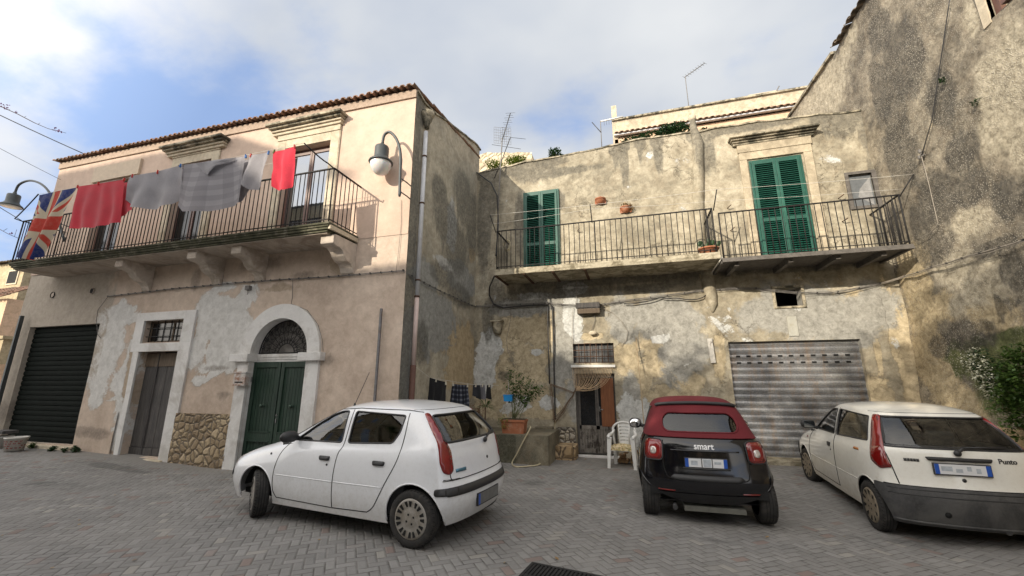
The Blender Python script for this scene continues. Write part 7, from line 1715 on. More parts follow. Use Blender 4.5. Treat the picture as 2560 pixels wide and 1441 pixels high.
# roof plants
for (px, py, w_, h_, n, lab, mt, Y) in ((1608, 352, 50, 22, 900, 'spreading green shrub growing on the roof edge left of the flue', 'leafdark', Y2 + .3), (1680, 338, 34, 36, 800, 'tallest green shrub growing on the roof beside the flue', 'leafdark', Y2 + .3), (1388, 390, 16, 20, 300, 'small dark shrub alone on the middle of the weathered roof', 'leafdark', Y2 + .3), (1296, 405, 24, 16, 500, 'yellow green shrub on the roof right of the antenna mast', 'leafyellow', Y2 + 1.2), (1238, 416, 18, 14, 260, 'small yellow green tuft on the roof behind the antenna mast', 'leafyellow', Y2 + 1.2), (1756, 330, 10, 12, 70, 'sparse little weed on the roof right of the flue', 'leafdark', Y2 + .3)):
    p = onY(px, py + h_ * .3, Y); k = onY(px + w_, py, Y).x - p.x; hh = p.z - onY(px, py + h_, Y).z
    plant('roof_shrub', tuple(p - Vector((0, 0, .10))), (k * 1.25, .25, hh * 1.25), int(n * 1.8), .075, lab, mt, cat='shrub', seed=int(px), hole=-.1)
# TV antennas
def ant(pts, r, mat='cable'): d = MB(); d.tube(pts, r, 5); return d
t = thing('tv_antenna', tuple(onY(1245, 570, Y2 - .2)), 'tall roof antenna with grid reflector beside the left balcony', 'antenna', 'roof antennas')
Ya = Y2 - .2; d = MB(); d.tube([onY(1243, 585, Ya), onY(1248, 470, Ya), onY(1256, 345, Ya)], .016, 6); d.build('mast', M['cable'], t)
d = MB(); a, b = onY(1254, 356, Ya), onY(1276, 283, Ya); d.tube([a, b], .014, 5); 
for i in range(12): p = a.lerp(b, .1 + .9 * i / 11); w_ = .10 + .05 * (i % 2); d.tube([p - Vector((w_, 0, -.02)), p + Vector((w_, 0, -.02))], .005, 4)
d.build('yagi_boom', M['darkgrey'], t)
d = MB(); p00, p10, p01 = onY(1235, 318, Ya), onY(1277, 322, Ya), onY(1235, 358, Ya)
for i in range(9): q = p00.lerp(p10, i / 8); d.tube([q, q + (p01 - p00)], .004, 4)
for i in range(7): q = p00.lerp(p01, i / 6); d.tube([q, q + (p10 - p00)], .004, 4)
d.build('grid_reflector', M['cable'], t)
d = MB(); d.tube([onY(1276, 344, Ya), onY(1252, 408, Ya), onY(1236, 446, Ya)], .013, 5); d.tube([onY(1276, 344, Ya), onY(1314, 348, Ya)], .007, 4); d.tube([onY(1230, 362, Ya), onY(1302, 373, Ya)], .007, 4); d.build('lower_dipole', M['darkgrey'], t)
Ya = Y2 + 1.5; t = thing('tv_antenna', tuple(onY(1504, 372, Ya)), 'antenna with pale tubular boom in front of the peach house corner', 'antenna', 'roof antennas')
d = MB(); d.tube([onY(1505, 378, Ya), onY(1501, 303, Ya)], .014, 5); d.build('mast', M['cable'], t); d = MB(); d.tube([onY(1502, 304, Ya), onY(1558, 292, Ya)], .026, 6); d.build('boom', M['plasticwhite'], t)
d = MB(); d.tube([onY(1503, 332, Ya), onY(1480, 306, Ya)], .014, 5)
for i in range(6): p = onY(1510 + i * 6, 301 - i * 1.2, Ya); d.tube([p - Vector((0, 0, .2)), p + Vector((0, 0, .05))], .004, 4)
d.build('dipole', M['darkgrey'], t)
Ya = YP + .5; t = thing('tv_antenna', tuple(onY(1723, 278, Ya)), 'slender antenna standing on the peach house parapet', 'antenna', 'roof antennas')
d = MB(); d.tube([onY(1724, 285, Ya), onY(1713, 192, Ya)], .018, 5); d.build('mast', M['cable'], t); d = MB(); a, b = onY(1711, 194, Ya), onY(1762, 158, Ya); d.tube([a, b], .02, 5)
for i in range(9): p = a.lerp(b, i / 8); d.tube([p - Vector((.1, .1, 0)), p + Vector((.1, .1, 0))], .007, 4)
d.build('yagi_boom', M['cable'], t)
# hanging wall pots
for (px, py, dry, lab) in ((1501, 503, 0, 'empty terracotta wall pot left of the dried one'), (1564, 524, 1, 'terracotta wall pot with a dried plant')):
    p = onY(px, py, Y2 - .02); t = thing('wall_pot', tuple(p), lab, 'wall pot', 'terracotta pots hung above the left balcony'); d = MB()
    d.lathe([(0, -.11), (.05, -.105), (.09, -.075), (.125, -.02), (.135, .02), (.15, .025), (.15, .05), (.13, .05), (.12, .0), (0, -.02)], Matrix.Translation(p - Vector((0, .02, 0))), 22, math.pi, 2 * math.pi); d.build('bowl', M['terracotta'], t)
    d = MB(); d.quad(*[tuple(p + Vector((.15 * math.cos(a), -.02, -.1 + .0 * a))) for a in (0, math.pi)], tuple(p + Vector((-.15, -.02, .05))), tuple(p + Vector((.15, -.02, .05)))); d.tube([p + Vector((0, 0, .05)), p + Vector((0, .01, .16))], .005, 4); d.build('back_plate', M['terracotta'], t)
    if dry: d = MB(); leaves(d, p + Vector((.03, -.1, .07)), (.14, .08, .06), 120, .06, 5); leaves(d, p + Vector((.15, -.1, -.03)), (.05, .05, .08), 40, .05, 6); d.build('dried_plant', M['dryleaf'], t, fix=False)
# cactus pot on the balcony
p = onY(1772, 632, YB2 + .22); t = thing('cactus_pot', (p.x, p.y, zL), 'terracotta bowl with prickly cactus on the left balcony', 'potted plant')
d = MB(); d.lathe([(.13, 0), (.17, .02), (.21, .13), (.225, .13), (.225, .16), (.20, .16), (.19, .12), (0, .12)], Matrix.Translation((p.x, p.y, zL)), 22); d.build('pot', M['terracotta'], t); d = MB()
for i in range(9):
    a = rnd.uniform(0, 6.28); o = Vector((p.x + .12 * math.cos(a), p.y + .08 * math.sin(a), zL + .14)); q = o + Vector((rnd.uniform(-.12, .12), rnd.uniform(-.04, .04), rnd.uniform(.08, .2)))
    Mx = Matrix.Translation(q) @ Matrix.Rotation(rnd.uniform(-.6, .6), 4, 'Y') @ Matrix.Diagonal((.045, .016, .07, 1)); d.smooth = True; d.lathe([(0.01, -1), (.7, -.7), (1, 0), (.7, .7), (.01, 1)], Mx, 10); d.tube([o, q], .012, 5)
d.build('cactus', M['leafdark'], t)
# plastic bottle shaped bits on the balcony end and coiled hose
p = onY(1268, 612, Y2 - .25); d = MB()
for k in range(3): d.tube([p + Vector((.10 * math.cos(a), .02 * k, .14 * math.sin(a) - .02 * k)) for a in [i * math.pi / 8 for i in range(16)]], .011, 6, closed=True)
tag(d.build('coiled_hose', M['hose']), 'pale coiled hose hanging at the left end of the balcony', 'hose')
# bracketed stone pot / pipe mouth on the wall
p = onY(1245, 806, Y2 - .02); t = thing('wall_urn', tuple(p), 'grey stone urn shaped spout under a ledge on the left of the facade', 'spout')
d = MB(); d.lathe([(.0, -.36), (.06, -.35), (.10, -.31), (.125, -.2), (.13, .0)], Matrix.Translation(p - Vector((0, .03, .0))), 18); d.build('spout', M['stone_dark'], t)
d = MB(); d.box(p.x - .17, p.x + .17, Y2 - .20, Y2, p.z, p.z + .035); d.build('ledge', M['slab'], t)
# wooden shelf box and bulb lamp above the door
p, q = onY(1440, 760, Y2 - .12), onY(1500, 783, Y2 - .12); t = thing('wooden_light_box', ((p.x + q.x) / 2, Y2, q.z), 'weathered wooden light box over the barred window', 'light box')
d = MB(); d.box(p.x, q.x, Y2 - .22, Y2 - .0, (p.z + q.z) / 2 + .01, p.z); d.build('top_board', M['oldwood'], t); d = MB(); d.box(p.x + .03, q.x, Y2 - .19, Y2, q.z, (p.z + q.z) / 2 - .015); d.build('lower_board', M['oldwood_top'], t); d = MB(); d.box(p.x + .02, q.x - .02, Y2 - .17, Y2, (p.z + q.z) / 2 - .02, (p.z + q.z) / 2 + .015); d.build('tube', M['plasticwhite'], t)
p = onY(1482, 833, Y2 - .06); t = thing('bulkhead_lamp', tuple(p), 'small oval wall lamp with its wire above the barred window', 'wall lamp'); d = MB(); d.smooth = True
d.lathe([(0.01, -1), (.6, -.8), (1, 0), (.6, .8), (.01, 1)], Matrix.Translation(p) @ Matrix.Diagonal((.115, .07, .06, 1)), 18); d.build('shade', M['stone'], t); d = MB(); d.tube([p + Vector((-.03, .02, .05)), onY(1488, 800, Y2 - .03), onY(1484, 782, Y2 - .03)], .007, 5); d.build('wire', M['cable'], t)
# white slat and leaning cane
a, b = onY(1776, 847, Y2 - .03), onY(1781, 908, Y2 - .03); d = MB(); Mx = Matrix.Translation((a + b) / 2) @ Matrix.Rotation(R(-2.5), 4, 'Y'); hh = (a.z - b.z) / 2; d.box(-.055, .055, -.015, .012, -hh, hh, Mx); tag(d.build('nailed_board', simple('worn_white_board', (.5, .48, .44), .8, dirt=((.08, .06, .05), .62, .9), scale=14), bevel=.003), 'worn white board nailed upright between flue and garage', 'board')
a = onY(1590, 847, Y2 - .05); b = onZ(1609, 1092, .0); b = Vector((X2(1612, 1090), Y2 - .55, 0)); d = MB(); d.tube([a, a.lerp(b, .5) + Vector((.01, 0, 0)), b], .012, 6); tag(d.build('leaning_cane', simple('bamboo', (.42, .32, .20), .6, var=.2)), 'thin bamboo cane leaning on the wall right of the door', 'cane')
# bead curtain tied to the side
t = thing('bead_curtain', tuple(onY(1482, 918, Y2 - .1)), 'beige bead string curtain gathered to the left of the doorway', 'curtain'); d = MB(); g0 = onY(1441, 972, Y2 - .12); g1 = onY(1424, 1000, Y2 - .12); g2 = onY(1386, 1056, Y2 - .10)
n = 27
for i in range(n):
    u = i / (n - 1); a = onY(1431 + 100 * u, 918, Y2 - .075); low = onY(1432 + 92 * u, 962 + 22 * u + rnd.uniform(-4, 4), Y2 - .11 - .03 * rnd.random()); gg = g0 + Vector((rnd.uniform(-.03, .03), rnd.uniform(-.02, .02), rnd.uniform(-.06, .04)))
    pts = []
    for k in range(9):
        s_ = k / 8; pts.append(a * (1 - s_) ** 2 + low * 2 * s_ * (1 - s_) + gg * s_ * s_)
    m1 = g1 + Vector((rnd.uniform(-.03, .03), 0, rnd.uniform(-.05, .05))); e = g2 + Vector((rnd.uniform(-.05, .05), rnd.uniform(-.02, .02), rnd.uniform(-.03, .06)))
    d.cur = 0; d.tube(pts, .0046, 4); d.cur = 1
    if i % 3 == 0: d.tube([pts[-1]] + ([m1 + Vector((.05, 0, .04)), m1, m1.lerp(e, .5) + Vector((rnd.uniform(-.03, .03), 0, -.05 + rnd.uniform(-.03, .03))), e]), .0046, 4)
d.build('bead_strings', [M['rope'], M['bark']], t); d = MB(); q = onY(1376, 962, Y2 - .08)
for k in range(5): o = Vector((rnd.uniform(-.02, .02), 0, rnd.uniform(-.02, .02))); d.tube([q + o, q.lerp(g0, .5) + Vector((0, 0, -.06)) + o, g0 + Vector((-.06, 0, -.12)) + o], .006, 4); d.tube([q + o, q + Vector((.02, 0, -.3)) + o * 2, g2 + o], .005, 4)
d.build('tie_strings', M['bark'], t)
# ledge, steps, planter, plants in the inner corner
fr = onZ(1340, 1165, -.02); YLg = fr.y; zlg = onY(1290, 1088, YLg).z; xlg = onY(1375, 1090, YLg + .2).x
lw = wall('Y', YLg, XC, xlg, -.3, zlg, (), .08, lambda u, z: .04 * fbm(u, 3, z, 2.2) + .05 * max(0, .3 - z), maskf=lambda u, z: (0, 0, 0, .8 if u < X2(1290, 1100, YLg) else .3))
nq = len(lw.v)
def addgrid(mb, nu, nv, fn, col):
    k = len(mb.v); mb.grid(nu, nv, fn); mb.cols += [col] * (len(mb.v) - k)
addgrid(lw, 24, 12, lambda a, b: (XC + (xlg - XC) * a, YLg + (.04 * fbm(XC + (xlg - XC) * a, 3, zlg, 2.2) if b == 0 else 0) + (Y2 - YLg) * b, zlg + .01 * nz(a * 9, b * 5, 0)), (0, 0, 0, .2))
addgrid(lw, 8, 8, lambda a, b: (xlg + .0, YLg + (Y2 - YLg) * a, -.3 + (zlg + .3) * b), (0, 0, 0, .4))
o = lw.build('stone_ledge', M['ledge'], fix=False); set_cols(o, lw.cols); tag(o, 'mossy concrete ledge carrying plants in the inner corner', 'ledge')
a = X2(1345, 1128, 10.1); b = X2(1440, 1128, 10.1); zs2 = .28
d = MB(); P = [(a, Y2 - .05), (a, Y2 - .55)] + [(a + (b - a) * t, Y2 - .62 - .04 * math.sin(t * 3)) for t in (.1, .35, .65, .9)] + [(b, Y2 - .5), (b, Y2 - .05)]
d.prism(P, lambda u, v, dd: (u, v, dd), -.2, zs2); tag(d.build('stone_step', M['ashlar'], bevel=.02), 'ochre stone step left of the doorway under the cladding', 'step')
d = MB(); d.box(X2(1342, 1100), X2(1386, 1100), Y2 - .22, Y2 + .02, -.2, Z2(1360, 1066)); tag(d.build('plinth_block', M['ledge'], bevel=.02), 'brown plinth block beside the ledge below the black conduits', 'block'); set_cols(bpy.data.objects['plinth_block'], [(0, 0, 0, .3)] * 8)
p = onY(1286, 1066, YLg + .28); px0_, px1_ = onY(1255, 1050, YLg + .28).x, onY(1316, 1050, YLg + .28).x; hp = p.z; zpl = zlg
t = thing('planter', ((px0_ + px1_) / 2, YLg + .3, zpl), 'rectangular terracotta planter with a tall leafy shrub on the ledge', 'planter')
hpl = (px1_ - px0_) * .52; d = MB(); w0 = (px1_ - px0_); cx = (px0_ + px1_) / 2
d.prism([(cx - w0 * .42, zpl), (cx + w0 * .42, zpl), (cx + w0 * .48, zpl + hpl * .85), (cx - w0 * .48, zpl + hpl * .85)], fY, YLg + .16, YLg + .44); d.box(cx - w0 * .5, cx + w0 * .5, YLg + .14, YLg + .46, zpl + hpl * .82, zpl + hpl); d.build('pot', M['terracotta'], t, bevel=.008)
d = MB(); d.box(cx - w0 * .46, cx + w0 * .46, YLg + .16, YLg + .44, zpl + hpl, zpl + hpl + .01); d.build('soil', M['soil'], t)
d = MB(); lv = MB(); r_ = random.Random(4)
for i in range(13):
    b0 = Vector((cx + r_.uniform(-.08, .12), YLg + .3 + r_.uniform(-.05, .05), zpl + hpl)); tp_ = onY(1268 + 92 * r_.random() ** 1.0, 925 + 60 * r_.random(), YLg + .3 + r_.uniform(-.15, .2))
    m_ = b0.lerp(tp_, .5) + Vector((-.05, 0, .08)); pts = [b0 * (1 - s_) ** 2 + m_ * 2 * s_ * (1 - s_) + tp_ * s_ * s_ for s_ in [k / 8 for k in range(9)]]; d.tube(pts, [.009 - .0008 * k for k in range(9)], 5)
    for k in range(4, 9): leaves(lv, pts[k], (.10, .08, .08), 13, .075, i * 9 + k)
d.build('stem', simple('green_stem', (.16, .17, .08), .7), t); lv.build('foliage', M['leaf'], t, fix=False)
d = MB(); leaves(d, (cx - w0 * .35, YLg + .12, zpl + hpl * .8), (.14, .06, .16), 120, .04, 77); d.build('trailing_leaves', M['leafyellow'], t, fix=False)
# black pot with spiky plant, dry reddish plants
for (px, py, lab, mt, nn, kind) in ((1213, 1060, 'small black pot with a spiky palm like plant on the ledge', 'leaf', 60, 'spike'), (1185, 1062, 'black pot of dry reddish stems behind the white hatchback', 'reddish', 240, 'dry')):
    p = onY(px, py, YLg + .45); t = thing('potted_plant', (p.x, p.y, zlg), lab, 'potted plant'); d = MB(); d.lathe([(.07, 0), (.10, .14), (.11, .15), (.10, .15), (.09, .12), (0, .12)], Matrix.Translation((p.x, p.y, zlg)), 16); d.build('pot', M['black'], t)
    d = MB()
    if kind == 'spike':
        c0 = Vector((p.x, p.y, zlg + .55)); d.tube([Vector((p.x, p.y, zlg + .1)), c0], .018, 6); d.build('stem', M['bark'], t); d = MB()
        for i in range(46): a = r_.uniform(0, 6.28); e = c0 + Vector((math.cos(a) * .32, math.sin(a) * .2, r_.uniform(-.12, .25))); s2 = Vector((-math.sin(a), math.cos(a), 0)) * .012; m_ = c0.lerp(e, .5) + Vector((0, 0, .05)); d.quad(c0 - s2, m_ - s2, e, m_ + s2)
    else:
        for i in range(26): o = Vector((p.x + r_.uniform(-.25, .25), p.y + r_.uniform(-.15, .15), zlg + .1)); e = o + Vector((r_.uniform(-.1, .1), 0, r_.uniform(.25, .55))); d.tube([o, e], .004, 4); leaves(d, e, (.05, .05, .1), 12, .04, i)
    d.build('foliage', M[mt], t, fix=False)
# blue hanging basket
p, q = onY(1260, 987, YLg + .25), onY(1283, 1004, YLg + .25); t = thing('hanging_basket', ((p.x + q.x) / 2, p.y, q.z), 'bright blue plastic peg basket hanging beside the tall shrub', 'basket'); d = MB(); cx2 = (p.x + q.x) / 2
d.prism([(p.x + .015, q.z), (q.x - .015, q.z), (q.x, p.z), (p.x, p.z)], fY, p.y - .07, p.y + .07); d.box(p.x - .008, q.x + .008, p.y - .08, p.y + .08, p.z - .02, p.z); d.build('basket', M['bluebasket'], t, bevel=.008)
d = MB(); d.tube([Vector((cx2 - .07, p.y, p.z)), Vector((cx2, p.y, p.z + .14)), Vector((cx2 + .07, p.y, p.z))], .006, 5); d.tube([Vector((cx2, p.y, p.z + .14)), Vector((cx2 - .01, p.y, p.z + .32))], .005, 5); d.build('hook', M['pvcgrey'], t)
# washing line with dark clothes in the corner
Yc = 8.7; c0, c1 = onX(1003, 884, XC + .02), onY(1247, 962, 10.3); wire([tuple(onY(1040, 918, 7.35)), tuple(onY(1075, 945, 7.7)), tuple(onY(1180, 962, 8.4)), tuple(onY(1247, 964, 9.6))], .0035, 0, name='washing_line', mat='line', label='low washing line with dark clothes in the inner corner', cat='washing line')
cloth_item('black_trousers', [(1075, 944), (1092, 950), (1117, 956)], [(1068, 1030), (1085, 1034), (1100, 1020), (1115, 1034)], M['blackcloth'], 'black trousers hanging on the low line beside the rain pipe', 'trousers', folds=2, amp=.03, Y=7.7, seed=31, nu=20)
cloth_item('plaid_shirt', [(1131, 960), (1150, 962), (1170, 963)], [(1119, 1028), (1140, 1034), (1160, 1034), (1173, 1026)], M['plaid'], 'dark plaid shirt on the low line between trousers and socks', 'shirt', folds=3, amp=.025, Y=8.1, seed=33, nu=20)
SG = 'socks on the low washing line'
for (x0, x1, yb, m_, lab, Yk) in ((1183, 1192, 992, 'sock', 'first dark sock, nearest to the plaid shirt', 8.4), (1193, 1201, 998, 'sock', 'second dark sock from the plaid shirt', 8.5), (1202, 1212, 999, 'sockgrey', 'grey sock with pale toe in the middle of the socks', 8.6), (1218, 1227, 999, 'blackcloth', 'black sock at the right end of the low line', 8.8)):
    cloth_item('sock', [(x0, 963), ((x0 + x1) / 2, 963), (x1, 963)], [(x0 - 3, yb - 3), ((x0 + x1) / 2 + 1, yb), (x1 + 3, yb)], M[m_], lab, 'sock', folds=1, amp=.012, Y=Yk, seed=x0, nu=8, nv=14, group=SG)
for px, py, Yk, lab in ((1091, 950, 7.7, 'white peg on the black trousers, left one'), (1115, 957, 7.7, 'white peg on the black trousers, right one'), (1133, 960, 8.1, 'white peg on the left of the plaid shirt'), (1169, 963, 8.1, 'white peg on the right of the plaid shirt'), (1190, 963, 8.4, 'white peg holding the first dark socks'), (1207, 963, 8.6, 'white peg holding the grey sock'), (1223, 963, 8.8, 'white peg holding the black sock at the end')): peg(px, py, 'pegw', Yk - .02, lab, 'white pegs on the low washing line')
# garden hose
hp_ = [onY(1322, 1066, YLg + .15), onY(1326, 1070, YLg - .02), onY(1310, 1100, YLg - .05), onY(1292, 1135, YLg - .06)]
hp_ += [onZ(1280, 1158, .02), onZ(1290, 1167, .02), onZ(1320, 1166, .02), onZ(1350, 1160, .03), onY(1372, 1135, 9.85), onY(1385, 1105, 10.3), onY(1387, 1075, Y2 - .08), onY(1388, 1050, Y2 - .06)]
out = []
for i in range(len(hp_) - 1):
    p0 = hp_[max(0, i - 1)]; p1 = hp_[i]; p2 = hp_[i + 1]; p3 = hp_[min(len(hp_) - 1, i + 2)]
    for k in range(6): s_ = k / 6; out.append(.5 * ((2 * p1) + (p2 - p0) * s_ + (2 * p0 - 5 * p1 + 4 * p2 - p3) * s_ * s_ + (3 * p1 - p0 - 3 * p2 + p3) * s_ ** 3))
out.append(hp_[-1]); d = MB(); d.tube(out, .014, 7); tag(d.build('garden_hose', M['hose']), 'pale garden hose looping from ledge to ground and up the wall', 'hose')
# plastic chair and cushion
cb = onZ(1560, 1173, -.02); CX, CY = cb.x, cb.y + .22; t = thing('plastic_chair', (CX, CY, -.03), 'white plastic garden armchair beside the door, next to the black car', 'chair'); zg = -.03
Mc = Matrix.Translation((CX, CY, zg)) @ Matrix.Rotation(R(-8), 4, 'Z')
def leg(ax, ay, bx, by, h):
    d = MB(); k = []
    for (x, y, z, w_) in ((bx, by, h, .046), (ax, ay, 0, .032)): k.append([(x - w_, y - w_ * .7, z), (x + w_, y - w_ * .7, z), (x + w_, y + w_ * .7, z), (x - w_, y + w_ * .7, z)])
    P = [tuple(Mc @ Vector(q)) for q in k[0] + k[1]]; d.v = P
    for f in ((0, 1, 2, 3), (4, 5, 6, 7), (0, 1, 5, 4), (1, 2, 6, 5), (2, 3, 7, 6), (3, 0, 4, 7)): d._f(f)
    d.build('leg', M['plasticwhite'], t, bevel=.008)
for sx in (-1, 1): leg(sx * .27, -.25, sx * .24, -.21, .62); leg(sx * .22, .27, sx * .20, .20, .42)
d = MB(); d.smooth = True; d.grid(10, 10, lambda a, b: tuple(Mc @ Vector(((a - .5) * (.46 - .04 * b), -.22 + .44 * b, .42 - .02 * math.sin(math.pi * a) - .02 * b)))); d.smooth = False
d.box(-.23, .23, -.235, -.22, .35, .425, Mc); d.box(-.24, -.22, -.22, .2, .36, .425, Mc); d.box(.22, .24, -.22, .2, .36, .425, Mc); d.build('seat', M['plasticwhite'], t)
for sx in (-1, 1):
    d = MB(); d.tube([Mc @ Vector(q) for q in ((sx * .245, -.24, .60), (sx * .26, -.22, .635), (sx * .27, -.05, .645), (sx * .265, .12, .645), (sx * .24, .20, .68), (sx * .22, .23, .74))], [.028, .036, .038, .036, .032, .028], 8); d.build('armrest', M['plasticwhite'], t)
d = MB(); arch = [(-.20, .40), (-.235, .60), (-.24, .72)] + [(.24 * math.cos(a), .74 + .16 * math.sin(a)) for a in [math.pi - i * math.pi / 12 for i in range(1, 12)]] + [(.24, .72), (.235, .60), (.20, .40)]
bk = lambda x, z: Mc @ Vector((x, .20 + .10 * (z - .4) + .35 * (x * x) * -1, z))
d.tube([bk(x, z) for x, z in arch], .024, 8)
for z0, z1 in ((.42, .50), (.525, .57), (.595, .64), (.665, .71), (.735, .78), (.80, .88)): d.grid(8, 1, lambda a, b: tuple(bk((a - .5) * (.20 if z0 < .5 else .20 + .1 * (z0 - .5)), z0 + (z1 - z0) * b + .012 * math.sin(math.pi * a))))
for sx in (-1, 1): d.tube([bk(sx * .10, .42), bk(sx * .105, .62), bk(sx * .12, .86)], .014, 5)
d.build('backrest', M['plasticwhite'], t)
s = S('floral_cushion'); n1 = s.noise(22, 3, .5); n2 = s.voro(30); cc = s.ramp(n1, [(.4, (.62, .54, .38)), (.52, (.50, .36, .16)), (.6, (.20, .24, .12)), (.7, (.45, .16, .10))]); s.out(cc, .9)
d = MB(); d.smooth = True; d.grid(10, 8, lambda a, b: tuple(Mc @ Vector(((a - .5) * .46, -.24 + .40 * b, .435 + .05 * math.sin(math.pi * a) * math.sin(math.pi * b) + .01 * nz(a * 5, b * 5, 0))))); d.grid(10, 1, lambda a, b: tuple(Mc @ Vector(((a - .5) * .46, -.24 - .01 * b, .435 - .07 * b + .01 * nz(a * 8, b, 2)))))
tag(d.build('cushion', s.m), 'thin floral cushion lying on the white plastic chair', 'cushion')
d = MB()
for i in range(12): Mx = Mc @ Matrix.Translation((rnd.uniform(-.16, .30), .42 + rnd.uniform(-.03, .06), .06 + .09 * (i // 4) + rnd.uniform(0, .02))) @ Matrix.Rotation(rnd.uniform(-.3, .3), 4, 'Z'); d.tube([Mx @ Vector((0, -.12, 0)), Mx @ Vector((0, .12, 0))], rnd.uniform(.035, .05), 8)
tag(d.build('log_pile', simple('cut_log', (.34, .22, .12), .9, var=.3, scale=25)), 'small pile of cut logs behind the plastic chair', 'log pile')
# buckets at the far left
def bucket(px, py, r0, r1, h, label, print_=False):
    p = onZ(px, py, gz(-15, 6.3)); t = thing('paint_bucket', tuple(p), label, 'bucket', 'buckets by the roller shutter'); d = MB(); d.lathe([(0, 0), (r0, 0), (r1, h * .9), (r1 + .012, h * .9), (r1 + .012, h), (r1 - .005, h), (r0 * .97, .02), (0, .02)], Matrix.Translation(p), 26); d.build('pail', M['paintbucket'], t)
    if print_:
        d = MB(); r_ = random.Random(2)
        for row in range(4):
            for i in range(15):
                if r_.random() < .35: continue
                a = 2 * math.pi * i / 15 + .1 * row; z0 = h * (.2 + .16 * row); rr = r0 + (r1 - r0) * (.2 + .16 * row) / .9 + .003; w_ = .12
                d.quad(*[tuple(p + Vector((rr * math.cos(b), rr * math.sin(b), z))) for b, z in ((a, z0), (a + w_ * 2, z0), (a + w_ * 2, z0 + h * .09), (a, z0 + h * .09))])
        d.build('red_print', M['bucketred'], t)
    return t
bucket(34, 1127, .15, .19, .30, 'white bucket with red brick print in front of the roller shutter', True)
bucket(-2, 1120, .15, .19, .27, 'plain grey white bucket cut by the left edge of the photo')
p = onZ(18, 1085, gz(-15, 6.3) + .3); d = MB(); Mx = Matrix.Translation(onY(16, 1082, 6.5)); d.box(-.35, .16, -.14, .14, -.02, .05, Mx); tag(d.build('wooden_plank', M['oldwood'], bevel=.004), 'short grey plank resting behind the printed bucket', 'plank')
# weeds along the foot of the wall
for i, (px, py, s_, lab) in enumerate(((187, 1130, 12, 'low weed left of the plank door near the shutter'), (407, 1152, 11, 'green weed at the right foot of the plank door'), (80, 1120, 8, 'small weed below the middle of the roller shutter'), (130, 1128, 9, 'small weed on the sill below the roller shutter'), (160, 1131, 7, 'smallest weed between shutter sill and pink plinth'), (570, 1172, 14, 'weed under the nose of the white hatchback by the pilaster'), (2530, 1330, 3, 'tiny weed behind the cream car'))[:6]):
    p = onZ(px, py, gz(onZ(px, py, .1).x, 6.8)); k = .0095 * s_
    plant('weed', (p.x, p.y, p.z - .01), (k, k * .7, k * .8), int(26 * s_), .05, lab, 'leafdark' if i != 2 else 'leaf', cat='weed', seed=i + 50)
# wall plants on the tall building
r0 = onX(2520, 965, XR - .35); t = thing('climbing_bush', (XR - .3, r0.y, .9), 'dense dark green bush growing out of the tall rubble wall at the right edge', 'bush'); d = MB(); d2 = MB()
for (px, py, ry, rz, n) in ((2550, 935, .30, .35, 1100), (2535, 985, .28, .25, 900), (2560, 1030, .25, .25, 600), (2508, 930, .16, .15, 260), (2515, 1010, .16, .18, 260), (2556, 880, .22, .14, 300), (2600, 960, .5, .6, 1200), (2545, 1070, .2, .2, 250)):
    p = onX(px, py, XR - .38); leaves(d, p, (.20, ry, rz), n, .06, px, .0); d2.tube([Vector((XR + .05, p.y, p.z - .1)), p], .02, 5)
d2.build('branch', M['bark'], t); d.build('foliage', M['leaf'], t, fix=False)
r0 = onX(2450, 930, XR - .25); t = thing('flowering_wall_plant', (XR - .2, r0.y, r0.z - .3), 'trailing plant with many tiny white flowers on the rubble wall', 'plant'); d = MB(); d2 = MB()
for (px, py, ry, rz, n) in ((2440, 905, .28, .25, 130), (2460, 950, .25, .22, 160), (2475, 975, .2, .15, 90), (2420, 895, .2, .14, 60), (2450, 925, .3, .22, 120)):
    p = onX(px, py, XR - .26); leaves(d, p, (.07, ry, rz), n, .045, px); leaves(d2, p + Vector((.08, 0, 0)), (.08, ry * 1.1, rz * 1.1), n * 2, .05, px + 3, -.1)
d2.build('foliage', M['leafdark'], t, fix=False); d.build('flowers', M['blossom'], t, fix=False)
for px, py, lab in ((2355, 203, 'tiny green fern high on the tall rubble wall'), (2436, 257, 'tiny green tuft right of the fern on the rubble wall')):
    p = onX(px, py, XR - .06); d = MB(); leaves(d, p, (.04, .05, .06), 40, .05, px); tag(d.build('wall_tuft', M['leafdark'], fix=False), lab, 'plant')
# drain grate
gp = [onZ(x, y, gz(-.5, 2.9) + .004) for x, y in ((1330, 1409), (1490, 1441), (1270, 1470))]; o_ = gp[0]; ax = (gp[1] - gp[0]); ax.z = 0; ax.normalize(); ay = Vector((ax.y, -ax.x, 0))
t = thing('drain_grate', tuple(o_), 'black iron drain grate in the paving at the bottom edge', 'drain grate'); F_ = lambda a, b, z: tuple(o_ + ax * a + ay * b + Vector((0, 0, z)))
def obox(d, a0, a1, b0, b1, z0, z1):
    k = len(d.v); d.v += [F_(a0, b0, z0), F_(a1, b0, z0), F_(a1, b1, z0), F_(a0, b1, z0), F_(a0, b0, z1), F_(a1, b0, z1), F_(a1, b1, z1), F_(a0, b1, z1)]
    for q in ((3, 2, 1, 0), (4, 5, 6, 7), (0, 1, 5, 4), (1, 2, 6, 5), (2, 3, 7, 6), (3, 0, 4, 7)): d._f([k + i for i in q])
d = MB(); obox(d, 0, .8, 0, .03, .0, .016); obox(d, 0, .8, .77, .8, .0, .016); obox(d, 0, .03, .03, .77, .0, .016); obox(d, .77, .8, .03, .77, .0, .016); d.build('rim', M['iron'], t, bevel=.003)
d = MB(); [obox(d, .035 + .036 * i, .035 + .036 * i + .02, .03, .77, .0, .012) for i in range(20)]; [obox(d, .03, .77, q, q + .03, .001, .0125) for q in (.25, .5)]; d.build('bars', M['iron'], t)
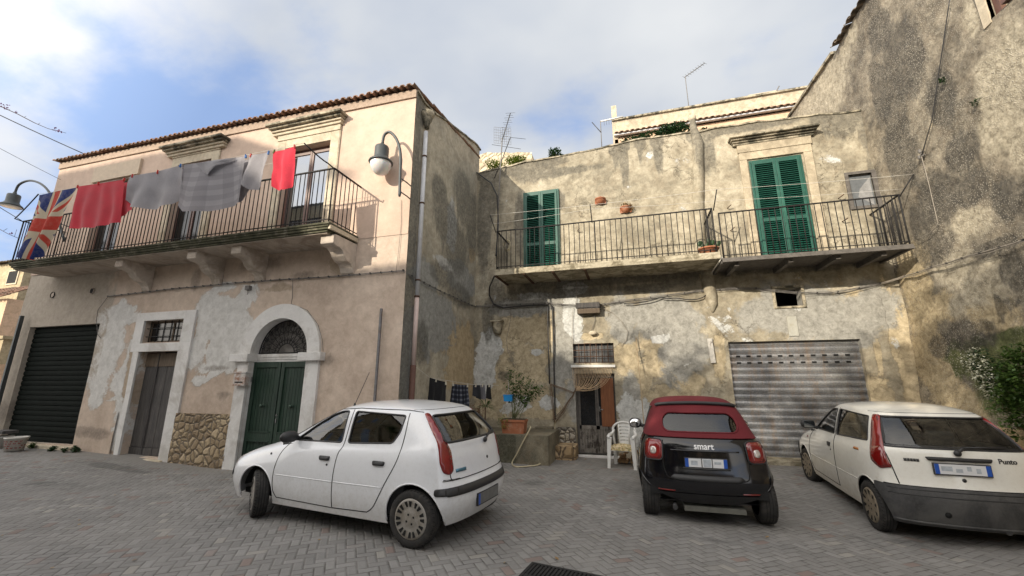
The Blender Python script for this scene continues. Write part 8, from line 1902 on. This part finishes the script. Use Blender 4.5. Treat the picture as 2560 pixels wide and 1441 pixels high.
d = MB(); obox(d, .01, .79, .01, .79, -.002, .003); d.build('pit', M['void'], t)
d = MB()
for px, py, s_ in ((878, 1372, .03), (905, 1350, .02), (1345, 1362, .02), (1610, 1300, .05), (860, 1400, .02), (1650, 1370, .03)):
    p = onZ(px, py, gz(*onZ(px, py, .1)[:2]) + .006)
    Mx = Matrix.Translation(p) @ Matrix.Rotation(rnd.uniform(0, 3), 4, 'Z') @ Matrix.Diagonal((1, .6, .3, 1)); d.lathe([(0.001, s_ * .5), (s_ * .6, s_ * .3), (s_, 0)], Mx, 7)
d = MB(); r_ = random.Random(21)
for i in range(150):
    x, y = (r_.uniform(-9, 5), r_.uniform(2.4, 10)) if i < 60 else ((r_.uniform(-15, -4.5), Y1 - abs(r_.gauss(0, .25)) - .1) if i < 100 else (r_.uniform(-2, 5), Y2 - abs(r_.gauss(0, .3)) - .15))
    z = gz(x, y) + .012; a = r_.uniform(0, 6.28); s_ = r_.uniform(.012, .03); A = Vector((math.cos(a), math.sin(a), r_.uniform(-.2, .3))) * s_; B = Vector((-math.sin(a), math.cos(a), r_.uniform(-.1, .3))) * s_ * .6; c_ = Vector((x, y, z)); d.quad(c_ - A, c_ + B, c_ + A, c_ - B)
tag(d.build('leaf_litter', M['dryleaf'], fix=False), 'scattered dry leaves and bits on the paving', 'litter', kind='stuff')
# ================================================================ the side of the square behind the camera
opp('opposite_house', -27, -17.9, -8, 14.1, 'tall ochre house across the square behind the viewer', 4)
opp('opposite_house', -17.5, -12.6, -8, 10.3, 'middle ochre house across the square behind the viewer', 3)
opp('opposite_house', -12.5, -4.5, -8, 7.2, 'low ochre house across the square behind the viewer', 2)
opp('opposite_house', -4.4, 9, -9.5, 6.4, 'long low ochre house behind the viewer to the right', 2)
def tree(x, y, z0, hc, rad, n, label, seed, size=.17):
    t = thing('shade_tree', (x, y, z0), label, 'tree', 'trees across the square'); r_ = random.Random(seed); d = MB(); lv = MB()
    d.tube([(x, y, z0 - .2), (x + .1, y, z0 + 1.5), (x - .05, y + .1, z0 + hc * .6), (x, y, hc)], [.28, .22, .17, .09], 10)
    for i in range(26):
        v = Vector((r_.gauss(0, 1), r_.gauss(0, 1), r_.gauss(0, .9))).normalized() * r_.uniform(.55, 1.0); c_ = Vector((x + v.x * rad[0], y + v.y * rad[1], hc + v.z * rad[2])); s_ = Vector((x, y, hc * r_.uniform(.5, .8)))
        d.tube([s_, s_.lerp(c_, .5) + Vector((0, 0, .3)), c_], [.09, .05, .015], 6)
        leaves(lv, c_, (rad[0] * .34, rad[1] * .34, rad[2] * .30), n // 26, size, seed * 31 + i, -.12)
    d.build('trunk', M['bark'], t); lv.build('crown', M['leaf'], t, fix=False)
tree(-8.5, -5.0, .3, 7.0, (3.2, 2.2, 2.8), 13500, 'leafy shade tree behind the viewer, left one', 5)
tree(-2.6, -4.6, .3, 6.4, (3.4, 2.2, 2.8), 13500, 'leafy shade tree behind the viewer, right one', 8)
